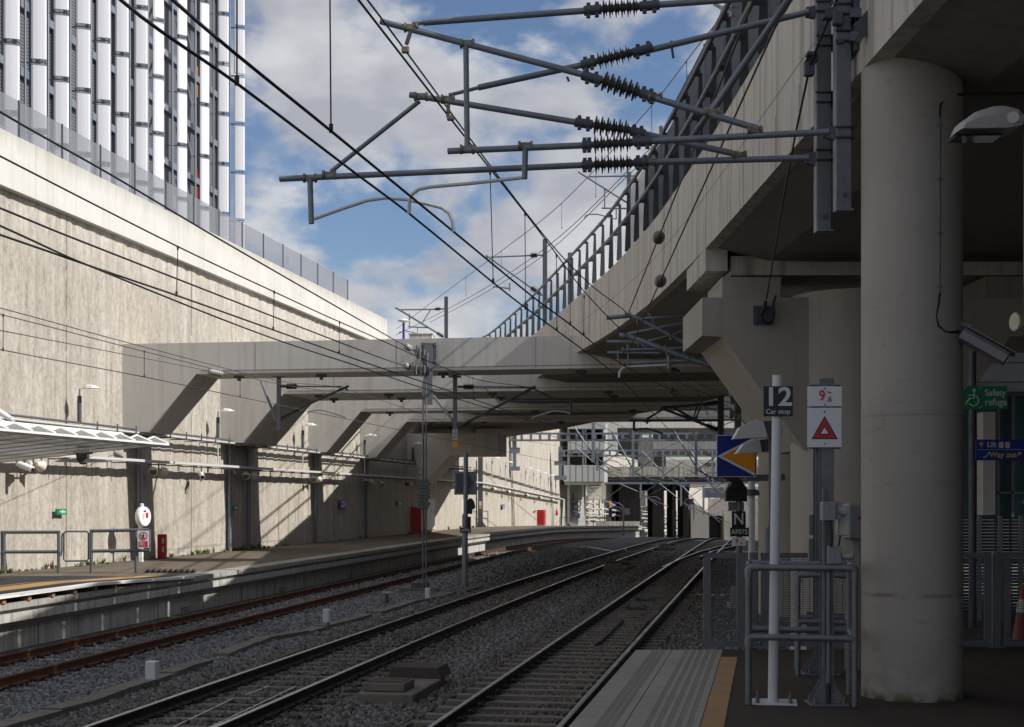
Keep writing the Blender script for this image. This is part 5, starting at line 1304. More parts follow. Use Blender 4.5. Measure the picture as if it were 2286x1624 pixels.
# second tension gear, right
a = at(1642, 900, 47)
t = thing('tension_gear', a, 'distant pale tensioning gear on a grey post right of the tracks', 'tensioner')
p0, p1 = at(1639, 868, 47), at(1658, 968, 47); mb = MB(); mb.bevbox((at(1648, 900, 47).x, 47.1, (p0.z + p1.z) / 2), (.20, .2, p0.z - p1.z), .01); mb.build('post', M['galv'], t)
for x, y in ((1634, 893), (1644, 898), (1632, 925), (1643, 931)):
    mb = MB(); c = at(x, y, 46.8); mb.bevbox(c, (.08, .12, .3), .02); mb.disc(c + V(.06, -.03, 0), .12, .07, (.2, 1, 0), 12); mb.build('pulley_block', M['galv'], t)
for x, y in ((1508, 877), (1510, 826)):
    pass
for nm, p_, q_ in (('strain_insulator', at(1500, 826, 38.0), at(1516, 832, 39.0)), ('strain_insulator', at(1497, 871, 35.6), at(1513, 880, 36.6))):
    mb = MB(); mb.lathe(p_, q_, [(0, .02), (.1, .07), (.3, .085), (.5, .03), (.6, .08), (.85, .07), (1, .02)], 14); o = mb.build(nm, M['insul'], None, base=p_)
    tag(o, 'upper brown strain insulator in the wire beneath the viaduct' if p_.z > at(0, 850, 37).z else 'lower brown strain insulator in the wire beneath the viaduct', 'insulator', 'strain insulators')
wire('anchor_wire', [Cq(320, 640), at(1500, 826, 38.0), at(1641, 893, 47)], .010, 'thin anchor wire passing through the upper strain insulator')
# railway on the viaduct
for nm, h, pts, lb in (('messenger_wire', 10.7, [(1760, -140), (1570, 88), (1455, 236), (1254, 454), (1119, 561), (998, 650), (885, 735)], 'faint upper wire in the sky above the viaduct railing'), ('contact_wire', 9.6, [(1700, 100), (1455, 329), (1254, 525), (1119, 622), (1000, 690), (885, 748)], 'faint middle wire in the sky above the viaduct'),
                   ('messenger_wire', 10.0, [(1640, 180), (1417, 378), (1226, 561), (1090, 650), (960, 720)], 'faint lower wire in the sky above the viaduct')):
    o = wire(nm, [con(x, y, h) for x, y in pts], .014, lb, 'wiregrey', 'wires of the viaduct railway')
    if h == 10.7: droppers(o, [(con(x, y, h), con(x, y, h) - V(0, 0, .9)) for x, y in ((1533, 139), (1455, 236), (1330, 378), (1254, 454), (1119, 561), (1040, 620))], .008)
vm = lambda x, y, Y: at(x, y, Y)
def sky_mast(x, y0, y1, Y, w, label, tubes, ins, steady=None):
    p0, p1 = at(x, y0, Y), at(x, y1, Y)
    t = thing('catenary_mast', (p0.x, Y, p1.z), label, 'mast', 'catenary masts on the viaduct')
    zb = min(p1.z, vB(Y) + .5)
    mb = MB(); mb.box((p0.x, Y - w / 2, (p0.z + zb) / 2), (w, .03, p0.z - zb)); mb.box((p0.x, Y + w / 2, (p0.z + zb) / 2), (w, .03, p0.z - zb)); mb.box((p0.x, Y, (p0.z + zb) / 2), (.03, w, p0.z - zb)); mb.build('mast', M['darksteel'], t)
    for pts, r_ in tubes: tube_part(t, [at(a, b_, Y) for a, b_ in pts], r_, 'tube', 'tube')
    for a, b_ in ins: insulator(t, at(*a, Y), at(*b_, Y), .16, 6, .06)
    return t
sky_mast(996, 663, 755, 88, .22, 'catenary mast with a left pointing arm, far beyond the beams', [([(883, 687), (905, 700), (985, 749)], .06), ([(892, 692), (970, 691), (994, 690)], .045), ([(962, 691), (942, 722)], .03), ([(911, 730), (955, 732)], .04), ([(914, 700), (914, 731)], .035), ([(932, 732), (932, 745), (905, 739), (890, 743)], .03)], [((971, 690.5), (984, 690)), ((975, 743), (990, 753))])
sky_mast(1216.5, 535, 700, 55, .17, 'tall catenary mast standing on the viaduct above the leaning railing', [([(1085, 575), (1183, 571), (1213, 570)], .03), ([(1085, 570), (1210, 660)], .04), ([(1100, 640), (1140, 645)], .03), ([(1138, 632), (1138, 650)], .03)], [((1184, 571), (1200, 570.5)), ((1185, 642), (1206, 656))])
sky_mast(1404, 385, 470, 37.5, .10, 'slim mast and arm at the solid end of the mesh screen', [([(1291, 384), (1400, 453)], .025), ([(1308, 395), (1420, 393)], .022), ([(1350, 423), (1350, 465)], .02), ([(1343, 465), (1398, 466)], .022), ([(1376, 466), (1376, 490)], .02), ([(1304, 490), (1308, 482), (1316, 479), (1335, 479), (1376, 490)], .016)], [])
sky_mast(1272, 565, 640, 50.5, .14, 'short dark mast stump just inside the viaduct railing', [], [])
a = at(1620, 18, 24)
t = thing('overhead_cantilever', a, 'small pale cantilever end above the mesh screen near the top', 'cantilever', 'wires of the viaduct railway')
tube_part(t, [at(1594, 8, 22), at(1640, 36, 22), at(1760, 100, 22)], .03, 'tube', 'lamp'); tube_part(t, [at(1612, 17, 22), at(1760, 4, 22), at(1850, 0, 22)], .026, 'tube', 'lamp'); tube_part(t, [at(1612, 20, 22), at(1607, 38, 22), at(1625, 40, 22), at(1634, 34, 22)], .02, 'tube', 'lamp')
t = thing('lamp_post', at(901, 750, 86), 'white mushroom-topped lamp post beyond the nearest beam', 'lamp')
c = at(901, 716, 86); mb = MB(); mb.lathe(c + V(0, 0, -.16), c + V(0, 0, .12), [(0, .05), (.3, .2), (.45, .36), (.6, .34), (.85, .18), (1, .02)], 18); mb.build('lamp_head', M['white'], t)
mb = MB(); mb.cyl((c.x, c.y), .07, EYE + 6, c.z - .15, 10); mb.build('pole', M['blue'], t)
mb = MB(); a = at(942, 758, 95); mb.bevbox(a, (1.5, 2, .4), .05); mb.bevbox(a + V(0, 0, .25), (1.6, 2.1, .12), .03); o = mb.build('rooftop_cabin', M['cap'], None, base=a); tag(o, 'pale flat-roofed cabin roof peeking over the nearest beam', 'cabin')
# ------------------------------------------------------------------ the white building on the left
def louvre_mat(name, base, dark):
    b = NB(name); b.set(.6, .2, .3); p = b.coord(); s_ = b.n('ShaderNodeSeparateXYZ'); b.l(p, s_.inputs[0])
    fr = b.math('FRACT', b.math('MULTIPLY', s_.outputs['Z'], 5.5)); c = b.mix(b.ramp(fr, .45, .55), base, dark); b.col(c); return b.m
M['louvre'] = louvre_mat('louvre_grey', (.19, .195, .215), (.075, .08, .09))
M['frame'] = metal('facade_steel', (.23, .26, .30), .5, .4, .2, 4)
def fin_mat():
    b = NB('white_fin'); b.set(.5, 0, .4); p = b.coord(world=False)
    n_ = b.noise(b.coord((30, 30, .2), world=False), 1, 2); c = b.mix(b.math('MULTIPLY', n_, .25), (.72, .73, .77), (.60, .61, .66)); b.col(c); return b.m
M['fin'] = fin_mat()
cols = [(-60, 475, 100, 120), (75, 460, 100, 275), (250, 445, 97, 405), (395, 430, 95, 85), (535, 412, 92, 175), (665, 398, 88, 265), (785, 388, 85, 355), (908, 376, 82, 430), (1017, 365, 64, 500), (1170, 347, 58, 245), (1315, 333, 55, 345), (1437, 322, 70, 415), (1540, 311, 70, 490)]
PER = 3.6
bt = thing('apartment_building', (-24, 92, 8), 'tall building with staggered white vertical panels over dark louvres, left behind the wall', 'building')
pos = []
for x, k, wz, gy in cols:
    Y = PER * F / (.3468 * k); X = (x * .3468 - CX) / F * Y; zg = EYE + (CY - .3468 * gy) / F * Y; Wd = .3468 * wz / F * Y
    pos.append((X, Y, zg, Wd, wz < 66))
fa = Vector((pos[-1][0] - pos[1][0], pos[-1][1] - pos[1][1], 0)).normalized(); fn = Vector((fa.y, -fa.x, 0))
for X, Y, zg, Wd, turned in pos:
    nrm = Vector((.62, -.785, 0)) if turned else Vector((.30, -.954, 0)); tan = Vector((-nrm.y, nrm.x, 0))
    w_ = Wd / (.86 if turned else 1.02); c0 = V(X, Y, 0)
    top = EYE + CY / F * Y + 5; z = zg - PER * math.ceil((zg - 6.5) / PER)
    while z < top:
        mb = MB(); sec = []
        for u, d in ((-.5, .0), (-.5, .07), (-.38, .115), (-.1, .13), (.1, .13), (.38, .115), (.5, .07), (.5, 0)):
            sec.append((u * w_, d))
        lo = [c0 + tan * u + nrm * d + V(0, 0, z + .17) for u, d in sec]; hi = [p + V(0, 0, PER - .34) for p in lo]
        mb.loft([lo, hi], closed=True, caps=True); mb.build('white_panel', M['fin'], bt); z += PER
    mb = MB(); a = c0 - fn * .28 - tan * (w_ * .55); mb.tube([a + V(0, 0, 6), a + V(0, 0, top)], .07, 8); mb.build('upright_tube', M['frame'], bt)
    z = zg - PER * math.ceil((zg - 6.5) / PER)
    mb = MB()
    while z < top:
        mb.bar(c0 - tan * w_ * .5 + nrm * .02 + V(0, 0, z - .10), c0 + tan * w_ * .5 + nrm * .02 + V(0, 0, z - .10), .05, .05); mb.bar(c0 - tan * w_ * .45 - nrm * .05 + V(0, 0, z - .08), c0 - fn * 1.0 + V(0, 0, z + .08), .05, .05)
        mb.bar(c0 + tan * w_ * .45 + V(0, 0, z + .06), c0 - fn * 1.0 + tan * w_ * .3 + V(0, 0, z + .08), .05, .05); z += PER
    mb.each('panel_bracket', M['frame'], bt)
pA = V(pos[0][0], pos[0][1], 0) - fa * 6 - fn * 1.25; pB = V(pos[-1][0], pos[-1][1], 0) - fn * 1.25 + fa * .3
ztop = EYE + CY / F * 108 + 6
mb = MB(); mb.prism([pA + V(0, 0, 5), pB + V(0, 0, 5), pB - fn * 14 + V(0, 0, 5), pA - fn * 14 + V(0, 0, 5)], (0, 0, ztop - 5)); mb.build('louvred_wall', M['louvre'], bt)
L = (pB - pA).length; z = 6.2
while z < ztop:
    mb = MB(); mb.bar(pA + fn * .12 + V(0, 0, z), pB + fn * .12 + V(0, 0, z), .25, .42); mb.build('floor_beam', M['frame'], bt); z += PER
for i in range(len(pos) - 1):
    a = V(pos[i][0], pos[i][1], 0).lerp(V(pos[i + 1][0], pos[i + 1][1], 0), .5) - fn * 1.08
    mb = MB(); mb.bar(a + V(0, 0, 5), a + V(0, 0, ztop), .16, .2, up=fn); mb.build('mullion', M['darksteel'], bt)
for i, col_ in ((8, 'lamp'), (9, 'frame')):      # braces behind the narrow panels
    a = V(pos[i][0], pos[i][1], 0) - fn * .55; b_ = V(pos[i + 1][0], pos[i + 1][1], 0) - fn * .55; z = 6.4
    while z < ztop - 3:
        mb = MB(); p0, p1 = (a.lerp(b_, .15), a.lerp(b_, .55)) if i == 8 else (a.lerp(b_, .75), a.lerp(b_, .40)); mb.tube([p0 + V(0, 0, z + .9), p1 + V(0, 0, z + 3.1)] , .11, 8); mb.build('brace', M[col_], bt); z += PER
for cn, i, zz in (('timber', 10, 30.2), ('coneorange', 10, 22.8), ('blue', 10, 15.6), ('green', 10, 12.0)):
    a = V(pos[i][0], pos[i][1], 0).lerp(V(pos[i + 1][0], pos[i + 1][1], 0), .55) - fn * 1.18
    mb = MB(); mb.bar(a + V(0, 0, zz), a + V(0, 0, zz + 2.2), 1.1, .06, up=fn); mb.build('coloured_blind', M[cn], bt)
# fence on the wall cap
M['fencemesh'] = screen('fence_mesh', (.27, .28, .31), .45)
wf_ = thing('wall_fence', (wallX(50) - .3, 50, CAPT), 'see-through grey mesh fence along the top of the pale wall cap', 'fence')
yy = [27.5 + 2.5 * k for k in range(19)]
for i, Y in enumerate(yy):
    x = wallX(Y) - .25
    mb = MB(); mb.box((x, Y, CAPT + .62), (.05, .06, 1.24), -.16); mb.build('fence_post', M['darksteel'], wf_)
    if i < len(yy) - 1:
        y2 = yy[i + 1]; mb = MB(); mb.prism([V(x, Y + .05, CAPT), V(wallX(y2) - .25, y2 - .05, CAPT), V(wallX(y2) - .25, y2 - .05, CAPT + 1.22), V(x, Y + .05, CAPT + 1.22)], (-.008, 0, 0)); mb.build('mesh_panel', M['fencemesh'], wf_)
        if i in (9, 14): 
            mb = MB(); mb.box((x + .02, Y + 1.2, CAPT + .75), (.01, .32, .42), -.16); mb.build('notice', M['signwhite'], wf_)

# ------------------------------------------------------------------ far platform furniture
WN = Vector((.9866, -.1628, 0)); WA = Vector((.1628, .9866, 0))    # out of the wall, along the wall
def Yw(x): return 19.9 / (.165 - (x - CX) / F)
def onw(x, y, off=0.0):
    k = (x - CX) / F; Y = (19.9 - off * 1.0136) / (.165 - k); return at(x, y, Y)
# raised temporary deck with timber packers
dk = thing('raised_deck', (edgeL(28), 28, LPZ), 'raised dark temporary deck with a white edge and tan tactile strip', 'deck')
M['deck'] = asphalt('deck_rubber', (.05, .05, .055)); M['tact'] = paint('tactile_tan', (.42, .26, .11), .8, .4)
def dz(Y): return LPZ + .17 - max(0, Y - 31) * .026
ys_ = [13, 16, 20, 24, 28, 31, 33, 35, 36.6]
mb = MB(); mb.loft([[V(wallX(Y) + .35, Y, dz(Y)), V(edgeL(Y) - .06, Y, dz(Y)), V(edgeL(Y) - .06, Y, dz(Y) - .07), V(wallX(Y) + .35, Y, dz(Y) - .07)] for Y in ys_], closed=True, caps=True); mb.build('deck_boards', M['deck'], dk)
mb = MB(); mb.loft([[V(edgeL(Y) - .10, Y, dz(Y) + .005), V(edgeL(Y) + .10, Y, dz(Y) + .005), V(edgeL(Y) + .10, Y, dz(Y) - .055), V(edgeL(Y) - .10, Y, dz(Y) - .055)] for Y in ys_], closed=True, caps=True); mb.build('white_edge', M['white'], dk)
mb = MB(); mb.loft([[V(edgeL(Y) - 1.25, Y, dz(Y) + .004), V(edgeL(Y) - .60, Y, dz(Y) + .004)] for Y in ys_]); mb.build('tactile_strip', M['tact'], dk)
mb = MB(); mb.loft([[V(edgeL(Y) - 1.5, Y, dz(Y) + .004), V(edgeL(Y) - 1.40, Y, dz(Y) + .004)] for Y in ys_]); mb.build('yellow_line', M['yline'], dk)
Y = 14.0
while Y < 34.4:
    mb = MB(); mb.bevbox((edgeL(Y) - .22, Y, (dz(Y) - .07 + LPZ) / 2), (.5, .13, max(.02, dz(Y) - .074 - LPZ)), .006, -.14); mb.build('timber_packer', M['timber'], dk); Y += 1.0
p0, p1 = on_z(322, 1279, LPZ), on_z(436, 1279.5, LPZ)
mb = MB(); n_ = 9
for k in range(n_):
    a = p0.lerp(p1, k / n_); b_ = p0.lerp(p1, (k + 1) / n_); m_ = (a + b_) / 2
    mb.prism([a + V(0, 0, 0), b_ + V(0, 0, 0), m_ + V(0, .0, .09)], V(-.12, .7, .0))
o = mb.build('rubber_ramp', M['black'], None, base=p0); tag(o, 'row of black toothed rubber wedges at the end of the raised deck', 'ramp')
# railing with gate
q7 = lambda x, y: (.28476 * x, 858.9 + .28476 * y)
RY = 38.6; Q7 = lambda x, y, Y=RY: at(*q7(x, y), Y)
rg = thing('platform_railing', Q7(600, 1480), 'grey tubular railing with a small gate at the end of the raised deck', 'railing')
for x in (-400, 32, 460, 716, 1067):
    a = Q7(x, 1150); mb = MB(); mb.cyl((a.x, a.y), .045, LPZ, a.z, 12); mb.build('post', M['railgrey'], rg)
for pts in ([(-600, 1160), (470, 1157)], [(-600, 1316), (470, 1311)], [(706, 1148), (1165, 1140)], [(706, 1306), (1165, 1300)], [(1170, 1135), (1170, 1308)]):
    mb = MB(); mb.tube([Q7(*p) for p in pts], .045, 12); mb.build('rail', M['railgrey'], rg)
mb = MB(); pts = [(515, 1152), (680, 1152), (694, 1166), (694, 1368), (680, 1382), (515, 1384), (500, 1370), (500, 1168), (515, 1152)]; mb.tube([Q7(*p) for p in pts], .024, 10); mb.build('gate', M['railgrey'], rg)
mb = MB(); mb.tube([Q7(490, 1165), Q7(484, 1200), Q7(484, 1300), Q7(480, 1345)], .02, 8); mb.build('gate_latch', M['railgrey'], rg)
s_ = MB(); a, b_ = Q7(1078, 1146, 38.5), Q7(1167, 1280, 38.5); s_.bevbox(((a.x + b_.x) / 2, 38.5, (a.z + b_.z) / 2), (b_.x - a.x, .012, a.z - b_.z), .002); sg = s_.build('warning_notice', M['signwhite'], rg)
c = Q7(1122, 1188, 38.49)
mb = MB(); n_ = 28
for k in range(n_):
    a0, a1 = 2 * math.pi * k / n_, 2 * math.pi * (k + 1) / n_
    f = lambda r, a: c + V(r * math.cos(a), 0, r * math.sin(a)); mb.prism([f(.095, a0), f(.115, a0), f(.115, a1), f(.095, a1)], (0, .003, 0))
mb.bar(c + V(-.07, 0, .07), c + V(.07, 0, -.07), .004, .022, up=(0, 1, 0)); mb.build('prohibition_ring', M['red'], sg)
mb = MB(); mb.disc(c + V(.01, .001, .06), .017, .003, (0, 1, 0), 12); mb.tube([c + V(.005, 0, .035), c + V(-.005, 0, -.015)], .016, 6); mb.tube([c + V(-.005, 0, -.015), c + V(.03, 0, -.07)], .010, 6); mb.tube([c + V(-.005, 0, -.015), c + V(-.04, 0, -.07)], .010, 6); mb.tube([c + V(.005, 0, .03), c + V(.045, 0, 0)], .008, 6); mb.tube([c + V(.005, 0, .03), c + V(-.045, 0, .005)], .008, 6); mb.build('walking_figure', M['black'], sg)
a, b_ = Q7(1087, 1228, 38.49), Q7(1158, 1272, 38.49); mb = MB(); mb.box(((a.x + b_.x) / 2, 38.49, (a.z + b_.z) / 2), (b_.x - a.x, .004, a.z - b_.z)); mb.build('red_panel', M['red'], sg)
mb = MB()
for k, wd in enumerate((.08, .15, .10, .16)): mb.box((a.x + .02 + wd / 2, 38.486, a.z - .02 - k * .028), (wd, .003, .010))
mb.each('text_line', M['signwhite'], sg)
# glass canopy
cz = EYE + 1.24
Af, Bf = at(376, 993, 32.8), at(-170, 944, 23.3)
back = V(-.985, .165, 0) * 4.9
cn = thing('glass_canopy', Af, 'white glazed canopy with a tube beam and overlapping glass leaves over the far platform', 'canopy')
M['canglass'] = translucent('canopy_glass', (.33, .33, .315), .68)
n_ = 11
for k in range(n_):
    p0, p1 = Bf.lerp(Af, k / n_), Bf.lerp(Af, (k + 1) / n_)
    drop = V(0, 0, -.46); q0, q1 = p0 + back + drop, p1 + back + drop
    mb = MB(); mb.prism([p0, p1, q1, q0], (0, 0, .014)); mb.build('glass_pane', M['canglass'], cn)
    mb = MB(); mb.bar(p1 - V(0, 0, .002), q1 - V(0, 0, .002), .007, .010); mb.build('pane_seam', M['darksteel'], cn)
    mb = MB(); mb.bar(p0 + V(0, 0, .0), p1 + V(0, 0, .0), .045, .045); mb.build('edge_trim', M['white'], cn)
    pm = p0.lerp(p1, .72) + back * .05
    mb = MB(); mb.bar(p0 + back * .05 + V(0, 0, .03), pm + V(0, 0, .17), .03, .035); mb.bar(pm + V(0, 0, .17), p1 + V(0, 0, .03), .03, .035); mb.build('leaf_frame', M['white'], cn)
    mb = MB(); mb.prism([p0 + back * .05 + V(0, 0, .03), pm + V(0, 0, .17), p1 + V(0, 0, .03)], back * .006); mb.build('leaf_glass', M['canglass'], cn)
t0, t1 = at(-170, 934, 24.6), at(268, 974, 32.2)
mb = MB(); mb.tube([t0, t1], .085, 20); mb.tube([t1, t1 + (t1 - t0).normalized() * .03], .09, 20); mb.build('tube_beam', M['white'], cn)
mb = MB(); mb.tube([at(30, 940, 28.2), at(-90, 860, 28.6)], .055, 10); mb.build('tie_rod', M['white'], cn); mb = MB(); mb.tube([at(10, 945, 28.0), at(-90, 893, 28.4)], .045, 10); mb.build('tie_rod', M['white'], cn)
e_ = at(-90, 860, 28.6)
mb = MB(); mb.tube([(e_.x, e_.y, LPZ), (e_.x, e_.y, e_.z + .3)], [.15, .10], 16); mb.build('canopy_mast', M['white'], cn)
c = at(185, 1012, 33.0)
t = thing('hanging_roundel', c, 'dark round sign seen edge-on with a winged lamp below the glass canopy', 'sign')
mb = MB(); mb.disc(c, .26, .05, (.97, -.24, 0), 24); mb.build('disc', M['darksteel'], t)
mb = MB(); mb.bar(c + V(-.22, 0, 0), c + V(.22, 0, 0), .02, .05); mb.bar(c + V(0, 0, .2), c + V(0, 0, .42), .03, .03); mb.build('hanger', M['darksteel'], t)
mb = MB()
for s_ in (-1, 1): mb.prism([c + V(0, -.1, -.22), c + V(s_ * .62, -.1, -.20), c + V(s_ * .50, -.1, -.15), c + V(s_ * .12, -.1, -.12)], (0, .2, 0))
mb.each('lamp_wing', M['lamp'], t)
# cable trays along the wall
def tzf(Y): return 0.0 if Y < 105 else -.026 * (Y - 105)
def wp(Y, off, z): return V(wallX(Y), Y, z + tzf(Y)) + WN * off
tl = thing('cable_tray', wp(50, .5, EYE + 1.25), 'long white-topped lower cable tray on brackets along the rough wall', 'tray', 'cable trays on the rough wall')
Ys = list(np.arange(29, 150, 3.0))
mb = MB(); mb.loft([[wp(Y, .38, EYE + 1.21), wp(Y, .62, EYE + 1.21), wp(Y, .62, EYE + 1.29), wp(Y, .38, EYE + 1.29)] for Y in Ys], closed=True, caps=True); mb.build('tray_cover', M['lamp'], tl)
mb = MB()
for Y in np.arange(29, 149, 1.35): mb.bar(wp(Y, -.02, EYE + 1.17), wp(Y, .64, EYE + 1.17), .04, .04); mb.bar(wp(Y, .5, EYE + .98), wp(Y, .5, EYE + 1.2), .03, .03)
mb.each('tray_bracket', M['galv'], tl)
tu = thing('cable_ladder', wp(50, .5, EYE + 2.1), 'upper run of grey conduits on brackets along the rough wall', 'tray', 'cable trays on the rough wall')
for k, (o, z) in enumerate(((.30, 2.12), (.42, 2.14), (.54, 2.12), (.42, 2.24))):
    mb = MB(); mb.tube([wp(Y, o, EYE + z) for Y in np.arange(29, 102, 4.0)], .035, 7); mb.build('conduit', M['galv'] if k != 2 else M['lamp'], tu)
mb = MB()
for Y in np.arange(43, 102, 1.35): mb.bar(wp(Y, -.02, EYE + 2.07), wp(Y, .62, EYE + 2.07), .04, .04); mb.bar(wp(Y, .6, EYE + 2.05), wp(Y, .6, EYE + 2.32), .035, .035)
mb.each('tray_bracket', M['galv'], tu)
tc_ = thing('wavy_cable', wp(120, .2, EYE + 2.0), 'thin cable hung in loops along the far part of the wall', 'cable')
pts = []
for i, Y in enumerate(np.arange(104, 150, .8)): pts.append(wp(Y, .12, EYE + 2.2 - .05 * (Y - 104) * .2 - .06 * abs(math.sin(i * .8))))
mb = MB(); mb.tube(pts, .05, 6); mb.build('cable_run', M['wiregrey'], tc_)
# lamps on poles
lampx = [(147, 'leftmost, high over the glass canopy'), (462, 'between the first two beams'), (655, 'between the paired beams and the third beam'), (796, 'just before the last beam'), (906, 'in the shade behind the last beam'), (1086, 'first of the small far row on the sunlit wall'), (1117, 'second of the small far row on the sunlit wall'), (1163, 'beside the gantry bracket'), (1181, 'fourth in the small far row'), (1197, 'fifth in the small far row'), (1215, 'sixth in the small far row'), (1231, 'last of the small far row, nearest the stair tower')]
for x, lb in lampx:
    Y = Yw(x); zf = tzf(Y)
    b0 = wp(Y, .42, EYE + 1.25); t = thing('wall_lamp', b0, 'white lamp on a thin pole, ' + lb, 'lamp', 'lamps along the rough wall')
    zt = EYE + 3.22 + zf
    mb = MB(); mb.tube([b0, V(b0.x, b0.y, zt)], .025, 8); mb.build('pole', M['lamp'], t)
    mb = MB(); mb.tube([V(b0.x, b0.y, zt - .95), V(b0.x, b0.y, zt - .2)], .065, 8); mb.build('control_sleeve', M['darksteel'] if x < 1000 else M['lamp'], t)
    a = V(b0.x, b0.y, zt); d = WN
    mb = MB(); secs = []
    for u, wd, h in ((.0, .04, .04), (.12, .06, .06), (.25, .13, .12), (.45, .15, .10), (.62, .08, .02)):
        c = a + d * u + V(0, 0, .02 * u); secs.append([c + WA * wd * k1 + V(0, 0, h * k2) for k1, k2 in ((-1, 0), (-.75, .7), (0, 1), (.75, .7), (1, 0))])
    mb.loft(secs, closed=True, caps=True); mb.build('lamp_head', M['white'], t)
# horn speakers and cameras hung under the tray
def horn(x, lb, double=True):
    Y = Yw(x) ; c = wp(Y, .5, EYE + .98)
    t = thing('horn_speaker', c, lb, 'speaker', 'horn speakers under the cable tray')
    for sgn in ((-1, 1) if double else (1,)):
        a = c + WA * sgn * .14; d = WA * sgn
        mb = MB(); mb.lathe(a, a + d * .30 + V(0, 0, -.05), [(0, .06), (.1, .075), (.55, .10), (.95, .155), (1, .16)], 16); mb.build('horn', M['cream'], t)
        mb = MB(); mb.disc(a + d * .302 + V(0, 0, -.05), .13, .01, d, 16); mb.build('mouth', M['darksteel'], t)
    mb = MB(); mb.bar(c + V(0, 0, -.02), c + V(0, 0, .24), .04, .04); mb.bar(c - WA * .2, c + WA * .2, .03, .03); mb.build('hanger', M['galv'], t)
for x, lb in ((36, 'cream horn speaker beside the camera under the canopy end'), (322, 'cream horn speakers in the shadow of the nearest beam'), (530, 'cream horn speakers in the shadow of the paired beams'), (682, 'cream horn speakers in sunlight just left of the third beam'), (801, 'cream horn speakers in shade left of the last beam'), (893, 'cream horn speakers in deep shade by the bracket'),
              (1086, 'tiny horn speaker beside the dark mast on the sunlit wall'), (1120, 'tiny horn speaker next to the tiny far camera'), (1162, 'tiny horn speaker below the gantry bracket'), (1193, 'tiny horn speaker right of the gantry bracket'), (1221, 'tiny horn speaker nearest the stair tower')): horn(x, lb)
for x, lb in ((14, 'white camera at the left edge below the canopy'), (418, 'white camera with a hanging cable between the first two beams'), (829, 'white camera in the shade near the last beam'), (1136, 'tiny white camera far along the sunlit wall')):
    Y = Yw(x); c = wp(Y, .52, EYE + .92)
    t = thing('security_camera', c, lb, 'camera', 'cameras under the cable tray')
    d = (WN * .5 - WA * .8).normalized() if x > 100 else (WN * .9 - WA * .1).normalized()
    mb = MB(); mb.tube([c - d * .2 + V(0, 0, .06), c + d * .25 - V(0, 0, .10)], .085, 14); mb.build('camera_body', M['white'], t)
    mb = MB(); mb.disc(c + d * .255 - V(0, 0, .102), .07, .012, d, 14); mb.build('lens', M['glassdark'], t)
    mb = MB(); mb.bar(c + V(0, 0, 0), c + V(0, 0, .30), .04, .04); mb.tube([c + V(0, 0, .1), c - d * .22 - V(0, 0, .05), c - d * .1 - V(0, 0, .26), c + d * .05 - V(0, 0, .24), c + d * .08 - V(0, 0, .1)], .018, 6); mb.build('bracket', M['galv'], t)
# drainpipes
for x, lb in ((309, 'grey drainpipe in the shadow below the nearest beam'), (513, 'left of two grey drainpipes below the paired beams'), (555, 'right of two grey drainpipes below the paired beams'), (705, 'grey drainpipe below the third beam'), (818, 'grey drainpipe below the last beam')):
    a = onw(x, 1100, .14); mb = MB(); mb.tube([(a.x, a.y, LPZ), (a.x, a.y, EYE + 2.1)], .075, 12)
    for z in (.6, 1.6): mb.tube([(a.x, a.y, z - .03), (a.x, a.y, z + .03)], .09, 12)
    o = mb.build('drainpipe', M['tube'], None, base=(a.x, a.y, LPZ)); tag(o, lb, 'pipe', 'drainpipes on the rough wall')
# wall signs
def wall_sign(name, x0, y0, x1, y1, mat, lb, cat, bars, off=.12, d=.06):
    a, b_ = onw(x0, y0, off), onw(x1, y1, off); c = V((a.x + b_.x) / 2, (a.y + b_.y) / 2, (onw(x0, y0, off).z + onw(x0, y1, off).z) / 2)
    w_ = (Vector((b_.x, b_.y, 0)) - Vector((a.x, a.y, 0))).length; h = abs(onw(x0, y0, off).z - onw(x0, y1, off).z)
    R = Matrix((WA, -WN, V(0, 0, 1))).transposed()
    t = thing(name, c, lb, cat)
    mb = MB(); mb.bevbox(c, (w_, d, h), .004, R=R); mb.build('board', M[mat], t)
    mb = MB()
    for u, v, bw, bh in bars: mb.box(c + WA * u * w_ + V(0, 0, v * h) + WN * (d / 2 + .002), (bw * w_, .004, bh * h), R=R)
    mb.build('symbols', M['signwhite'] if mat != 'blue' else M['lettergrey'], t)
ex = [(-.22, 0, .10, .12), (-.12, 0, .05, .4), (-.02, .12, .05, .2), (.05, 0, .10, .55), (.18, .1, .04, .5), (.24, -.1, .04, .4), (.34, 0, .1, .1), (.36, 0, .03, .4)]
wall_sign('exit_sign', 125.5, 1136.5, 147, 1149.4, 'green', 'green exit sign on the sunlit wall above the left railing', 'sign', ex)
wall_sign('exit_sign', 518.6, 1129, 530, 1139, 'green', 'dim green exit sign in the shadow under the paired beams', 'sign', ex)
wall_sign('exit_sign', 887, 1121, 896, 1129, 'green', 'dim green exit sign in the deep shade left of the red cabinet', 'sign', ex)
wall_sign('station_sign', 758.6, 1117.5, 773.4, 1134.6, 'blue', 'dark blue sign in shade between the third and last beams', 'sign', [(-.15, .25, .5, .14), (.2, 0, .4, .12), (-.1, -.25, .55, .12)])
wall_sign('station_sign', 1120.5, 1126.5, 1125.5, 1136, 'blue', 'small blue sign on the sunlit wall beyond the dark mast', 'sign', [(-.1, .28, .6, .12), (-.1, 0, .6, .12), (-.1, -.28, .6, .12)])
wall_sign('exit_sign', 1193, 1140, 1196, 1144, 'green', 'tiny green sign on the far sunlit wall', 'sign', ex[:3])
a = onw(279, 1090, .10); 
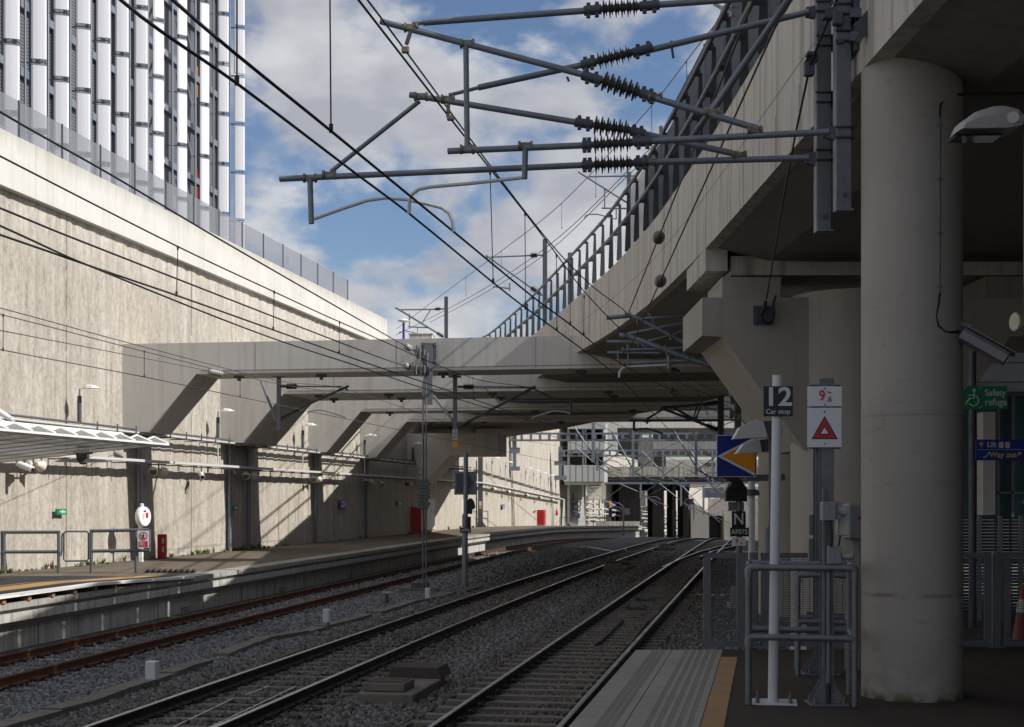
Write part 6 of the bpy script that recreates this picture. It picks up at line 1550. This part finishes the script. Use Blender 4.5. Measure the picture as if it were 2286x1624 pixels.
# roundel totem
a = V(wallX(45.3) + .95, 45.1, LPZ)
t = thing('roundel_totem', a, 'white post with a round white disc sign on the far platform', 'sign')
mb = MB(); mb.bevbox(a + V(-.02, 0, .68), (.14, .10, 1.36), .02); mb.bevbox(a + V(-.0, .05, 1.5), (.10, .08, .66), .02); mb.build('post', M['white'], t)
nd = Vector((.925, -.38, 0)); c = V(a.x + .06, a.y - .1, at(0, 1153.7, 45.1).z)
mb = MB(); mb.lathe(c - nd * .09, c + nd * .10, [(0, .27), (.15, .31), (.85, .31), (1, .285)], 36); mb.build('disc', M['white'], t)
td = Vector((.38, .925, 0)); R = Matrix((td, nd, V(0, 0, 1))).transposed()
mb = MB(); mb.box(c + nd * .104 + td * .08 + V(0, 0, .04), (.12, .006, .16), R=R); mb.build('red_mark', M['red'], t)
mb = MB(); mb.box(c + nd * .104 - td * .03 + V(0, 0, .17), (.12, .006, .05), R=R); mb.build('blue_mark', M['blue'], t)
mb = MB()
for k in range(4): mb.box(c + nd * .104 - td * .10 + V(0, 0, .08 - k * .05), (.08, .006, .014), R=R)
mb.each('text_line', M['darksteel'], t)
a = V(wallX(48.4), 48.4, LPZ) + WN * .3
t = thing('fire_box', a, 'narrow red box standing at the wall behind the railing sign', 'cabinet')
mb = MB(); mb.bevbox(a + V(0, 0, .40), (.26, .30, .80), .02); mb.build('box_body', M['redpaint'], t)
mb = MB(); mb.box(a + V(.06, -.153, .58), (.06, .008, .18)); mb.box(a + V(.06, -.153, .30), (.06, .008, .18)); mb.each('label', M['lamp'], t)
# cabinets
a = at(929, 1190, 85.2)
t = thing('red_cabinet', a, 'red cabinet on a yellow plinth at the end of the shaded wall', 'cabinet')
mb = MB(); mb.bevbox((a.x, 85.2, LPZ + .14 + .69), (.62, .8, 1.38), .02); mb.build('cabinet_body', M['redpaint'], t)
mb = MB(); mb.bevbox((a.x, 85.15, LPZ + .07), (.66, .9, .13), .01); mb.build('plinth', M['yline'], t)
mb = MB(); mb.box((a.x - .2, 84.79, LPZ + .9), (.03, .02, .14)); mb.build('handle', M['galv'], t)
a = at(953, 1187, 87.3)
t = thing('white_kiosk', a, 'long white equipment kiosk right of the red cabinet, its side half in sun', 'cabinet')
mb = MB(); mb.bevbox((a.x - .0, 88.3, LPZ + .12 + .95), (.40, 2.3, 1.9), .03, -.16); mb.build('kiosk_body', M['polewhite'], t)
mb = MB(); mb.bevbox((a.x, 88.3, LPZ + .06), (.5, 2.6, .12), .01, -.16); mb.build('plinth', M['yline'], t)
mb = MB(); mb.box(V(a.x, 88.3, LPZ + 1.3) + WN * .21 + WA * .1, (.02, .04, .14)); mb.build('handle', M['darksteel'], t)
a = onw(1208, 1172, .3); a = V(a.x, a.y, LPZ + pg(a.y))
t = thing('red_cabinet', a, 'small distant red cabinet against the sunlit wall', 'cabinet')
mb = MB(); mb.bevbox(a + V(0, 0, .78), (.7, 1.3, 1.36), .02, -.16); mb.build('cabinet_body', M['redpaint'], t)
mb = MB(); mb.bevbox(a + V(0, 0, .05), (.75, 1.4, .1), .01, -.16); mb.build('plinth', M['yline'], t)
a = onw(1243, 1145, .2); t = thing('extinguisher', a, 'tiny red fire extinguisher on the wall by the stair tower', 'extinguisher'); mb = MB(); mb.lathe(a - V(0, 0, .3), a + V(0, 0, .35), [(0, .1), (.05, .12), (.8, .12), (.9, .05), (1, .03)], 12); mb.build('cylinder', M['redpaint'], t); mb = MB(); mb.bevbox(a + V(0, 0, .38), (.08, .14, .06), .01); mb.build('valve', M['black'], t)
# guarded masts on the far platform
def far_guard(x0, x1, Y, lb):
    zb = LPZ + pg(Y); a, b_ = at(x0, 1180, Y), at(x1, 1180, Y)
    t = thing('guard_frame', V((a.x + b_.x) / 2, Y, zb), lb, 'guard rail', 'guard frames on the far platform')
    for x in (a.x, b_.x):
        for y in (Y, Y + .9): mb = MB(); mb.cyl((x, y), .028, zb, zb + 1.15, 8); mb.build('post', M['galv'], t)
    for z in (1.14, .62):
        for y in (Y, Y + .9): mb = MB(); mb.tube([(a.x, y, zb + z), (b_.x, y, zb + z)], .026, 8); mb.build('rail', M['galv'], t)
        for x in (a.x, b_.x): mb = MB(); mb.tube([(x, Y, zb + z), (x, Y + .9, zb + z)], .026, 8); mb.build('rail', M['galv'], t)
far_guard(1011, 1026, 104, 'small far guard frame around the white pole'); far_guard(1055, 1089, 104.5, 'small far guard frame around the dark mast')
a = at(1072.5, 1180, 105); zb = LPZ
t = thing('portal_mast', V(a.x, 105, zb), 'thick dark mast with bolted feet standing in a far guard frame', 'mast')
mb = MB(); h_mast(mb, V(a.x, 105, 0), zb, EYE + 3.1, .34, .03); mb.build('mast', M['darksteel'], t)
mb = MB(); mb.bevbox((a.x, 105, zb + .03), (.9, .7, .05), .01); mb.build('base_plate', M['darksteel'], t)
for sx in (-1, 1): mb = MB(); mb.prism([V(a.x + sx * .17, 104.8, zb + .06), V(a.x + sx * .42, 104.8, zb + .06), V(a.x + sx * .17, 104.8, zb + .40)], (0, .03, 0)); mb.build('gusset', M['galv'], t)
mb = MB(); mb.box((a.x, 104.81, EYE - .25), (.17, .01, .35)); mb.build('number_tag', M['lamp'], t); mb = MB(); mb.box((a.x, 104.805, EYE - .55), (.17, .01, .18)); mb.build('yellow_tag', M['orange'], t)
a = at(1021, 1180, 104.6); t = thing('white_pole', V(a.x, 104.6, LPZ), 'slim white pole with a dark lantern top beside the signal mast', 'pole')
mb = MB(); mb.cyl((a.x, 104.6), .06, LPZ, EYE + 2.5, 10); mb.build('pole', M['polewhite'], t); mb = MB(); mb.bevbox((a.x, 104.6, EYE + 2.65), (.24, .24, .34), .04); mb.build('lantern', M['darksteel'], t)
a = at(1029, 1131, 100); t = thing('convex_mirror', a, 'pale round mirror seen edge-on behind the signal mast', 'mirror')
mb = MB(); mb.disc(a, .5, .12, (.75, -.66, 0), 24); mb.build('disc', M['white'], t); mb = MB(); mb.cyl((a.x, a.y + .1), .05, LPZ, a.z, 8); mb.build('post', M['galv'], t)

# ------------------------------------------------------------------ between the tracks
SY2 = 46.3
a = at(1038, 1310, SY2)
t = thing('railway_signal', V(a.x, SY2, BAL), 'signal post AF076 seen from behind, between the rusty and middle tracks', 'signal')
mb = MB(); mb.tube([(a.x, SY2, BAL - .2), (a.x, SY2, at(0, 1152, SY2).z), (a.x + .02, SY2, at(0, 1146, SY2).z), (a.x + .03, SY2, at(0, 1012, SY2).z)], [.092, .092, .075, .075], 16); mb.build('post', M['tube'], t)
s = plate_sign(MB(), (1014, 1053), (1063, 1105), SY2 + .12, .03).build('arrow_board', M['tube'], t)
plate_sign(MB(), (1018, 1057), (1036, 1101), SY2 + .10, .02).build('stiffener', M['darksteel'], s)
mb = MB(); mb.prism([at(1048, 1064, SY2 + .1), at(1058, 1078, SY2 + .1), at(1046, 1094, SY2 + .1)], (0, .02, 0)); mb.build('arrow_back', M['darksteel'], s)
mb = MB(); mb.prism([at(x, y, SY2 + .1) for x, y in ((1043, 1148), (1043, 1120), (1047, 1113), (1053, 1113), (1058, 1120), (1061, 1132), (1058, 1137), (1054, 1138), (1054, 1148))], (0, .35, 0)); mb.build('signal_head', M['black'], t)
plate_sign(MB(), (1043, 1154), (1051, 1180), SY2 + .05, .2).build('relay_box', M['black'], t)
s = plate_sign(MB(), (1027, 1178.5), (1051.5, 1190), SY2 - .11, .015).build('number_plate', M['black'], t)
text('AF076', .115, M['lettergrey'], at(1039.2, 1184.2, SY2 - .113), s, 'number', sx=.88)
mb = MB(); mb.bevbox(V(a.x, SY2, BAL + .02), (.7, .6, .1), .02); mb.build('foundation', M['coping'], t)
def marker(x0, y0, x1, y1, yb, lb):
    Y = 2.85 * F / (yb - CY); a, b_ = at(x0, y0, Y), at(x1, y1, Y); zb = ground_z(a.x, Y) - .05
    t = thing('marker_post', V((a.x + b_.x) / 2, Y, zb), lb, 'marker', 'white marker boxes between the tracks')
    w_, h = b_.x - a.x, a.z - b_.z; cx = (a.x + b_.x) / 2
    mb = MB(); mb.bevbox((cx, Y, (a.z + b_.z) / 2), (w_, .13, h), .012, -.3); mb.build('white_box', M['polewhite'], t)
    mb = MB(); mb.bevbox((cx + w_ * .2, Y + .02, (b_.z + zb) / 2), (w_ * .35, .07, b_.z - zb + .02), .005); mb.box((cx - w_ * .2, Y, zb + .06), (w_ * .5, .1, .05)); mb.build('stake', M['darksteel'], t)
marker(327, 1476, 353, 1518, 1540, 'nearest white marker box between the rusty and middle tracks')
marker(722, 1360, 737, 1390, 1406, 'second white marker box, beside the cable trough')
marker(950, 1313, 961, 1336, 1348, 'small white marker box beside the anchor block')
a = on_z(863, 1352, BAL); t = thing('marker_stake', a, 'short dark stake with a pale flat cap between the tracks', 'marker')
mb = MB(); mb.cyl((a.x, a.y), .055, BAL - .05, BAL + .3, 10); mb.build('stake', M['darksteel'], t); mb = MB(); mb.bevbox(a + V(0, 0, .34), (.26, .2, .07), .02); mb.build('cap', M['coping'], t)
pl = [(-120, 1668), (28, 1624), (326, 1528), (590, 1431), (676, 1415), (793, 1385), (922, 1347), (1080, 1312)]
t = thing('cable_trough', on_z(590, 1431, BAL), 'weathered concrete cable trough lying in the ballast between two tracks', 'trough')
P = [on_z(x, y, BAL + .04) for x, y in pl]
pts = []
for i in range(len(P) - 1):
    n_ = max(1, int((P[i + 1] - P[i]).length / .9))
    for k in range(n_): pts.append(P[i].lerp(P[i + 1], k / n_))
for i in range(0, len(pts) - 1):
    if i % 9 == 8: continue
    a, b_ = pts[i], pts[i + 1]; d = (b_ - a).normalized() * .012
    mb = MB(); mb.bar(a + d + V(0, random.uniform(-.02, .02), random.uniform(-.02, .02)), b_ - d + V(random.uniform(-.02, .02), 0, random.uniform(-.02, .02)), .30, .14); mb.build('trough_lid', M['dirtyconc'], t)
M['rustcover'] = paint('rusty_cover', (.06, .045, .038), .9, .5)
def chamber(xa, ya, lb, k=1.0):
    c = on_z(xa, ya, BAL); t = thing('drain_chamber', c, lb, 'chamber', 'drain chambers between the tracks')
    R = Matrix.Rotation(-math.atan(.17), 3, 'Z'); Pp = lambda u, v, z: c + R @ V(u * k, v * k, 0) + V(0, 0, z)
    mb = MB(); mb.bevbox(Pp(0, .1, .06), (.98 * k, 2.5 * k, .22), .015, R=R); mb.build('base_slab', M['dirtyconc'], t)
    mb = MB(); mb.bevbox(Pp(-.08, -.55, .235), (.72 * k, .75 * k, .12), .012, R=R); mb.build('lid_block', M['dirtyconc'], t)
    mb = MB(); mb.bevbox(Pp(-.08, -.55, .300), (.62 * k, .64 * k, .012), .002, R=R); mb.build('lid', M['rustcover'], t)
    mb = MB(); o_ = [(-.50, .95), (.50, .95), (.50, 1.85), (-.50, 1.85)]; i_ = [(-.42, 1.02), (.42, 1.02), (.42, 1.8), (-.42, 1.8)]
    mb.loft([[Pp(u, v, .171) for u, v in o_], [Pp(u, v, .33) for u, v in i_]], closed=True, caps=True); mb.build('ribbed_cover', M['rustcover'], t)
chamber(896, 1556, 'big drain chamber in the foreground ballast, with concrete lid and dark cover', .84)
chamber(1376, 1274, 'small drain chamber further off between the middle and near tracks', .9)
chamber(1487, 1228, 'tiny drain chamber near the crest of the line', .9)
# litter, sleepers' odds and ends
a = on_z(712, 1505, BAL + .03); mb = MB(); mb.bevbox(a, (.22, .10, .03), .01, .4); o = mb.build('blue_wrapper', plain('blue_plastic', (.05, .16, .33), .5), None, base=a); tag(o, 'blue scrap of litter lying between the rails of the middle track', 'litter')
for pl_, lb in (([(1330, 1440), (1345, 1430), (1390, 1385)], 'left black hose lying on the sleepers of the near track'), ([(1408, 1440), (1418, 1425), (1446, 1388)], 'right black hose lying on the sleepers of the near track')):
    pts = [on_z(x, y, RAIL - .12) for x, y in pl_]; mb = MB(); mb.tube(pts, .03, 8); o = mb.build('hose', M['cable'], None, base=pts[0]); tag(o, lb, 'hose', 'hoses on the near track')
for x, y, lb in ((1419, 1357, 'nearer dark metal device bolted between the near rails'), (1440, 1338, 'further dark metal device bolted between the near rails')):
    a = on_z(x, y, RAIL - .10); mb = MB(); mb.bevbox(a, (.55, .16, .10), .02, -.17); mb.bevbox(a + V(-.22, 0, .05), (.08, .2, .08), .01, -.17); mb.bevbox(a + V(.22, 0, .05), (.08, .2, .08), .01, -.17); o = mb.build('track_magnet', M['darksteel'], None, base=a); tag(o, lb, 'track device', 'devices between the near rails')
# white paint strokes beside the middle rails
mb = MB()
for x0, y0, x1, y1 in ((370, 1632, 520, 1560), (548, 1552, 600, 1532), (452, 1632, 660, 1533)):
    a, b_ = on_z(x0, y0, RAIL - .155), on_z(x1, y1, RAIL - .155); mb.bar(a, b_, .014, .010)
o = mb.build('litter_string', M['white'], None, base=on_z(520, 1560, RAIL - .155)); tag(o, 'thin white string lying along the rails of the middle track', 'litter')
# weeds at the foot of the wall
M['weed'] = plain('weed_green', (.12, .17, .04), .8); M['weeddry'] = plain('weed_dry', (.16, .10, .05), .9)
mb = MB()
for k in range(80):
    Y = random.choice((random.uniform(36, 46), random.uniform(47, 58), random.uniform(56, 62), random.uniform(62, 110))); c = V(wallX(Y), Y, LPZ) + WN * random.uniform(.02, .35); hh = random.uniform(.05, .22) * (1.6 if random.random() < .12 else 1); dry = random.random() < .2
    for j in range(9):
        an = random.uniform(0, 6.28); d = V(math.cos(an), math.sin(an), 0) * random.uniform(.03, .16); s_ = V(-d.y, d.x, 0).normalized() * .018; b0 = c + d * .3; tp = c + d + V(0, 0, hh * random.uniform(.5, 1))
        mb.add([b0 - s_, b0 + s_, b0.lerp(tp, .6) + s_ * 1.3, tp, b0.lerp(tp, .6) - s_ * 1.3], [(0, 1, 2, 3, 4)], False, 1 if dry else 0)
o = mb.build('weeds', [M['weed'], M['weeddry']]); tag(o, 'low weeds growing along the foot of the rough wall', 'weeds', kind='stuff')
# ------------------------------------------------------------------ far end: stair tower, bridge, gantries, tunnel
r8 = lambda x, y: ((1880 + .2771 * x) / 1.5136, (1380 + .2771 * y) / 1.5136)
z3 = lambda x, y: ((1900 + .35 * x) / 1.5136, (1400 + .35 * y) / 1.5136)
def slab8(mb, x0, y0, x1, y1, Y, d, q=r8):
    a, b_ = at(*q(x0, y0), Y), at(*q(x1, y1), Y); mb.box(((a.x + b_.x) / 2, Y + d / 2, (a.z + b_.z) / 2), (b_.x - a.x, d, a.z - b_.z)); return mb
M['panelgrey'] = paint('stair_panel_grey', (.42, .43, .43), .55, .2); M['panelpale'] = paint('stair_panel_pale', (.48, .48, .42), .6, .2)
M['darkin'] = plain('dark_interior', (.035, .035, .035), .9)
TY = 150
st = thing('stair_tower', at(*r8(320, 1440), TY), 'grey panelled stair tower with landings at the far end of the platform', 'stairs')
slab8(MB(), 90, 695, 585, 895, TY, 6).build('landing', M['panelgrey'], st)
slab8(MB(), 100, 897, 590, 935, TY + .3, 5.5).build('landing_edge', M['panelpale'], st)
slab8(MB(), 145, 395, 590, 505, TY, 6).build('landing', M['panelgrey'], st)
slab8(MB(), 145, 507, 590, 545, TY + .3, 5.5).build('landing_edge', M['panelpale'], st)
slab8(MB(), 140, 60, 600, 250, TY, 6).build('landing', M['panelgrey'], st)
slab8(MB(), 150, 190, 335, 1120, TY + 6, .4).build('back_panel', M['panelpale'], st)
slab8(MB(), 335, 190, 590, 900, TY + 5.5, .4).build('back_recess', M['darkin'], st)
slab8(MB(), 575, 190, 625, 905, TY + .5, 7).build('side_panel', M['white'], st)
for x in (148, 332, 348): slab8(MB(), x - 14, 120, x + 14, 1440, TY + 1.0, .6).build('tower_column', M['panelpale'], st)
mb = MB()
for x in (170, 240, 320, 390, 460, 530):
    slab8(mb, x - 2, 700, x + 2, 893, TY - .02, .02); slab8(mb, x - 2, 400, x + 2, 503, TY - .02, .02)
mb.each('panel_joint', M['darksteel'], st)
mb = MB(); n_ = 14
for k in range(n_):
    y = 1440 - (1440 - 1090) * k / n_; slab8(mb, 112, y - 25, 268, y, TY + 1 + k * .3, .3)
mb.build('lower_flight', M['panelgrey'], st)
mb = MB(); n_ = 11
for k in range(n_):
    y = 940 + (1125 - 940) * k / n_; slab8(mb, 385 + k * 1.5, y, 590, y + 13, TY + 4 - k * .3, .3)
mb.build('upper_flight', M['panelpale'], st)
for pts in ([(65, 1440), (105, 1440), (105, 1110), (88, 1110)], [(262, 1440), (350, 1440), (335, 1085), (318, 1085)], [(362, 940), (382, 940), (402, 1128), (390, 1128)], [(580, 940), (604, 940), (604, 1090), (592, 1128)]):
    mb = MB(); mb.prism([at(*r8(*p), TY + .4) for p in pts], (0, .25, 0)); mb.build('stringer', M['white'] if pts[0][1] > 1000 else M['panelpale'], st)
slab8(MB(), 165, 945, 205, 975, TY + .6, .2).build('exit_sign', M['green'], st)
slab8(MB(), 270, 1280, 286, 1340, TY + .3, .05).build('blue_notice', M['blue'], st)
for x0, x1 in ((40, 130), (395, 680)):
    t = thing('barrier_fence', at(*r8((x0 + x1) / 2, 1440), TY - 6), 'pale tubular barrier left of the far stair foot' if x0 < 100 else 'pale tubular barrier right of the far stair foot', 'barrier', 'barriers by the far stairs')
    k = x0
    while k <= x1: mb = MB(); slab8(mb, k - 2, 1330, k + 2, 1450, TY - 6, .05); mb.build('bar', M['galv'], t); k += 28
    mb = MB(); slab8(mb, x0, 1328, x1, 1334, TY - 6, .05); mb.build('top_rail', M['galv'], t)
# signal board and mast near the ramp end
a = at(*z3(487, 878), 138)
t = thing('railway_signal', V(a.x, 138, -1.5), 'tiny far signal with a blue board and right pointing orange arrow', 'signal')
b0 = slab8(MB(), 455, 845, 520, 910, 138, .05, z3).build('arrow_board', M['blue'], t)
mb = MB(); mb.prism([at(*z3(455, 847), 137.97), at(*z3(455, 908), 137.97), at(*z3(518, 878), 137.97)], (0, .01, 0)); mb.build('arrow_border', M['signwhite'], b0)
mb = MB(); mb.prism([at(*z3(456, 854), 137.94), at(*z3(456, 902), 137.94), at(*z3(504, 878), 137.94)], (0, .01, 0)); mb.build('arrow', M['orange'], b0)
slab8(MB(), 448, 915, 480, 990, 138, .4, z3).build('signal_head', M['black'], t)
slab8(MB(), 485, 960, 502, 990, 138, .1, z3).build('number_plate', M['signwhite'], t); slab8(MB(), 460, 990, 468, 1175, 138.2, .15, z3).build('post', M['galv'], t)
t = thing('post_with_box', at(*z3(592, 1168), 122), 'pale post with a small square box by the far ramp', 'post')
slab8(MB(), 585, 885, 599, 1172, 122, .25, z3).build('post', M['galv'], t); slab8(MB(), 602, 910, 649, 970, 122, .3, z3).build('box', M['greybox'], t)
# bridge
BYY = 185
bd = thing('road_bridge', at(*z3(1000, 560), BYY), 'stained concrete bridge deck crossing far down the line on dark piers', 'bridge')
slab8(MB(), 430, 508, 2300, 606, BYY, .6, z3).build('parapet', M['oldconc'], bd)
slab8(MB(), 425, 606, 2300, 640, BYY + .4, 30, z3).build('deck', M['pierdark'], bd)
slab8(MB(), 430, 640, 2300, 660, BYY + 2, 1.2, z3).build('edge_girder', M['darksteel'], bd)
for x0, x1, dd in ((545, 752, 7), (872, 983, 8), (1062, 1098, 9), (1170, 1222, 9)):  # last two narrow piers added to darken the bright wall behind
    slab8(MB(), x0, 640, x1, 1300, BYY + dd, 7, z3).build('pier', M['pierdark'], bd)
slab8(MB(), 440, 642, 1230, 738, BYY + 17, 1.5, z3).build('soffit_shade_block', M['pierdark'], bd)  # dark block added to stand in for shade under the deck
up = thing('upper_structure', at(*z3(1000, 300), 225), 'pale upper concrete frame with dark openings above the far bridge', 'building')
slab8(MB(), 520, 60, 2300, 132, 222, 10, z3).build('roof_slab', M['cap'], up)
slab8(MB(), 520, 134, 2300, 182, 226, .6, z3).build('roof_beam', M['oldconc'], up)
slab8(MB(), 405, 40, 530, 640, 214, 4, z3).build('column', M['cap'], up)
slab8(MB(), 752, 225, 880, 640, 226, 4, z3).build('column', M['wall'], up)
slab8(MB(), 880, 262, 2300, 338, 224, 1, z3).build('parapet', M['cap'], up)
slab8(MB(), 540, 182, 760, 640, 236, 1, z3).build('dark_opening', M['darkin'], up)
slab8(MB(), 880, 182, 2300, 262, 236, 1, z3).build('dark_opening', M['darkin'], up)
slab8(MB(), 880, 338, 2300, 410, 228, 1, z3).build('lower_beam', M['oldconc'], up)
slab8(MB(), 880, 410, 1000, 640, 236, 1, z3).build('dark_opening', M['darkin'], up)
slab8(MB(), 1000, 440, 2300, 640, 236, 1, z3).build('back_wall', M['cap'], up)
slab8(MB(), 1380, 470, 1480, 560, 234, 1, z3).build('window', M['teal'], up)
# walls and tunnel mouth
PY = 400
tn = thing('tunnel_portal', at(*z3(1480, 1170), PY), 'dark tunnel mouth in a concrete headwall where the line disappears', 'tunnel')
slab8(MB(), 1335, 815, 1400, 1400, PY, 8, z3).build('headwall', M['oldconc'], tn)
mb = MB(); mb.prism([at(*z3(1225, 830), PY - 95), at(*z3(1225, 1400), PY - 95), at(*z3(1402, 1400), PY - 5), at(*z3(1402, 960), PY - 5)], (0, -3, 0)); mb.build('added_dark_wall', M['pierdark'], tn)  # dark block added to tone down the bright wall before the portal
slab8(MB(), 1400, 815, 1562, 980, PY, 8, z3).build('lintel', M['oldconc'], tn)
slab8(MB(), 1562, 700, 2100, 1400, PY, 8, z3).build('headwall', M['oldconc'], tn)
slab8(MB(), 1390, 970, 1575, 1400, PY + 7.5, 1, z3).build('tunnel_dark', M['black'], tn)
slab8(MB(), 1375, 712, 1562, 808, PY - 90, 4, z3).build('cross_girder', M['darksteel'], tn)
slab8(MB(), 1200, 675, 1600, 706, PY - 140, 6, z3).build('upper_girder', M['oldconc'], tn)
slab8(MB(), 1212, 815, 1268, 880, PY - 200, 3, z3).build('control_box', M['panelgrey'], tn)
# pipes along the far wall
pp = thing('pipe_runs', V(wallX(185) + 1, 185, -1), 'many stacked pale pipes bracketed along the far ribbed wall', 'pipes')
for k, (o, z, r_) in enumerate(((1.2, -.1, .10), (1.3, -.6, .12), (1.1, -1.1, .10), (1.4, -1.6, .12), (1.2, -2.0, .10), (1.5, -3.1, .30), (1.0, .5, .08), (1.0, -2.5, .08))):
    for y0, y1 in ((152, 172), (172.4, 205), (205.4, 232), (232.5, 262), (262.5, 310)):
        if random.random() < .12: continue
        jz = random.uniform(-.12, .12); jo = random.uniform(-.15, .15)
        mb = MB(); mb.tube([V(wallX(Y), Y, EYE + z + jz - .022 * (Y - 150) + .08 * math.sin(Y * .9 + k)) + WN * (o + jo) for Y in np.linspace(y0, y1 - random.uniform(0, 4), 9)], r_, 7); mb.build('pipe', M['face'] if k % 3 else M['oldconc'], pp)
for Y in range(153, 312, 5):
    mb = MB(); mb.bar(V(wallX(Y), Y, EYE + .8 - .022 * (Y - 150)) + WN * 1.0, V(wallX(Y), Y, EYE - 3.8 - .022 * (Y - 150)) + WN * 1.0, .14, .14); mb.build('bracket', M['darksteel'], pp)
# gantries
def gantry(Y, x0, x1, yt, yb, lb, drops):
    a, b_ = at(x0, yt, Y), at(x1, yt, Y); zb = at(x0, yb, Y).z
    t = thing('line_gantry', a, lb, 'gantry', 'overhead line gantries')
    for z in (a.z, zb):
        mb = MB(); mb.box(((a.x + b_.x) / 2, Y, z), (b_.x - a.x, .14, .13)); mb.box(((a.x + b_.x) / 2, Y + .7, z), (b_.x - a.x, .14, .13)); mb.build('chord', M['tube'], t)
    x = a.x + .3
    while x < b_.x:
        mb = MB(); mb.box((x, Y - .05, (a.z + zb) / 2), (.22, .06, a.z - zb)); mb.build('batten', M['tube'], t); x += .75
    for xx, y0, y1, w_ in drops:
        p, q = at(xx, y0, Y), at(xx, y1, Y); mb = MB(); mb.box((p.x, Y - .2, (p.z + q.z) / 2), (w_, .25, p.z - q.z)); mb.build('drop_post', M['tube'], t)
        s_ = -1 if xx < 1400 else 1
        for (dx1, dy1, dx2, dy2) in ((0, -6, 62, 24), (3, -3, 44, -34), (8, 22, 36, 20)):
            tube_part(t, [V(q.x, Y - .2, q.z) + V(dx1 / F * Y, 0, -dy1 / F * Y * 0 + .4), V(q.x, Y - .2, q.z) + V(dx2 / F * Y, .0, -dy2 / F * Y + .2)], .045, 'tube', 'darksteel')
        tube_part(t, [V(q.x, Y - .2, q.z + .6), V(q.x - 48 / F * Y, Y - .2, p.z)], .06, 'strut', 'tube')
        tube_part(t, [V(q.x + .5, Y - .2, q.z - .1), V(q.x + 1.1, Y - .2, q.z + .15), V(q.x + 1.9, Y - .2, q.z + .1), V(q.x + 2.3, Y - .2, q.z - .25)], .03, 'steady_arm', 'tube')
    return t
g1 = gantry(119, 1136, 1730, 968, 983, 'nearer lattice gantry beam spanning from the sunlit wall over the tracks', [(1324, 945, 1033, .26), (1413, 962, 1066, .2), (1553, 965, 1060, .2)])
mb = MB(); 
for y0, y1, w_ in ((958, 1000, .35), (1000, 1012, .9), (1012, 1042, .3), (1042, 1051, .9)):
    a, b_ = at(1143, y0, 119.4), at(1143, y1, 119.4); mb.box((a.x + .2, 119.4, (a.z + b_.z) / 2), (w_, .5, a.z - b_.z))
mb.each('wall_bracket', M['tube'], g1)
g2 = gantry(143, 1252, 1730, 1006, 1018, 'further lattice gantry beam starting beside the stair tower', [(1333, 1000, 1052, .2), (1480, 1008, 1070, .2), (1590, 1008, 1100, .2)])
mb = MB()
for y0, y1, w_ in ((998, 1030, .4), (1030, 1039, 1.2), (1039, 1062, .35), (1062, 1072, 1.2)):
    a, b_ = at(1251, y0, 143.4), at(1251, y1, 143.4); mb.box((a.x, 143.4, (a.z + b_.z) / 2), (w_, .5, a.z - b_.z))
mb.each('wall_bracket', M['tube'], g2)
g3 = gantry(170, 1340, 1730, 1078, 1080, 'far low registration beam below the bridge deck', [(1430, 1080, 1112, .2), (1345, 1070, 1125, .2), (1520, 1080, 1130, .2), (1570, 1084, 1150, .2)])
# far wires over each track
for f, nm in ((t1c, 'rusty'), (t2c, 'middle'), (t3c, 'near')):
    for h, kk in ((2.6, 'contact'), (3.8, 'messenger')):
        P = [V(f(Y), Y, EYE + h + g(Y)) for Y in (112, 130, 150, 175, 200, 240, 300)]
        wire('%s_wire' % kk, P, .022, 'far %s wire over the %s track running to the tunnel' % (kk, nm), 'wiregrey', 'far overhead wires')
for pts, lb in (([(1300, 930, 100), (1420, 990, 119), (1560, 1050, 143)], 'upper thin feeder wire strung between the gantries'), ([(1180, 955, 105), (1330, 1010, 125), (1480, 1085, 165)], 'lower thin feeder wire strung between the gantries'), ([(1640, 940, 62), (1520, 985, 119), (1350, 1060, 170)], 'crossing feeder wire falling left between the gantries'), ([(1680, 1000, 70), (1600, 1030, 119), (1440, 1110, 180)], 'crossing lower feeder wire below the arrow board'), ([(1560, 880, 50), (1600, 980, 119), (1620, 1060, 160)], 'steep feeder wire behind the tension gear')):
    wire('feeder_wire', [at(*p) for p in pts], .022, lb, 'wiregrey', 'far overhead wires')
# unseen wall added to block light from the right under the viaduct
cw_ = thing('side_light_blocker', (13.2, 12, 0), 'unseen wall added far right under the viaduct to block side light', 'wall')
mb = MB(); mb.box((13.4, 10, 2.4), (.4, 36, 4.8)); mb.build('wall_body', M['darksteel'], cw_)
